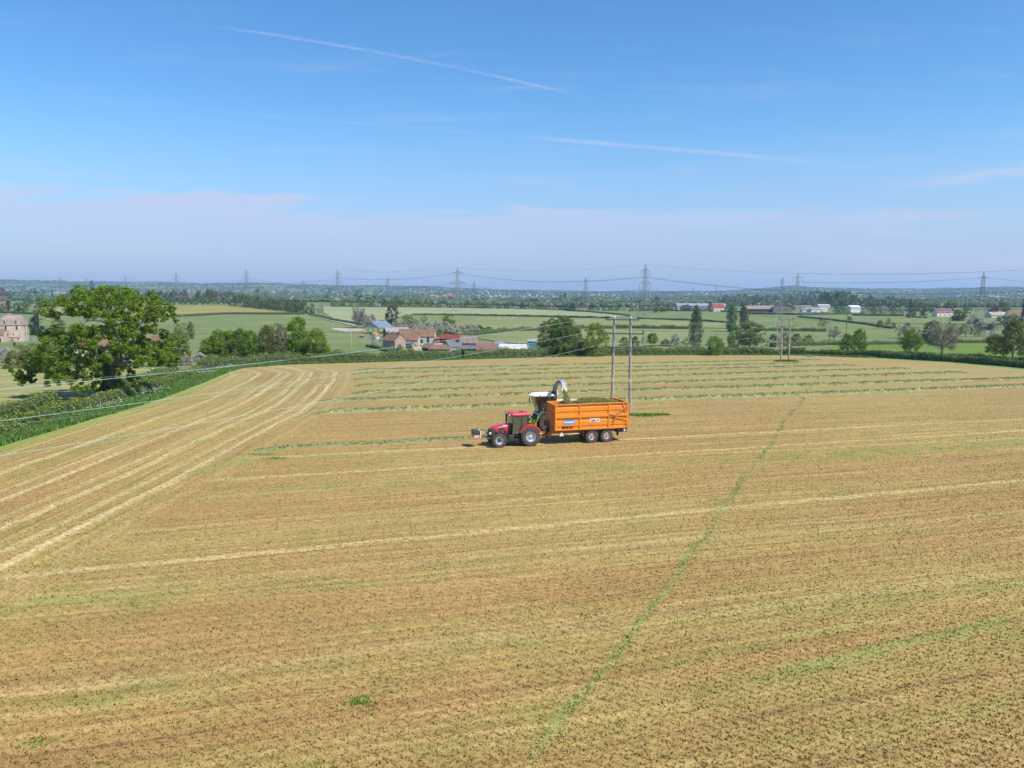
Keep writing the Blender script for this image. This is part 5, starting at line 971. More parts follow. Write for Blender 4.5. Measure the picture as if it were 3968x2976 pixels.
# vans and lorries by the long shed
def van(px, row, col, label, rot=0, l_=7.0, h_=3.2, name='lorry'):
    r = empty(name, G(px, row), R(rot), label=label, cat='lorry' if name == 'lorry' else 'car', group='vehicles by the distant sheds')
    if name == 'lorry':
        q = MB(); q.bx(-l_ / 2, l_ / 2 - 1.9, -1.2, 1.2, .8, h_); q.build('box_body', mat('paint_' + label.split()[0], col, .4), r, bevel=.05); q = MB(); q.prism([(l_ / 2 - 1.8, .5), (l_ / 2, .5), (l_ / 2, 1.5), (l_ / 2 - .35, 2.5), (l_ / 2 - 1.8, 2.5)], -1.1, 1.1); q.build('cab', MATS['paint_' + label.split()[0]], r); q = MB(); q.bx(l_ / 2 - 1.1, l_ / 2 - .3, -1.13, 1.13, 1.5, 2.3); q.build('window', glass_d, r)
    else:
        q = MB(); q.prism([(-2.1, .35), (2.1, .35), (2.1, .8), (1.2, .95), (.6, 1.45), (-1.3, 1.45), (-1.9, .95), (-2.1, .9)], -.85, .85); q.build('body', mat('paint_' + label.split()[0], col, .3), r, bevel=.05); q = MB(); q.prism([(1.0, .98), (.55, 1.38), (-1.2, 1.38), (-1.65, .98)], -.87, .87); q.build('window', glass_d, r)
    for wx in (-l_ / 2 + 1.2, l_ / 2 - 1.3) if name == 'lorry' else (-1.3, 1.3):
        for s_ in (-1, 1): q = MB(); q.lathe([(0, -.13), (.42, -.13), (.42, .13), (0, .13)], 12, (wx, s_ * (1.0 if name == 'lorry' else .75), .42)); q.build('wheel', mat('far_tyre', (.03, .03, .03), .9), r)
    return r
van(*R8(1000, 659), (.78, .78, .78), 'white lorry left of the others by the long shed', 180, 8); van(*R8(1075, 659), (.80, .72, .60), 'cream lorry between the white and the blue one', 180, 8); van(*R8(1150, 659), (.05, .18, .45), 'blue lorry by the long shed', 0, 9); van(*R8(1290, 660), (.75, .77, .78), 'silver lorry in front of the dark gabled hall', 0, 6)
van(*R8(1410, 682), (.75, .75, .75), 'pale car parked left on the road below the hall', name='car'); van(*R8(1462, 683), (.8, .8, .8), 'bright car parked right on the road below the hall', name='car'); van(*R11(2083, 476), (.55, .02, .03), 'red car parked between the polytunnel and the teal shed', 20, name='car'); van(*R9(400, 612), (.12, .13, .16), 'dark car beside the white warehouse', name='car')
for i in range(6): van(*R8(1640 + i * 42, 668 - (i % 2) * 3), ((.7, .72, .75), (.1, .12, .2), (.75, .75, .75), (.35, .36, .4), (.8, .8, .8), (.3, .05, .05))[i], ['silver', 'navy', 'white', 'grey', 'whitest', 'maroon'][i] + ' car in the distant workshop yard', (i * 40) % 90, name='car')
# hamlets and the far town
def farhouse(i):
    q = MB(); q.prism([(-3.5, -3), (3.5, -3), (3.5, 5), (0, 8.2), (-3.5, 5)], -5 - i, 5 + i, 'x'); q.mi = 1
    for s_ in (-1, 1): q.prism([(0, 8.2), (s_ * 4, 4.6), (s_ * 4, 4.9), (0, 8.5)], -5.3 - i, 5.3 + i, 'x')
    return q
FHM = []
for i, (wc, rc) in enumerate((((.75, .72, .66), (.33, .14, .10)), ((.62, .56, .48), (.20, .15, .13)), ((.60, .35, .24), (.45, .17, .09)), ((.8, .8, .78), (.20, .2, .22)))):
    o = farhouse(i % 3).build('far_house', [mat(f'far_wall_{i}', wc, .9), mat(f'far_roof_{i}', rc, .9)]); FHM.append(o.data); bpy.data.objects.remove(o)
rh = random.Random(9); cnt = {}
SETT = [(1290, 1390, 1126, 1142, 10, (0, 1), 'in the hamlet right of the wood'), (1400, 1440, 1134, 1142, 4, (0, 2), 'left of the wooded knoll'), (1665, 1765, 1146, 1157, 26, (2, 2, 0), 'in the new orange estate'), (1480, 1680, 1118, 1140, 24, (0, 1, 3), 'on the slope above the farm'), (1790, 2100, 1130, 1156, 70, (0, 1, 3, 3), 'in the far town'),
        (2100, 2400, 1134, 1154, 50, (0, 1, 3), 'in the far town right of the crane'), (2640, 2920, 1136, 1150, 36, (1, 3, 0), 'in the village on the low ridge'), (3560, 3900, 1146, 1168, 16, (0, 3), 'in the hazy plain on the right'), (1050, 1130, 1136, 1142, 6, (0, 2), 'behind the slanting wood')]
for (a, b, r0_, r1_, n, ks, wh) in SETT:
    for j in range(n):
        px = rh.uniform(a, b); row = rh.uniform(r0_, r1_); k_ = rh.choice(ks); o = bpy.data.objects.new('far_house', FHM[k_]); COL.objects.link(o); o.location = G(px, row); o.rotation_euler = (0, 0, rh.choice((0, 0, .5, 1.2, -.6))); s_ = rh.uniform(.7, 1.2) * (1 + max(0, o.location.y - 3000) / 14000); o.scale = (s_, s_, s_)
        tag(o, 'tiny ' + ('white walled house with red roof', 'stone house with brown roof', 'orange brick house', 'white house with grey roof')[k_] + ' ' + wh, 'house', 'houses ' + wh)

# ================================================================ PYLONS, POLES, CABLES
galv = mat('galvanised_steel', (0.20, 0.215, 0.22), .6, metal=.2)
insul = mat('insulator_glass', (0.16, 0.17, 0.17), .3)
def pylon_meshes(tension):
    def hw_(z): return float(np.interp(z, [0, 20, 30, 44, 50], [5.6, 2.6, 1.9, 1.05, 0.15]))
    b = MB(); lv = [0, 5, 9.5, 13.5, 17, 20, 22.8, 25.4, 28, 30.4, 32.5, 34.8, 37, 39.2, 41.5, 43.9, 46.5, 50]
    c4 = [(-1, -1), (1, -1), (1, 1), (-1, 1)]
    for i in range(len(lv) - 1):
        z0, z1 = lv[i], lv[i + 1]; a, c = hw_(z0), hw_(z1)
        for k in range(4):
            p, q = c4[k], c4[(k + 1) % 4]
            b.tube([(p[0] * a, p[1] * a, z0), (p[0] * c, p[1] * c, z1)], .17 if z0 < 30 else .12, 3, False)
            b.tube([(p[0] * a, p[1] * a, z0), (q[0] * c, q[1] * c, z1)], .085, 3, False); b.tube([(q[0] * a, q[1] * a, z0), (p[0] * c, p[1] * c, z1)], .085, 3, False)
            b.tube([(p[0] * c, p[1] * c, z1), (q[0] * c, q[1] * c, z1)], .07, 3, False)
    arms = []; ins = []; tips = []
    for (z, half) in ((43.9, 5.5), (32.5, 8.2), (22.8, 6.6)):
        for s_ in (-1, 1):
            m_ = MB(); a = hw_(z); u = hw_(z + 2.4); tip = (s_ * half, 0, z + (.6 if not tension else 0)); tips.append((s_ * half, z - (5.2 if not tension else .3)))
            for yy in (-1, 1):
                m_.tube([(s_ * a, yy * a, z), tip], .10, 3, False); m_.tube([(s_ * u, yy * u, z + 2.4), tip], .10, 3, False)
                for f in (.3, .6):
                    m_.tube([(s_ * (a + (half - a) * f), yy * a * (1 - f), z + .3 * f), (s_ * (u + (half - u) * f), yy * u * (1 - f), z + 2.4 - 1.9 * f)], .06, 3, False)
            arms.append(m_)
            n_ = MB()
            if tension:
                for sy_ in (-1, 1): n_.tube([(s_ * half, 0, z), (s_ * half, sy_ * 4.2, z - .4)], .2, 5)
                n_.tube([(s_ * half, -4.2, z - .4), (s_ * half, -2, z - 3.6), (s_ * half, 2, z - 3.6), (s_ * half, 4.2, z - .4)], .08, 3)
            else: n_.tube([(s_ * half, 0, z + .5), (s_ * half, 0, z - 5.2)], [.22, .17], 5)
            ins.append(n_)
    return b, arms, ins, tips
PYC = {}
def pylon(P, h, ang, label, tension=False, base=0):
    key = tension
    if key not in PYC:
        b, arms, ins, tips = pylon_meshes(tension); me = []
        for nm, q, m_ in [('lattice_mast', b, galv)] + [('crossarm', a, galv) for a in arms] + [('insulator', a, insul) for a in ins]:
            o = q.build(nm, m_, fix=False); me.append((nm, o.data)); bpy.data.objects.remove(o)
        PYC[key] = (me, tips)
    me, tips = PYC[key]; r = empty('pylon', P, ang, label=label, cat='pylon', group='high voltage pylons'); s = h / 50.0; r.scale = (s, s, s)
    for nm, m_ in me: o = bpy.data.objects.new(nm, m_); COL.objects.link(o); o.parent = r
    M_ = Matrix.Translation(P) @ Matrix.Rotation(ang, 4, 'Z') @ Matrix.Scale(s, 4)
    return [M_ @ Vector((x, 0, z)) for x, z in tips] + [M_ @ Vector((0, 0, 50))]
def along(px, d):
    """point at distance d ahead seen at column px"""
    x = (px - CX) / FPX * (d * cP + 10 * sP); return Vector((x, d, Tf(x, d) - .2))
def topz(P, row):
    t = (CY - row) / FPX; dz = (-sP + t * cP) / (cP + t * sP); return H + dz * P.y - P.z
def mkline(specs):
    Ps = [along(px, d) if d else px for px, row, d, lb, tn in specs]; out = []
    for i, (px, row, d, lb, tn) in enumerate(specs):
        a, b = Ps[max(0, i - 1)], Ps[min(len(Ps) - 1, i + 1)]; dr = math.atan2(b.y - a.y, b.x - a.x)
        h = topz(Ps[i], row) if row > 0 else -row
        out.append(pylon(Ps[i], h, dr - math.pi / 2 if math.cos(dr - math.pi / 2) > 0 else dr + math.pi / 2, lb, tn))
    return out
L1 = mkline([(4900, -50.0, 430, 'pylon outside the picture on the right carrying the front line', False), (2499, 1025, 723, 'tallest latticework pylon, standing behind the front wooden poles', False), (1774, 1035, 965, 'pylon with pointed arms above the farm', True), (1311, 1045, 1150, 'pylon rising behind the slope left of the farm', False), (958, 1044, 1420, 'pylon standing above the slanting wood', False), (687, 1057, 1740, 'pylon right of the oak crown', False), (491, 1067, 2300, 'grey pylon above the right part of the oak crown', False), (339, 1076, 2850, 'small pylon next to the dark pine', False), (238, 1072, 2700, 'smallest pylon at the far left', False)])
L2 = mkline([(5300, -50.0, 800, 'pylon outside the picture on the right carrying the second line', False), (3804, 1054, 840, 'broad based pylon near the right edge', True), (3087, 1057, 960, 'pylon behind the long brown shed and leafless tree', False), (2774, 1105, 2400, 'faint small pylon above the village ridge', False), (2686, 1113, 2500, 'faint pylon right of the single poplar', False), (2546, 1118, 3000, 'tiny faint pylon just right of the tallest pylon', False), (2427, 1121, 2600, 'tiny faint pylon just left of the tallest pylon', False)])
L3 = mkline([(3029, 1073, 1500, 'pylon close left of the one behind the long shed', False), (2269, 1075, 1450, 'slim pylon between the farm and the tallest pylon', False), (1837, 1087, 1900, 'slim pylon just right of the pylon above the farm', False), (1503, 1074, 1600, 'slim pylon above the open barn', False), (1176, 1082, 2100, 'slim pylon between the wood and the farm', False), (989, 1094, 2600, 'tiny pylon close right of the one above the wood', False), (826, 1098, 3000, 'tiny faint pylon above the domed row', False)])
wirem = mat('aluminium_conductor', (0.12, 0.13, 0.14), .5)
POSN = ['upper left', 'upper right', 'middle left', 'middle right', 'lower left', 'lower right', 'topmost']
def conductors(Ls, r_, ln, seq=None):
    for k in range(7):
        pts = []
        for i in range(len(Ls) - 1):
            a, b = Ls[i][k], Ls[i + 1][k]; d = (b - a).length; sag = min(16, 8.5 * (d / 330) ** 2) * (.75 if k == 6 else 1)
            for j in range(14): t = j / 14; p = a.lerp(b, t); p.z -= 4 * sag * t * (1 - t); pts.append(p)
        pts.append(Ls[-1][k]); q = MB(); q.tube(pts, r_ * (.6 if k == 6 else 1), 3)
        o = q.build('conductor', wirem, fix=False); tag(o, f'thin grey cable on the {POSN[k]} arm{"" if k < 6 else " tip"} of the {ln}', 'cable', 'high voltage cables')
conductors(L1, .10, 'front line of pylons'); conductors(L2[:3], .085, 'right hand line of pylons'); conductors(L3[1:], .08, 'slim back line of pylons')

woodp = mat('pole_wood', (0.33, 0.29, 0.26), .85, var=.2, vscale=2.5); armm = mat('crossarm_steel', (0.11, 0.115, 0.12), .6); cer = mat('brown_insulator', (0.06, 0.03, 0.025), .3)
whitei = mat('white_fitting', (0.7, 0.7, 0.68), .5); yel = mat('yellow_plate', (0.75, 0.62, 0.2), .6)
def hpole(P, h, ang, label, detail=True):
    r = empty('electricity_pole', P, ang, label=label, cat='pole', group='twin wooden electricity poles'); att = []
    for s_ in (-1, 1):
        q = MB(); q.tube([(s_ * 1.12, 0, -.3), (s_ * 1.06, 0, h * .5), (s_ * 1.0, 0, h)], [.21, .18, .15], 10); lg = q.build('wooden_pole', woodp, r, smooth=True)
        if detail:
            q = MB(); q.bx(s_ * 1.06 - .11, s_ * 1.06 + .11, -.24, -.17, 4.05, 4.45); q.build('warning_plate', yel, lg)
            q = MB(); q.tube([(s_ * 1.0, 0, h - .05), (s_ * 1.0, 0, h + .06)], [.19, .05], 10); q.build('pole_cap', whitei, lg)
    for (z, half) in ((h - .35, 2.05), (h - 2.05, 2.65), (h - 3.75, 2.05)):
        q = MB(); q.bx(-half, half, -.26, -.18, z - .07, z + .07); q.bx(-half, half, .18, .26, z - .07, z + .07); a = q.build('crossarm', armm, r)
        for s_ in (-1, 1):
            q = MB()
            for k in range(4): q.tube([(s_ * (half - .08), 0, z + .1 + k * .09), (s_ * (half - .08), 0, z + .17 + k * .09)], [.13, .05], 8)
            q.build('insulator', cer, r); att.append(Matrix.Translation(P) @ Matrix.Rotation(ang, 4, 'Z') @ Vector((s_ * (half - .08), 0, z + .5)))
    if detail:
        q = MB(); q.tube([(-1.0, -.1, h - 4.0), (.9, -.1, h - 3.0)], .02, 4); q.tube([(1.3, -.28, 3.6), (1.7, -.28, 3.62)], .03, 4); q.build('stay_wire', armm, r)
    return att
pA = (G(2375, 1602) + G(2437, 1608)) / 2; pA.z = Tf(pA.x, pA.y); pB = (G(3022, 1401) + G(3060, 1399)) / 2; pB.z = Tf(pB.x, pB.y)
aA = hpole(pA, topz(pA, 1228), R(-18), 'front pair of tall wooden poles with three crossarms behind the trailer')
aB = hpole(pB, topz(pB, 1234), R(8), 'second pair of wooden poles near the far edge of the field')
pC = along(3022, 395); aC = hpole(pC, topz(pC, 1186), R(5), 'third pair of wooden poles, small, seen behind the second pair', False)
green_w = mat('sunlit_cable', (0.28, 0.50, 0.42), .5)  # sunlit brightness of these cables is put into the colour
def cable(pts, r_, label, m=None):
    out = []
    for i in range(len(pts) - 1):
        a, b = Vector(pts[i]), Vector(pts[i + 1]); sag = 1.15 * ((b - a).length / 110) ** 2
        for j in range(18): t = j / 18; p = a.lerp(b, t); p.z -= 4 * sag * t * (1 - t); out.append(p)
    out.append(Vector(pts[-1])); q = MB(); q.tube(out, r_, 5); o = q.build('power_cable', m or green_w, smooth=True, fix=False); tag(o, label, 'cable', 'cables on the wooden poles')
endL = Vector((-45.0, 8.0, 0))
def atpx(px, row, d):
    b = (CY - row) / FPX; k = d; return Vector(((px - CX) / FPX * k, (cP + b * sP) * k, H + (-sP + b * cP) * k))
# where each cable crosses the left edge of the picture, at its surveyed distance
LE = [(0, 1510, 40.5), (0, 1499, 39.0), (0, 1631, 41.5), (0, 1652, 38.5), (0, 1767, 41.0), (0, 1786, 39.0)]
names = ['upper left', 'upper right', 'middle left', 'middle right', 'lower left', 'lower right']
for k in range(6):
    e = atpx(*LE[k]); a = aA[k]; far = e + (e - a) * 0.9; far.z = e.z + 1.2
    sp = []                      # one catenary from beyond the camera's left to the front poles, passing through the surveyed point
    x1 = (e.xy - far.xy).length; X1 = (a.xy - far.xy).length; t1_ = x1 / X1; zl = far.z + (a.z - far.z) * t1_; sag = (zl - e.z) / (4 * t1_ * (1 - t1_)); sag = max(0.4, sag)
    for j in range(40): t = j / 40; p = far.lerp(a, t); p.z -= 4 * sag * t * (1 - t); sp.append(p)
    for (u, v_) in ((a, aB[k]), (aB[k], aC[k])):
        sg = 1.5 * ((v_ - u).length / 130) ** 2
        for j in range(20): t = j / 20; p = u.lerp(v_, t); p.z -= 4 * sg * t * (1 - t); sp.append(p)
    sp.append(aC[k]); q = MB(); q.tube(sp, .013 if k % 2 == 0 else .011, 5); o = q.build('power_cable', green_w if k % 2 == 0 else mat('shaded_cable', (0.10, 0.14, 0.13), .5), smooth=True, fix=False); tag(o, f'cable running from the {names[k]} insulator of the front wooden poles', 'cable', 'cables on the wooden poles')  # every other cable has shade put into its darker colour
def spole(Rf, x, y0, y1, label, arm=True, r_=.14, m=None, d=None):
    px, row = Rf(x, y1); P = G(px, row); h = topz(P, Rf(x, y0)[1]); r = empty('telegraph_pole', P, .3, label=label, cat='pole', group='single poles in the pastures')
    q = MB(); q.tube([(0, 0, -.3), (0, 0, h)], [r_, r_ * .8], 7); q.build('pole_shaft', m or woodp, r)
    if arm: q = MB(); q.bx(-.9, .9, -.05, .05, h - .45, h - .33); q.bx(-.85, -.78, -.03, .03, h - .33, h - .1); q.bx(.78, .85, -.03, .03, h - .33, h - .1); q.build('crossarm', armm, r)
spole(R8, 1945, 670, 1005, 'tall single wooden pole right of the second pair', r_=.2); spole(R8, 2148, 690, 915, 'dark single pole beside the tall single one', r_=.2, m=mat('dark_pole', (.08, .06, .05), .9))
palep = mat('pale_pole', (0.45, 0.43, 0.38), .9)
for Rf, x, y0, y1, lb in ((R5, 297, 458, 565, 'pale pole in the paddock right of the big oak'), (R5, 2105, 648, 840, 'thin pole in the meadow left of the farmhouse'), (R5, 1910, 578, 640, 'short pole beside the riding arena'), (R6, 1970, 868, 1002, 'pole beside the white polytunnel'), (R6, 1210, 470, 558, 'pale pole above the orchard at the meadow edge'), (R6, 2087, 503, 610, 'pale pole in the streaked meadow, middle one'), (R7, 1270, 540, 645, 'pale pole just left of the foot of the tallest pylon'), (R7, 1377, 788, 935, 'thin pole right of the front wooden poles'), (R8, 1342, 585, 745, 'pale pole rising above the second pair of poles'), (R9, 1735, 640, 785, 'thin pale pole under the right hand pylon'), (R7, 378, 440, 560, 'thin pale pole left of the domed clump')):
    spole(Rf, x, y0, y1, lb, m=palep, r_=.16)
# stakes, fence, horses, trough, crane
stk = MB(); stk.tube([(0, 0, -.2), (0, 0, 1.9)], .16, 5); stm = stk.build('fence_stake', mat('white_stake', (.7, .7, .66), .8)); smd = stm.data; bpy.data.objects.remove(stm)
for i, x in enumerate((1528, 1570, 1645, 1755, 1765, 1820, 1858, 1895, 1905, 1940)):
    o = bpy.data.objects.new('fence_stake', smd); COL.objects.link(o); o.location = G(*R6(x, 655 - (i % 3) * 2)); tag(o, 'short white stake standing in the green meadow above the farm', 'stake', 'white stakes in the meadow')
fpos = [G(*R6(x, y)) for x, y in ((-60, 800), (20, 800), (100, 800), (180, 796), (260, 794), (320, 800))]
fr = empty('post_and_rail_fence', fpos[0], 0, label='grey post and rail fence along the front of the riding arena', cat='fence'); q = MB()
for i in range(len(fpos) - 1):
    a, b = fpos[i] - fpos[0], fpos[i + 1] - fpos[0]
    for z in (.6, 1.2): q.tube([a + Vector((0, 0, z)), b + Vector((0, 0, z))], .06, 4)
q.build('rail', postm, fr)
for i in range(len(fpos) - 1):
    for j in range(5): p = (fpos[i] - fpos[0]).lerp(fpos[i + 1] - fpos[0], j / 5); q = MB(); q.tube([p - Vector((0, 0, .2)), p + Vector((0, 0, 1.4))], .08, 5); q.build('post', postm, fr)
def skinmesh(name, verts, edges, radii, m, parent=None, sub=1, root=0, flat=1.0):
    me = bpy.data.meshes.new(name); me.from_pydata([Vector(v) for v in verts], edges, []); me.update(); o = link(name, me, m, parent)
    s = o.modifiers.new('skin', 'SKIN'); 
    for i, r_ in enumerate(radii): me.skin_vertices[0].data[i].radius = (r_, r_) if not isinstance(r_, tuple) else r_
    me.skin_vertices[0].data[root].use_root = True
    if sub: o.modifiers.new('sub', 'SUBSURF').levels = sub; o.modifiers['sub'].render_levels = sub
    return o
def horse(px, row, rz, col, label):
    V = [(-.75, 0, 1.25), (-.2, 0, 1.2), (.35, 0, 1.22), (.75, 0, 1.35), (1.05, 0, 1.05), (1.3, 0, .65), (1.55, 0, .3), (-1.0, 0, 1.15), (-1.15, 0, .6)]
    E = [(0, 1), (1, 2), (2, 3), (3, 4), (4, 5), (5, 6), (0, 7), (7, 8)]; Rr_ = [.30, .31, .32, .24, .15, .12, .09, .08, .06]
    for s_ in (-1, 1):
        b = len(V); V += [(.6, s_ * .18, .85), (.62, s_ * .18, .45), (.58, s_ * .18, .04), (-.8, s_ * .18, .85), (-.98, s_ * .18, .48), (-.88, s_ * .18, .04)]; E += [(2, b), (b, b + 1), (b + 1, b + 2), (0, b + 3), (b + 3, b + 4), (b + 4, b + 5)]; Rr_ += [.13, .07, .07, .16, .08, .07]
    o = skinmesh('horse', V, E, Rr_, mat('coat_' + label.split()[0], col, .6)); o.location = G(px, row); o.rotation_euler = (0, 0, rz); o.scale = (1.5, 1.5, 1.5); tag(o, label, 'horse', 'horses grazing in the dry paddock')
horse(*R16(815, 650), .2, (.07, .04, .03), 'dark horse grazing leftmost under the avenue trees'); horse(*R16(940, 652), 3.0, (.20, .07, .04), 'chestnut horse between the two dark ones'); horse(*R16(1008, 650), .4, (.05, .035, .03), 'black horse grazing rightmost, closest to the oak')
tr = empty('water_trough', G(3137, 1383), R(-20), label='pale teal water trough at the far edge of the mown field', cat='trough'); q = MB(); q.bx(-.9, .9, -.4, .4, 0, .5); q.build('basin', mat('teal_plastic', (.14, .22, .21), .5), tr, bevel=.05); q = MB(); q.bx(-.78, .78, -.3, .3, .42, .52); q.build('water', mat('trough_water', (.30, .36, .38), .1), tr)
bp_ = G(594, 1460); q = MB(); q.tube([(0, 0, -.2), (0, 0, 1.6)], .22, 8); q.tube([(0, 0, 1.6), (0, 0, 1.75)], [.25, .1], 8); o = q.build('marker_post', mat('pale_blue_paint', (.35, .55, .68), .5)); o.location = bp_; tag(o, 'pale blue marker post standing in the hedge right of the oak', 'post')
cr = along(1900, 2600); cr.z = Tf(cr.x, cr.y); cre = empty('crane', cr, .0, label='white crane with a leaning jib on the edge of the far town', cat='crane'); q = MB(); q.tube([(7, 0, 4), (-9, 0, 34)], [1.0, .7], 4); q.build('jib', mat('crane_white', (.8, .8, .78), .5), cre); q = MB(); q.bx(3, 10, -2, 2, 0, 4); q.build('crane_base', mat('crane_grey', (.3, .3, .3), .6), cre); q = MB(); q.tube([(-9, 0, 34), (-9, 0, 12)], .15, 4); q.build('hoist_rope', armm, cre)

# ================================================================ VEHICLES
HEAD = R(195)
red = mat('tractor_red', (0.48, 0.018, 0.03), .32, coat=.4, var=.06, vscale=1.5, dirt=(0.40, 0.10, 0.07), dscale=1.5); redf = mat('roof_red', (0.52, 0.045, 0.06), .45, var=.1, vscale=2)
blk = mat('black_metal', (0.022, 0.022, 0.024), .55, dirt=(0.07, 0.06, 0.05), dscale=3.0); blk2 = mat('black_plastic', (0.035, 0.035, 0.038), .45)
rubber = mat('tyre_rubber', (0.060, 0.052, 0.049), .9, dirt=(0.15, 0.12, 0.095), dscale=3.5); rimw = mat('silver_rim', (0.62, 0.63, 0.64), .35, metal=.3, dirt=(0.40, 0.36, 0.30), dscale=4)
orange = mat('trailer_orange', (0.72, 0.235, 0.014), .5, var=.05, vscale=.8, dirt=(0.55, 0.17, 0.03), dscale=.9); orange_d = mat('chassis_orange', (0.42, 0.12, 0.03), .65, dirt=(0.22, 0.11, 0.06), dscale=2)
steel = mat('bare_steel', (0.42, 0.43, 0.45), .45, metal=.4, dirt=(0.3, 0.27, 0.24)); whp = mat('white_paint', (0.82, 0.83, 0.84), .35, dirt=(0.55, 0.52, 0.46), dscale=1.8); limeg = mat('lime_paint', (0.42, 0.55, 0.02), .35); dkgrn = mat('dark_green_paint', (0.03, 0.11, 0.03), .4)
amber = mat('amber_lens', (0.75, 0.16, 0.01), .25); lens = mat('lamp_lens', (0.8, 0.85, 0.88), .15, spec=.8); redl = mat('red_lens', (0.6, 0.02, 0.02), .3); whs = mat('sign_white', (0.85, 0.85, 0.85), .45); reds = mat('sign_red', (0.75, 0.03, 0.05), .45); blues = mat('sign_blue', (0.02, 0.24, 0.62), .45); inkb = mat('black_lettering', (0.012, 0.012, 0.012), .5); inkw = mat('white_lettering', (0.85, 0.87, 0.9), .5)
hose_y = mat('yellow_hose', (0.75, 0.50, 0.03), .5); spoutm = mat('worn_spout_steel', (0.13, 0.14, 0.16), .5, metal=.3, dirt=(0.12, 0.12, 0.11), dscale=2); skin = mat('skin', (0.55, 0.33, 0.24), .6); bluec = mat('blue_shirt', (0.10, 0.22, 0.45), .8)
gl = bpy.data.materials.new('cab_glass'); gl.use_nodes = True; t = NT(gl.node_tree)
tr_ = t.N('ShaderNodeBsdfTransparent', {'Color': (0.20, 0.42, 0.50)}); gs_ = t.N('ShaderNodeBsdfGlossy', {'Color': (0.8, 0.95, 1.0), 'Roughness': 0.06}); fr_ = t.N('ShaderNodeFresnel', {'IOR': 1.5})  # blue-teal tint stands in for sky reflected in the panes
t.N('ShaderNodeOutputMaterial', {'Surface': t.N('ShaderNodeMixShader', {0: t.M('ADD', t.M('MULTIPLY', fr_, 0.9), 0.30), 1: tr_, 2: gs_})})
def wheel(parent, c, Rw, W, rr, side, rim=rimw, hubm=None, lugs=22, name='wheel', dish=0.25):
    e = empty(name, c); e.parent = parent
    q = MB(); p = [(rr, -W * .40), (rr + .05, -W * .5), (Rw * .90, -W * .5), (Rw * .975, -W * .42), (Rw * .985, 0), (Rw * .975, W * .42), (Rw * .90, W * .5), (rr + .05, W * .5), (rr, W * .40)]
    q.lathe(p, 40, close=True)
    for i in range(lugs):
        for s_ in (-1, 1):
            a = 2 * math.pi * (i + (.5 if s_ > 0 else 0)) / lugs
            M_ = Matrix.Rotation(-a, 3, 'Y') @ Matrix.Rotation(s_ * R(38), 3, 'X')
            ctr = Matrix.Rotation(-a, 3, 'Y') @ Vector((Rw * .985, s_ * W * .24, 0)); q.box(ctr, (Rw * .07, W * .56, Rw * .055), M_)
    q.build('tyre', rubber, e, smooth=True)
    q = MB(); s = side; d = dish
    q.lathe([(rr, -s * W * .4), (rr, s * W * .40), (rr * .94, s * W * .43), (rr * .90, s * W * .36), (rr * .84, s * W * (.36 - d)), (rr * .60, s * W * (.30 - d)), (rr * .52, s * W * (.42 - d)), (0, s * W * (.42 - d))], 32); q.build('rim', rim, e, smooth=True)
    q = MB(); q.lathe([(rr * .34, s * W * (.38 - d)), (rr * .30, s * W * (.62 - d)), (rr * .16, s * W * (.68 - d)), (0, s * W * (.68 - d))], 16)
    for k in range(8): a = k * math.pi / 4; q.box((rr * .43 * math.cos(a), s * W * (.44 - d), rr * .43 * math.sin(a)), (.05, .06, .05))
    q.build('hub', hubm or rim, e, smooth=True); return e
def text(parent, s, size, loc, m, name='lettering', bold=0.0, back=False, sx_=1.0):
    cu = bpy.data.curves.new(name, 'FONT'); cu.body = s; cu.size = size; cu.extrude = .006; cu.offset = bold; cu.align_x = 'LEFT'; cu.materials.append(m); cu.resolution_u = 3
    tmp = bpy.data.objects.new('tmp', cu); COL.objects.link(tmp); me = bpy.data.meshes.new_from_object(tmp, depsgraph=bpy.context.evaluated_depsgraph_get()); bpy.data.objects.remove(tmp)
    o = bpy.data.objects.new(name, me); COL.objects.link(o); o.parent = parent; o.location = loc; o.rotation_euler = (math.pi / 2, 0, math.pi); o.scale = (sx_, 1, 1); return o
def arcstrip(q, cx, cz, r_, a0, a1, y0, y1, th=.05, n=18, lip=0.0):
    secs = []
    for i in range(n + 1):
        a = R(a0 + (a1 - a0) * i / n); c, s = math.cos(a), math.sin(a)
        secs.append([(cx + r_ * c, y0, cz + r_ * s), (cx + r_ * c, y1, cz + r_ * s), (cx + (r_ + th) * c, y1, cz + (r_ + th) * s), (cx + (r_ + th) * c, y0, cz + (r_ + th) * s)])
    q.loft(secs)
    if lip:
        secs = [[(cx + (r_ - lip) * math.cos(a), y, cz + (r_ - lip) * math.sin(a)) for y in (y1 - .03, y1 + .012)] + [(cx + (r_ + th + .003) * math.cos(a), y, cz + (r_ + th + .003) * math.sin(a)) for y in (y1 + .012, y1 - .03)] for a in [R(a0 + (a1 - a0) * i / n) for i in range(n + 1)]]; q.loft(secs)
def sect(x, w_, zb, zt, r_=.16):
    return [(x, -w_, zb), (x, -w_, zt - r_ * 1.5), (x, -w_ + r_ * .45, zt - r_ * .45), (x, -w_ * .45, zt), (x, w_ * .45, zt), (x, w_ - r_ * .45, zt - r_ * .45), (x, w_, zt - r_ * 1.5), (x, w_, zb)]
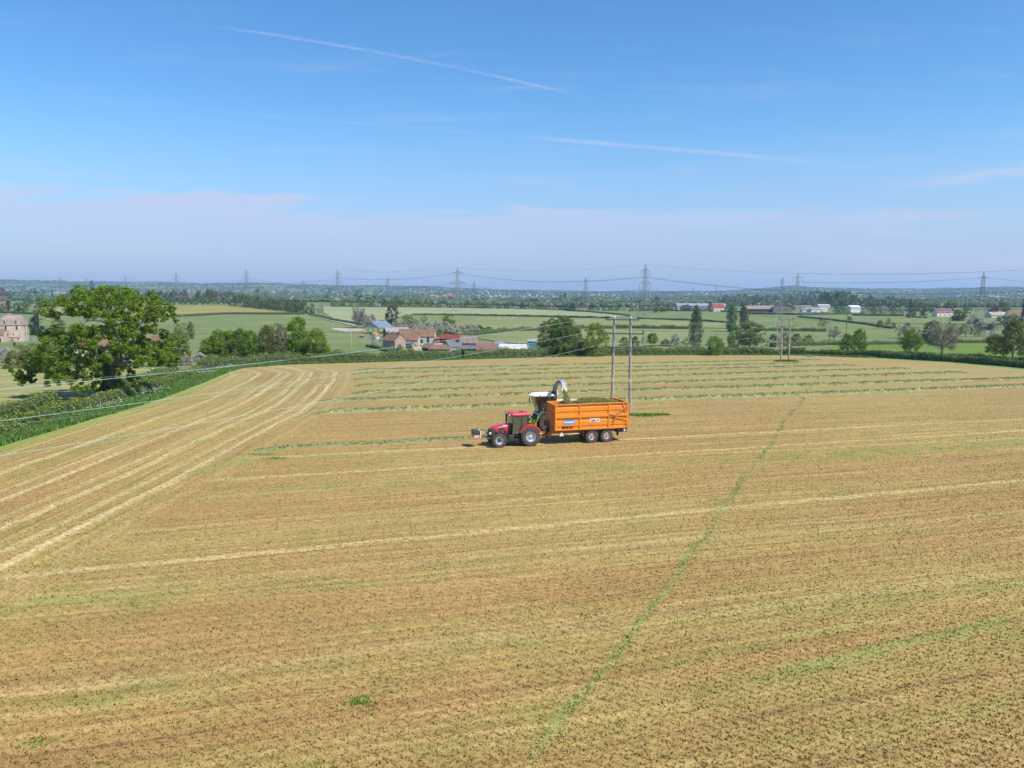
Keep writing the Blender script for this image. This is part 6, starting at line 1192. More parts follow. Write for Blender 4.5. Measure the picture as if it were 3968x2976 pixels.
def driver(world_root, loc, rz, label):
    """seated figure: pelvis, spine, head, arms on the wheel, thighs forward"""
    V = [(0, 0, 0), (.02, 0, .28), (.03, 0, .46), (.04, 0, .56), (.06, 0, .68), (.07, 0, .78)]; E = [(0, 1), (1, 2), (2, 3), (3, 4), (4, 5)]; rr_ = [(.16, .13), (.15, .11), (.17, .11), (.06, .06), (.095, .09), (.08, .08)]
    for s_ in (-1, 1):
        b = len(V); V += [(.03, s_ * .20, .46), (.14, s_ * .24, .24), (.40, s_ * .14, .30), (.16, s_ * .11, .02), (.48, s_ * .13, .04), (.50, s_ * .13, -.36), (.62, s_ * .13, -.40)]
        E += [(2, b), (b, b + 1), (b + 1, b + 2), (0, b + 3), (b + 3, b + 4), (b + 4, b + 5), (b + 5, b + 6)]; rr_ += [.07, .05, .035, .10, .075, .05, .04]
    root = empty('person', loc, rz, label=label, cat='person')
    b = skinmesh('body', V, E, rr_, bluec, root, 1)
    q = MB(); q.loft([[(.07 + r_ * math.cos(a), r_ * .9 * math.sin(a), z) for a in [k * math.pi / 5 for k in range(10)]] for r_, z in ((.04, .57), (.085, .62), (.10, .70), (.09, .78), (.04, .83))]); q.bx(.16, .19, -.015, .015, .68, .72); q.build('head', skin, root, smooth=True)
    q = MB(); q.loft([[(.045 + r_ * math.cos(a), r_ * .95 * math.sin(a), z) for a in [k * math.pi / 5 for k in range(10)]] for r_, z in ((.105, .73), (.105, .80), (.05, .86))]); q.build('hair', mat('brown_hair', (.08, .05, .03), .9), root, smooth=True)
    for s_ in (-1, 1):
        hd_ = MB(); hx, hy, hz = .43, s_ * .13, .30; hd_.box((hx, hy, hz), (.09, .035, .08))
        for f in range(4): hd_.tube([(hx + .03, hy, hz + .035 - f * .022), (hx + .07, hy - s_ * .02, hz + .035 - f * .022), (hx + .06, hy - s_ * .05, hz + .033 - f * .02)], .010, 5)
        hd_.tube([(hx - .02, hy, hz + .03), (hx + .02, hy - s_ * .04, hz + .06)], .011, 5); hd_.build('hand', skin, root)
    return root

# ---- tractor
tr0 = Vector((1.52, 74.5, 0.06)); tr0.z = Tf(tr0.x, tr0.y) + .05
T1 = empty('tractor', tr0, HEAD, label='red farm tractor with front weight pulling the orange trailer', cat='tractor')
for s in (-1, 1):
    wheel(T1, (0, s * .98, .96), .96, .66, .52, s, lugs=20, name='rear_wheel', dish=.34); wheel(T1, (3.12, s * .96, .71), .71, .52, .40, s, hubm=blk, lugs=18, name='front_wheel', dish=.30)
q = MB(); q.loft([sect(1.72, .43, 1.22, 2.17), sect(2.4, .43, 1.22, 2.15), sect(3.0, .415, 1.24, 2.07), sect(3.5, .385, 1.5, 1.95), sect(3.82, .32, 1.62, 1.83)]); hood = q.build('bonnet', red, T1, smooth=True)
q = MB(); q.loft([sect(3.30, .43, .95, 1.83), sect(3.62, .41, .95, 1.82), sect(3.9, .36, .98, 1.70), sect(4.02, .27, 1.05, 1.45)]); grl = q.build('grille', blk2, T1, smooth=True)
q = MB()
for z in (1.15, 1.3, 1.45, 1.6, 1.72): q.bx(3.4, 3.75, -.435, .435, z, z + .025)
q.build('grille_bar', mat('grille_bar_grey', (.10, .10, .10), .5), grl)
for s in (-1, 1):
    q = MB(); q.bx(3.72, 3.96, s * .20, s * .395, 1.22, 1.40); q.build('headlight', lens, T1, bevel=.02)
    q = MB()
    for i in range(3): x0 = 2.42 + i * .22; q.prism([(x0, 1.50), (x0 + .15, 1.46), (x0 + .17, 1.80), (x0 + .03, 1.86)], s * .425, s * .438)
    q.build('side_vent', blk, hood); q = MB(); q.prism([(1.80, 1.25), (2.28, 1.25), (2.05, 1.95), (1.80, 2.0)], s * .425, s * .436); q.build('side_panel', mat('dark_red', (.20, .01, .015), .5), hood)
    q = MB(); q.prism([(2.3, 1.93), (3.1, 1.84), (3.1, 1.875), (2.3, 1.985)], s * .428, s * .440); q.build('decal', whs, hood)
text(T1, 'Puma', .20, (2.55, .442, 1.96), inkw, bold=.006)
q = MB(); q.bx(-.5, 3.6, -.24, .24, .62, 1.22); q.bx(2.9, 3.35, -.75, .75, .60, .82); q.bx(-.25, .25, -.75, .75, .78, 1.12); q.bx(3.5, 4.0, -.3, .3, .6, .95); q.bx(1.4, 2.6, -.4, .4, .9, 1.25); q.build('chassis', blk, T1, bevel=.02)
# cab
q = MB(); cw = .80
def cabcol(x0, x1, yy, z0=1.22, z1=2.97, w_=.045): q.tube([(x0, yy, z0), ((x0 + x1) / 2 + .0, yy * 1.03, (z0 + z1) / 2), (x1, yy * .97, z1)], w_, 6)
for s in (-1, 1): cabcol(1.76, 1.68, s * cw); cabcol(.86, .80, s * (cw + .02), 1.6); cabcol(.16, .22, s * cw, 1.75)
for s in (-1, 1): q.tube([(1.70, s * cw * .97, 2.95), (.2, s * cw * .97, 2.95)], .05, 6); q.tube([(1.78, s * cw, 1.24), (1.05, s * cw, 1.24), (.75, s * cw, 1.55), (.16, s * cw, 1.85)], .05, 6)
q.tube([(1.78, -cw, 1.24), (1.9, 0, 1.24), (1.78, cw, 1.24)], .05, 6); q.tube([(1.68, -cw, 2.95), (1.68, cw, 2.95)], .05, 6); q.tube([(.2, -cw, 2.95), (.2, cw, 2.95)], .05, 6); q.tube([(.16, -cw, 1.8), (.16, cw, 1.8)], .05, 6)
q.bx(.1, 1.75, -.76, .76, 1.15, 1.30); cabf = q.build('cab_frame', blk, T1, smooth=True)
for s in (-1, 1):
    q = MB(); q.prism([(1.74, 1.26), (1.66, 2.93), (.84, 2.93), (.88, 1.56), (1.08, 1.27)], s * (cw - .005), s * (cw + .005)); q.build('door_glass', gl, cabf)
    q = MB(); q.prism([(.86, 1.60), (.80, 2.93), (.23, 2.93), (.18, 1.86)], s * (cw - .005), s * (cw + .005)); q.build('side_window', gl, cabf)
q = MB(); q.loft([[(1.79, -cw + .03, 1.27), (1.91, 0, 1.27), (1.79, cw - .03, 1.27), (1.78, cw - .03, 1.27), (1.90, 0, 1.27), (1.78, -cw + .03, 1.27)], [(1.70, -cw + .05, 2.93), (1.80, 0, 2.93), (1.70, cw - .05, 2.93), (1.69, cw - .05, 2.93), (1.79, 0, 2.93), (1.69, -cw + .05, 2.93)]]); q.build('windscreen', gl, cabf)
q = MB(); q.add([(.16, -cw, 1.85), (.16, cw, 1.85), (.22, cw, 2.93), (.22, -cw, 2.93)], [(0, 1, 2, 3)]); q.build('rear_window', gl, cabf)
q = MB(); q.bx(.35, .85, -.25, .25, 1.45, 1.65); q.prism([(.35, 1.6), (.25, 2.25), (.38, 2.28), (.5, 1.62)], -.25, .25); q.build('seat', blk2, T1, bevel=.04)
q = MB(); q.tube([(1.6, 0, 1.3), (1.35, 0, 1.95)], .05, 8); q.tube([(1.34 + .2 * math.cos(a) * .5, .2 * math.sin(a), 1.96 + .2 * math.cos(a) * .4) for a in [k * math.pi / 6 for k in range(13)]], .018, 5); q.bx(1.45, 1.65, -.3, .3, 1.5, 1.85); q.build('steering_wheel', blk2, T1)
q = MB(); q.loft([[(x, y, z) for x, y in pts] for z, pts in ((2.97, [(.02, -.86), (1.72, -.86), (1.92, -.55), (1.92, .55), (1.72, .86), (.02, .86)]), (3.10, [(-.02, -.88), (1.76, -.88), (1.98, -.56), (1.98, .56), (1.76, .88), (-.02, .88)]), (3.22, [(.10, -.76), (1.66, -.76), (1.84, -.5), (1.84, .5), (1.66, .76), (.10, .76)]), (3.25, [(.22, -.62), (1.5, -.62), (1.68, -.4), (1.68, .4), (1.5, .62), (.22, .62)]))]); rf = q.build('roof', redf, T1, bevel=.02)
q = MB(); q.bx(.95, 1.55, -.45, .35, 3.25, 3.275); q.build('roof_hatch', mat('faded_red', (.42, .12, .12), .6), rf, bevel=.01); q = MB(); q.bx(.45, .8, -.4, -.1, 3.25, 3.27); q.bx(.45, .8, .1, .3, 3.25, 3.27); q.build('roof_vent', blk, rf)
for s in (-1, 1): q = MB(); q.bx(1.86, 1.99, s * .35, s * .65, 3.02, 3.12); q.build('work_lamp', lens, rf)
for (x, y, z0, z1) in ((.45, -.35, 3.24, 3.30), (-.12, 1.0, 2.62, 2.98)):
    q = MB(); q.tube([(x, y, z0), (x, y, z1)], .025, 6); bc = q.build('beacon', blk, T1); q = MB(); q.tube([(x, y, z1), (x, y, z1 + .12), (x, y, z1 + .17)], [.065, .06, .03], 10); q.build('lens', amber, bc)
for s in (-1, 1):
    q = MB(); arcstrip(q, 0, .96, 1.10, 22, 158, s * .62, s * 1.26, .05, 20, .12); q.prism([(1.02, 1.36), (.95, 1.52), (.55, 1.98), (0, 2.10), (-.3, 2.08), (-.3, 1.4), (.6, 1.3)], s * .60, s * .66); q.build('rear_fender', red, T1, smooth=True)
    q = MB(); arcstrip(q, 3.12, .71, .80, 70, 188, s * .72, s * 1.20, .03, 16, .05); q.build('front_fender', blk2, T1, smooth=True)
    q = MB(); q.tube([(1.72, s * .82, 2.75), (1.82, s * 1.12, 2.72), (1.82, s * 1.14, 2.5)], .018, 5); q.bx(1.80, 1.86, s * 1.02, s * 1.24, 2.30, 2.70); q.build('mirror', blk2, T1)
    q = MB(); q.bx(1.05, 1.45, s * .80, s * 1.08, .42, .47); q.bx(1.05, 1.45, s * .78, s * 1.06, .74, .79); q.bx(1.05, 1.45, s * .76, s * 1.04, 1.04, 1.09); q.bx(1.03, 1.06, s * .78, s * 1.06, .40, 1.2); q.bx(1.44, 1.47, s * .78, s * 1.06, .40, 1.2); q.build('step', blk2, T1)
    q = MB(); q.bx(1.55, 2.2, s * .45, s * .92, .55, 1.15); q.build('fuel_tank', blk2, T1, bevel=.06)
q = MB(); q.tube([(1.98, -.62, 1.7), (1.98, -.62, 3.02), (2.02, -.62, 3.2), (2.12, -.62, 3.26)], .055, 8); q.tube([(1.98, -.62, 2.2), (1.98, -.62, 2.98)], .095, 10); q.tube([(1.98, -.62, 2.95), (1.7, -.62, 2.9)], .02, 5); q.build('exhaust', blk, T1, smooth=True)
q = MB(); q.bx(-.95, -.2, -.12, .12, .48, .62); q.bx(-.6, -.2, -.35, .35, .7, 1.3); q.tube([(-.3, -.4, .75), (-1.0, -.42, .62)], .05, 6); q.tube([(-.3, .4, .75), (-1.0, .42, .62)], .05, 6); q.tube([(-.3, .4, 1.4), (-.95, .42, .7)], .04, 6); q.build('rear_linkage', blk, T1)
for i, (yy, m_) in enumerate(((.25, hose_y), (.15, mat('red_hose', (.5, .03, .02), .5)), (.05, blk), (.33, hose_y))):
    q = MB(); q.tube([(-.45, yy + .2, 1.35), (-.8, yy + .2, 1.15 - i * .05), (-1.15, yy, .98), (-1.5, yy * .6, 1.08), (-1.95, yy * .4, 1.1)], .024, 5); q.build('hose', m_, T1)
# front weight on its linkage
q = MB(); q.bx(4.90, 5.52, -.62, .62, 1.22, 1.66); wt = q.build('front_weight', mat('weight_black', (.045, .047, .05), .5), T1, bevel=.03)
q = MB(); q.bx(5.0, 5.50, -.64, .64, .98, 1.215); bd = q.build('warning_board', whs, T1); q = MB()
for s in (-1, 1):
    for i in range(3): x0 = 5.02 + i * .18; q.prism([(x0, .985), (x0 + .09, .985), (x0 + .16, 1.21), (x0 + .07, 1.21)] if x0 < 5.3 else [(x0, .985), (x0 + .09, .985), (x0 + .11, 1.21), (x0 + .05, 1.21)], s * .640, s * .652)
for i in range(6): y0 = -.6 + i * .2; q.prism([(y0, .985), (y0 + .09, .985), (y0 + .17, 1.21), (y0 + .08, 1.21)], 5.50, 5.512, 'x')
q.build('red_stripe', reds, bd)
q = MB(); q.bx(4.82, 4.88, -.6, .6, .95, 1.62); q.build('back_plate', whp, T1)
q = MB(); q.tube([(4.82, 0, 1.58), (4.5, 0, 1.66), (3.95, 0, 1.25)], .04, 6)
for s in (-1, 1): q.tube([(4.85, s * .42, 1.0), (4.3, s * .42, .92), (3.7, s * .4, .8)], .05, 6); q.tube([(4.4, s * .42, .95), (3.85, s * .36, 1.35)], .035, 6)
q.build('front_linkage', blk, T1)
Mt = Matrix.Translation(tr0) @ Matrix.Rotation(HEAD, 4, 'Z')
driver(None, Mt @ Vector((.62, 0, 1.72)), HEAD, 'driver in a blue shirt seated in the red tractor cab')

# ---- trailer
tl0 = Vector((8.36, 76.3, 0)); tl0.z = Tf(tl0.x, tl0.y) + .05
T2 = empty('trailer', tl0, HEAD, label='orange high sided silage trailer on four wheels, full of grass', cat='trailer')
xf, xr, yb, zb, zt = 4.65, -2.95, 1.22, 1.42, 3.98; zm = 2.86
for s in (-1, 1):
    for x in (.79, -.79): wheel(T2, (x, s * .98, .65), .65, .44, .33, s, hubm=mat('hub_orange', (.62, .20, .08), .6), lugs=24, dish=.18)
    q = MB(); q.bx(xr, xf, s * (yb - .05), s * yb, zb, zt); sd = q.build('side_wall', orange, T2); o_ = s
    def rib(x0, x1, z0, z1, d, nm='rib', m_=orange):
        q = MB(); q.bx(x0, x1, s * yb, s * (yb + d), z0, z1); return q.build(nm, m_, sd, bevel=.012)
    for x0, x1 in ((xf - .13, xf + .02), (2.02, 2.17), (-1.02, -.87), (xr - .02, xr + .14)): rib(x0, x1, zb, zt - .07, .11, 'side_post')
    rib(xr - .03, xf + .03, zt - .07, zt + .02, .13, 'top_rail'); rib(xr - .03, xf + .03, zm - .22, zm + .06, .125, 'middle_rail'); rib(xr, xf, zb, zb + .12, .10, 'bottom_rail')
    # pressed corrugations: sloping folds between the posts
    for (xa, xb) in ((2.17, xf - .13), (-.87, 2.02), (xr + .14, -1.02)):
        for (z0, z1) in ((3.22, 3.68), (1.78, 2.34)):
            q = MB(); q.prism([(s * yb, z0), (s * (yb + .055), z0 + .05), (s * (yb + .055), z1 - .05), (s * yb, z1)], xa + .0, xb - .0, 'x'); q.build('corrugation', orange, sd)
    q = MB(); q.prism([(-1.15, zm - .2), (-.95, zm - .2), (-2.75, zb + .75), (-2.9, zb + .75), (-2.9, zb + .95)], s * (yb + .09), s * (yb + .14)); q.prism([(-2.35, zt - .1), (-2.48, zt - .1), (-2.8, zm + .1), (-2.66, zm + .1)], s * (yb + .06), s * (yb + .12)); q.build('brace', orange, sd)
    q = MB(); q.tube([(-1.55, s * (yb + .2), zm - .12), (-2.95, s * (yb + .2), zt - .28)], .05, 6); q.tube([(-1.55, s * (yb + .2), zm - .14), (-.95, s * (yb + .16), zm + .02)], .05, 6); q.build('tailgate_arm', mat('worn_arm', (.42, .22, .13), .7), T2)
    q = MB(); q.tube([(-1.62, s * (yb + .2), zm - .15), (-1.47, s * (yb + .2), zb + .85)], .055, 8); q.tube([(-1.47, s * (yb + .2), zb + .9), (-1.40, s * (yb + .2), zb + .45)], .035, 8); q.build('hydraulic_ram', mat('ram_brown', (.30, .16, .11), .5), T2)
    q = MB(); q.bx(-1.75, 1.55, s * .72, s * 1.26, 1.36, 1.40)
    for (x0, z0, x1, z1) in ((1.55, 1.385, 1.78, 1.12), (-1.75, 1.385, -2.0, 1.1)): q.add([(x0, s * .72, z0), (x0, s * 1.26, z0), (x1, s * 1.26, z1), (x1, s * .72, z1)], [(0, 1, 2, 3)])
    q.build('mudguard', steel, T2); q = MB(); q.bx(1.76, 1.80, s * .74, s * 1.24, .85, 1.14); q.bx(-2.02, -1.98, s * .74, s * 1.24, .62, 1.12); q.build('mud_flap', blk, T2)
q = MB(); q.bx(xf - .05, xf, -yb, yb, zb, zt); fw = q.build('front_wall', orange, T2)
q = MB()
for y in (-yb + .06, -.4, .4, yb - .06): q.bx(xf, xf + .09, y - .06, y + .06, zb, zt - .06)
q.bx(xf, xf + .10, -yb, yb, zt - .07, zt + .015); q.bx(xf, xf + .085, -yb, yb, zm - .1, zm + .02); q.bx(xf, xf + .085, -yb, yb, zb, zb + .12); q.build('front_frame', orange, fw)
q = MB()
for y in (-.05, .45): q.tube([(xf + .18, y, 1.3), (xf + .18, y, 3.05)], .025, 6)
for i in range(6): q.tube([(xf + .18, -.05, 1.5 + i * .28), (xf + .18, .45, 1.5 + i * .28)], .02, 5)
q.build('ladder', steel, T2)
q = MB(); q.bx(xr - .06, xr, -yb - .08, yb + .08, zb - .12, zt - .02); q.bx(xr - .14, xr - .06, -yb - .1, -yb + .05, zb - .15, zt); q.bx(xr - .14, xr - .06, yb - .05, yb + .1, zb - .15, zt); q.bx(xr - .12, xr - .06, -yb, yb, zm - .1, zm + .05); q.build('tailgate', orange, T2)
q = MB(); q.prism([(xr + .02, zt - .35), (xr + .02, zt + .0), (-2.0, zt + .25), (-2.0, zt + .15)], -yb + .02, -yb + .10); q.prism([(xr + .04, zt + .02), (xr + .04, zt + .08), (-2.0, zt + .28), (-2.0, zt + .20)], -yb + .02, -yb + .35); q.build('headboard_flap', orange, T2)
q = MB(); q.bx(xr + .1, 4.9, .32, .46, .98, 1.38); q.bx(xr + .1, 4.9, -.46, -.32, .98, 1.38); q.bx(xr + .2, xf, -1.1, 1.1, zb - .06, zb + .0)
for x in (-2.4, -1.2, 0, 1.3, 2.6, 3.9): q.bx(x - .06, x + .06, -1.12, 1.12, 1.28, 1.40)
q.loft([[(4.7, -.46, .9), (4.7, .46, .9), (4.7, .46, 1.3), (4.7, -.46, 1.3)], [(5.3, -.25, .62), (5.3, .25, .62), (5.3, .25, .95), (5.3, -.25, .95)], [(6.25, -.09, .48), (6.25, .09, .48), (6.25, .09, .66), (6.25, -.09, .66)]]); q.bx(6.2, 6.4, -.07, .07, .5, .6); q.bx(-1.5, 1.5, -.6, -.3, .6, 1.0); q.bx(-1.5, 1.5, .3, .6, .6, 1.0); q.build('chassis', orange_d, T2, bevel=.015)
q = MB(); q.tube([(.79, -.95, .65), (.79, .95, .65)], .09, 8); q.tube([(-.79, -.95, .65), (-.79, .95, .65)], .09, 8); q.build('axle', blk, T2)
q = MB(); q.tube([(4.9, -.15, 1.2), (4.9, -.15, 2.2)], .12, 8); q.bx(4.8, 5.1, -.45, -.15, 1.0, 1.5); q.tube([(5.2, .3, .6), (5.2, .3, 1.25)], .05, 6); q.build('ram_box', blk, T2)
q = MB(); q.prism([(3.72, .86), (4.16, .86), (3.94, 1.30)], 1.13, 1.16); tri = q.build('triangle_plate', whs, T2); q = MB(); q.prism([(3.87, .94), (4.01, .94), (3.94, 1.12)], 1.16, 1.168); q.build('triangle_mark', mat('plate_grey', (.15, .15, .16), .5), tri); q = MB(); q.bx(3.9, 3.98, .46, 1.13, 1.2, 1.3); q.build('plate_bracket', orange_d, tri)
q = MB(); q.tube([(2.1, 1.12, 1.02), (3.3, 1.12, .98)], .045, 6); q.bx(2.9, 3.0, 1.1, 1.2, .9, 1.05); q.build('side_marker_bar', mat('dull_yellow', (.55, .36, .12), .7), T2)
q = MB(); q.bx(-2.75, -2.6, .95, 1.2, 1.05, 1.35); q.build('rear_lamp', lens, T2); q = MB(); q.bx(-2.95, -1.9, -.9, 1.05, .95, 1.3); q.build('rear_bumper', mat('bumper_brown', (.10, .06, .05), .7), T2)
yp = yb + .062
q = MB(); q.bx(2.66, 3.78, yb, yp, 2.02, 2.42); sb = q.build('sign', blues, T2); sb['label'] = 'blue sign with white lettering'
text(T2, 'SW-J-HIRE', .235, (3.50, yp + .012, 2.13), inkw, bold=.010, sx_=.72); q = MB(); q.prism([(3.56, 2.15), (3.72, 2.18), (3.72, 2.33), (3.56, 2.27)], yp, yp + .01); q.build('logo', inkw, sb)
q = MB(); q.bx(.05, 1.06, yb, yp, 2.16, 2.46); sw = q.build('sign', whs, T2); sw['label'] = 'white sign with red and black lettering'
text(T2, 'RICHARD', .11, (.98, yp + .012, 2.335), reds, bold=.003, sx_=1.15); text(T2, 'WESTERN', .12, (.98, yp + .012, 2.205), inkb, bold=.005, sx_=1.05)
q = MB(); q.bx(.12, .32, yp, yp + .008, 2.24, 2.40); q.build('emblem', mat('emblem_navy', (.04, .05, .15), .5), sw)
text(T2, 'SF16', .30, (3.90, yb + .065, 1.62), inkb, bold=.018, sx_=1.12); text(T2, 'HS', .22, (3.16, yb + .065, 1.62), inkb, bold=.012, sx_=1.15); text(T2, 'PLUS', .08, (2.80, yb + .065, 1.63), inkb, sx_=1.2)

# the load and the falling grass
chop = leafmat('chopped_grass', (0.14, 0.16, 0.04), (0.24, 0.25, 0.07), (0.36, 0.35, 0.13), 0.1, 2.0)
rgl = np.random.default_rng(12)
def loadz(x, y):
    prof = np.interp(x, [-2.9, -2.2, -1.0, .6, 1.4, 2.2, 2.8, 3.6, 4.6], [3.55, 3.95, 4.18, 4.30, 4.25, 3.95, 3.8, 3.78, 3.35]); return prof - .26 * (y / 1.1) ** 2 + .05 * np.sin(x * 7 + y * 3) + .04 * np.sin(x * 13 - y * 9)
lx, ly = np.meshgrid(np.linspace(-2.92, 4.56, 60), np.linspace(-1.15, 1.15, 18)); ld = gridmesh('grass_load', lx, ly, loadz(lx, ly), chop); ld.location = tl0; ld.rotation_euler = (0, 0, HEAD); tag(ld, 'heap of chopped green grass filling the orange trailer', 'grass', kind='stuff')
n = 14000; ax, ay = rgl.uniform(-2.85, 4.4, n), rgl.uniform(-1.1, 1.1, n); q_ = quadmesh('loose_grass', leafquads(np.stack([ax, ay, loadz(ax, ay) + rgl.uniform(0, .07, n)], 1), np.tile([0, 0, 1.0], (n, 1)), .16, rgl, asp=.3, rnd=.8), n, chop, ld)

# ---- forage harvester
h0 = Vector((3.5, 83.0, 0)); h0.z = Tf(h0.x, h0.y) + .05
T3 = empty('forage_harvester', h0, HEAD, label='white and green forage harvester blowing grass, behind the trailer', cat='harvester')
for s in (-1, 1): wheel(T3, (.1, s * 1.25, .92), .92, .70, .45, s, rim=mat('harvester_rim', (.06, .07, .05), .5), lugs=20, name='front_wheel'); wheel(T3, (-3.2, s * 1.2, .68), .68, .5, .33, s, lugs=18, name='rear_wheel')
q = MB(); q.bx(-3.6, .8, -.9, .9, .7, 1.5); q.build('chassis', blk, T3, bevel=.03)
q = MB(); q.loft([sect(-5.2, 1.25, 1.3, 2.5, .25), sect(-4.6, 1.35, 1.2, 2.98, .25), sect(-3.0, 1.38, 1.2, 3.12, .25), sect(-1.3, 1.38, 1.3, 3.12, .25)]); bod = q.build('engine_cover', whp, T3, smooth=True)
for s in (-1, 1):
    q = MB(); q.bx(-4.8, -1.3, s * 1.38, s * 1.41, 1.3, 2.3); q.build('side_panel', dkgrn, bod); q = MB(); q.bx(-4.2, -2.6, s * 1.41, s * 1.43, 1.6, 2.15); q.build('air_grille', blk, bod)
    q = MB(); q.bx(-1.3, .5, s * 1.0, s * 1.48, 1.86, 1.98); q.build('platform', blk, T3); q = MB(); q.bx(-.4, .75, s * .96, s * 1.0, 1.55, 1.98); q.build('cab_base_panel', dkgrn, T3)
q = MB(); q.loft([[(x, y, z) for x, y in pts] for z, pts in ((3.70, [(-.75, -.95), (1.25, -.95), (1.55, -.5), (1.55, .5), (1.25, .95), (-.75, .95)]), (3.80, [(-.8, -1.0), (1.35, -1.0), (1.72, -.5), (1.72, .5), (1.35, 1.0), (-.8, 1.0)]), (3.98, [(-.65, -.85), (1.0, -.85), (1.35, -.4), (1.35, .4), (1.0, .85), (-.65, .85)]), (4.02, [(-.5, -.6), (.8, -.6), (1.0, -.3), (1.0, .3), (.8, .6), (-.5, .6)]))]); hr_ = q.build('roof', whp, T3, smooth=True, bevel=.02)
q = MB(); q.bx(-.95, -.6, -.85, .85, 3.6, 3.84); q.build('air_filter', mat('grey_plastic', (.25, .28, .32), .5), hr_)
q = MB()
for s in (-1, 1): q.tube([(1.25, s * .9, 3.72), (.78, s * .88, 2.0)], .05, 6); q.tube([(.2, s * .92, 3.72), (.15, s * .92, 2.0)], .045, 6); q.tube([(-.75, s * .92, 3.72), (-.75, s * .92, 2.0)], .06, 6); q.tube([(.8, s * .9, 2.0), (-.75, s * .9, 2.0)], .05, 6)
q.bx(-.75, .75, -.88, .88, 1.88, 2.0); q.bx(-.77, -.73, -.85, .85, 2.0, 3.0); hc = q.build('cab_frame', blk, T3)
for s in (-1, 1):
    q = MB(); q.prism([(1.22, 3.68), (.78, 2.04), (.17, 2.04), (.2, 3.68)], s * .915, s * .925); q.build('door_glass', gl, hc); q = MB(); q.prism([(.16, 3.68), (.12, 2.04), (-.72, 2.04), (-.72, 3.68)], s * .915, s * .925); q.build('side_window', gl, hc)
q = MB(); q.add([(.84, -.86, 2.03), (.95, 0, 2.03), (.84, .86, 2.03), (1.27, .86, 3.69), (1.42, 0, 3.69), (1.27, -.86, 3.69)], [(0, 1, 4, 5), (1, 2, 3, 4)]); q.build('windscreen', gl, hc)
q = MB(); q.bx(-.55, -.1, -.25, .25, 2.2, 2.4); q.bx(-.65, -.52, -.25, .25, 2.35, 3.05); q.build('seat', blk2, T3, bevel=.04); q = MB(); q.tube([(.7, 0, 2.0), (.35, 0, 2.75)], .05, 8); q.tube([(.34 + .1 * math.cos(a), .2 * math.sin(a), 2.76 + .08 * math.cos(a)) for a in [k * math.pi / 6 for k in range(13)]], .02, 5); q.build('steering_wheel', blk2, T3)
Mh = Matrix.Translation(h0) @ Matrix.Rotation(HEAD, 4, 'Z'); driver(None, Mh @ Vector((-.28, 0, 2.47)), HEAD, 'driver seated in the cab of the forage harvester')
q = MB(); q.bx(.55, .95, -.95, .95, 1.68, 1.9); q.build('cab_sill', mat('sill_grey', (.38, .42, .45), .5), T3, bevel=.05)
for (x, y) in ((1.5, -.6), (.75, .98)): q = MB(); q.tube([(x, y, 3.8 if y < 0 else 3.68), (x, y, 3.95)], [.06, .05], 8); q.build('beacon', redl, T3)
for s in (-1, 1): q = MB(); q.tube([(1.2, s * .95, 3.6), (1.35, s * 1.25, 3.5), (1.3, s * 1.27, 2.9)], .02, 5); q.bx(1.27, 1.33, s * 1.16, s * 1.38, 2.85, 3.3); q.build('mirror', blk, T3)
q = MB(); q.tube([(.75, 1.4, 1.0), (.35, 1.4, 3.1)], .02, 5); q.tube([(.95, 1.25, 1.0), (.55, 1.2, 3.1)], .02, 5)
for i in range(6): q.tube([(.72 - i * .06, 1.4, 1.15 + i * .33), (.92 - i * .06, 1.24, 1.15 + i * .33)], .018, 5)
q.build('ladder', steel, T3)
# pick-up header
q = MB(); q.bx(1.5, 2.1, -1.55, 1.55, .35, 1.1); q.tube([(2.35, -1.5, .45), (2.35, 1.5, .45)], .32, 12); q.loft([[(1.0, -.5, .8), (1.0, .5, .8), (1.0, .5, 1.5), (1.0, -.5, 1.5)], [(1.6, -.9, .5), (1.6, .9, .5), (1.6, .9, 1.1), (1.6, -.9, 1.1)]]); hdv = q.build('pickup_header', blk, T3)
for s in (-1, 1): q = MB(); q.prism([(1.35, .3), (2.55, .18), (2.5, .75), (2.1, 1.25), (1.35, 1.35)], s * 1.55, s * 1.62); q.build('header_side', limeg, hdv)
q = MB(); q.bx(1.45, 1.75, -1.3, 1.3, 1.12, 1.3); q.build('header_hood', limeg, hdv); q = MB(); q.prism([(.95, 1.0), (1.15, 1.05), (1.0, 1.75), (.82, 1.7)], .9, 1.02); q.build('lime_panel', limeg, T3)
q = MB(); q.tube([(1.7, 1.2, 1.2), (1.85, 1.5, 1.65), (2.1, 1.5, 1.85), (2.35, 1.5, 1.6)], .05, 6); q.tube([(2.35 + .3 * math.cos(a), 1.5, 1.35 + .3 * math.sin(a)) for a in [k * math.pi / 8 for k in range(13)]], .06, 6); q.build('hold_down_hoop', blk, hdv)
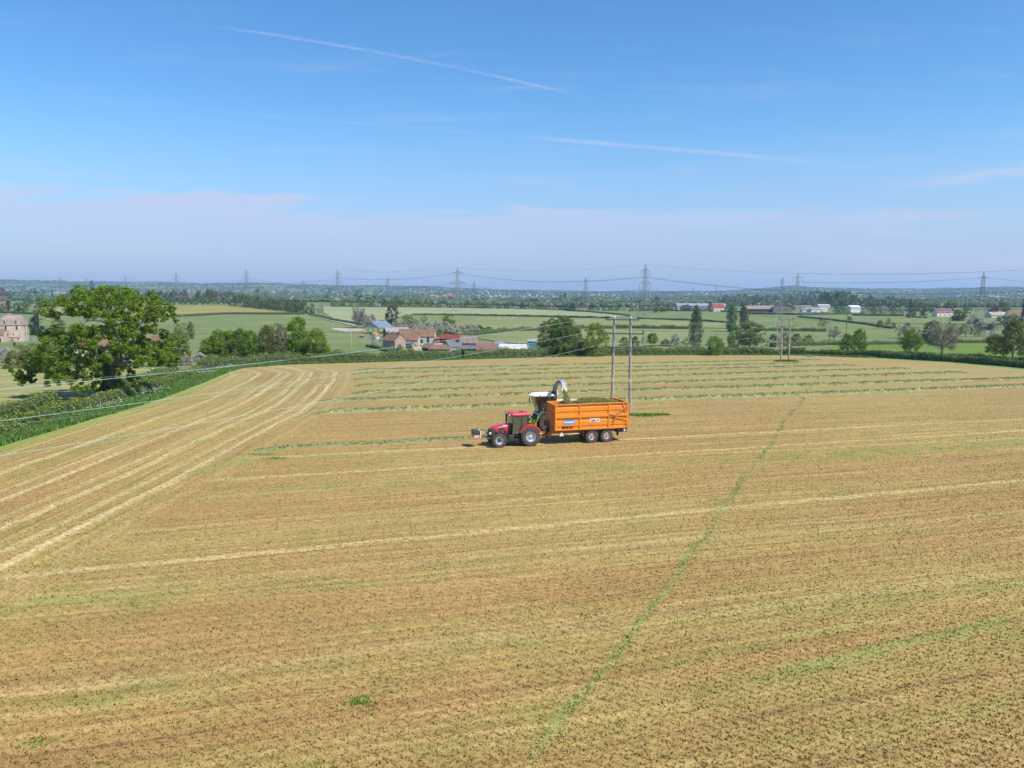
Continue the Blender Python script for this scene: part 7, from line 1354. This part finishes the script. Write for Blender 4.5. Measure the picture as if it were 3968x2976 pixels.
# spout
sp = [Vector(p) for p in ((-1.1, .0, 2.9), (-1.12, .05, 3.6), (-1.1, .15, 4.1), (-1.05, .7, 4.72), (-.98, 1.5, 5.14), (-.85, 2.5, 5.45), (-.7, 3.5, 5.6), (-.6, 4.3, 5.58))]
q = MB(); secs = []
for i, p in enumerate(sp):
    tt = (sp[min(i + 1, len(sp) - 1)] - sp[max(i - 1, 0)]).normalized(); u = Vector((1, 0, 0)); v = tt.cross(u).normalized(); a = .20 - .006 * i; b = .21 - .014 * i
    secs.append([p + u * a + v * b, p - u * a + v * b, p - u * a * 1.0 - v * b, p + u * a - v * b])
q.loft(secs); spo = q.build('discharge_spout', spoutm, T3, bevel=.02)
q = MB(); q.tube([sp[2] + Vector((-.28, 0, .2)), sp[3] + Vector((-.28, -.1, .15)), sp[4] + Vector((-.28, -.1, .25)), sp[5] + Vector((-.28, 0, .3))], .045, 6); q.tube([sp[0] + Vector((0, 0, -.2)), sp[2]], .33, 12); q.build('spout_ram', blk, spo)
q = MB(); q.box(sp[2] + Vector((-.32, .1, -.1)), (.12, .2, .5)); q.build('spout_bracket', whp, spo)
q = MB(); e0, e1, e2 = sp[7], Vector((-.6, 4.72, 5.40)), Vector((-.6, 4.95, 5.04))
q.loft([[e0 + Vector((.26, -.35, .22)), e0 + Vector((-.26, -.35, .22)), e0 + Vector((-.26, -.30, .27)), e0 + Vector((.26, -.30, .27))], [e1 + Vector((.24, 0, .18)), e1 + Vector((-.24, 0, .18)), e1 + Vector((-.24, .05, .22)), e1 + Vector((.24, .05, .22))], [e2 + Vector((.22, 0, .05)), e2 + Vector((-.22, 0, .05)), e2 + Vector((-.22, .05, .07)), e2 + Vector((.22, .05, .07))]])
for s in (-1, 1): q.prism([(4.1, 5.82), (4.35, 5.82), (4.8, 5.52), (5.0, 5.12), (4.88, 5.05), (4.35, 5.45), (4.1, 5.52)], -.6 + s * .21 - .02, -.6 + s * .21 + .02, 'x')
df = q.build('deflector', mat('deflector_grey', (.30, .32, .34), .5), T3)
q = MB(); q.box(e2 + Vector((0, .08, -.18)), (.52, .03, .46)); bd2 = q.build('warning_plate', whs, T3); q = MB(); q.add([e2 + Vector(p) for p in ((-.2, .10, -.38), (-.06, .10, -.38), (.22, .10, .02), (.08, .10, .02))], [(0, 1, 2, 3)]); q.build('red_stripe', reds, bd2)
# falling grass, from the deflector down into the trailer
st = Mh @ (e2 + Vector((0, -.1, -.15))); Ml = Matrix.Translation(tl0) @ Matrix.Rotation(HEAD, 4, 'Z'); ed = Ml @ Vector((3.0, .1, 3.8)); n = 5200
tt = rgl.uniform(0, 1, n) ** 0.8; dx = rgl.normal(0, 1, (n, 3)) * (0.04 + 0.17 * tt ** 1.2)[:, None]; st = np.array(st[:]); ed = np.array(ed[:])
Pm = st[None] + (ed - st)[None] * np.stack([tt ** .75, tt ** .75, tt ** 1.35], 1) + dx
o = quadmesh('falling_grass', leafquads(Pm, np.tile([0, 0, .3], (n, 1)), .10, rgl, asp=.4, rnd=1.0), n, chop); tag(o, 'stream of chopped grass falling from the harvester spout into the trailer', 'grass', kind='stuff')

# ================================================================ HAZE
hz = bpy.data.materials.new('haze_air'); hz.use_nodes = True; t = NT(hz.node_tree)
t.N('ShaderNodeOutputMaterial', {'Volume': t.N('ShaderNodeVolumePrincipled', {'Color': (0.50, 0.72, 1.0), 'Density': 0.0001, 'Anisotropy': 0.1})})
q = MB(); q.box((0, 5700, 72), (18600, 12100, 200)); o = q.build('haze', hz); tag(o, 'pale blue summer haze lying over the whole landscape', 'haze', kind='stuff')
hz.cycles.homogeneous_volume = True if hasattr(hz.cycles, 'homogeneous_volume') else None
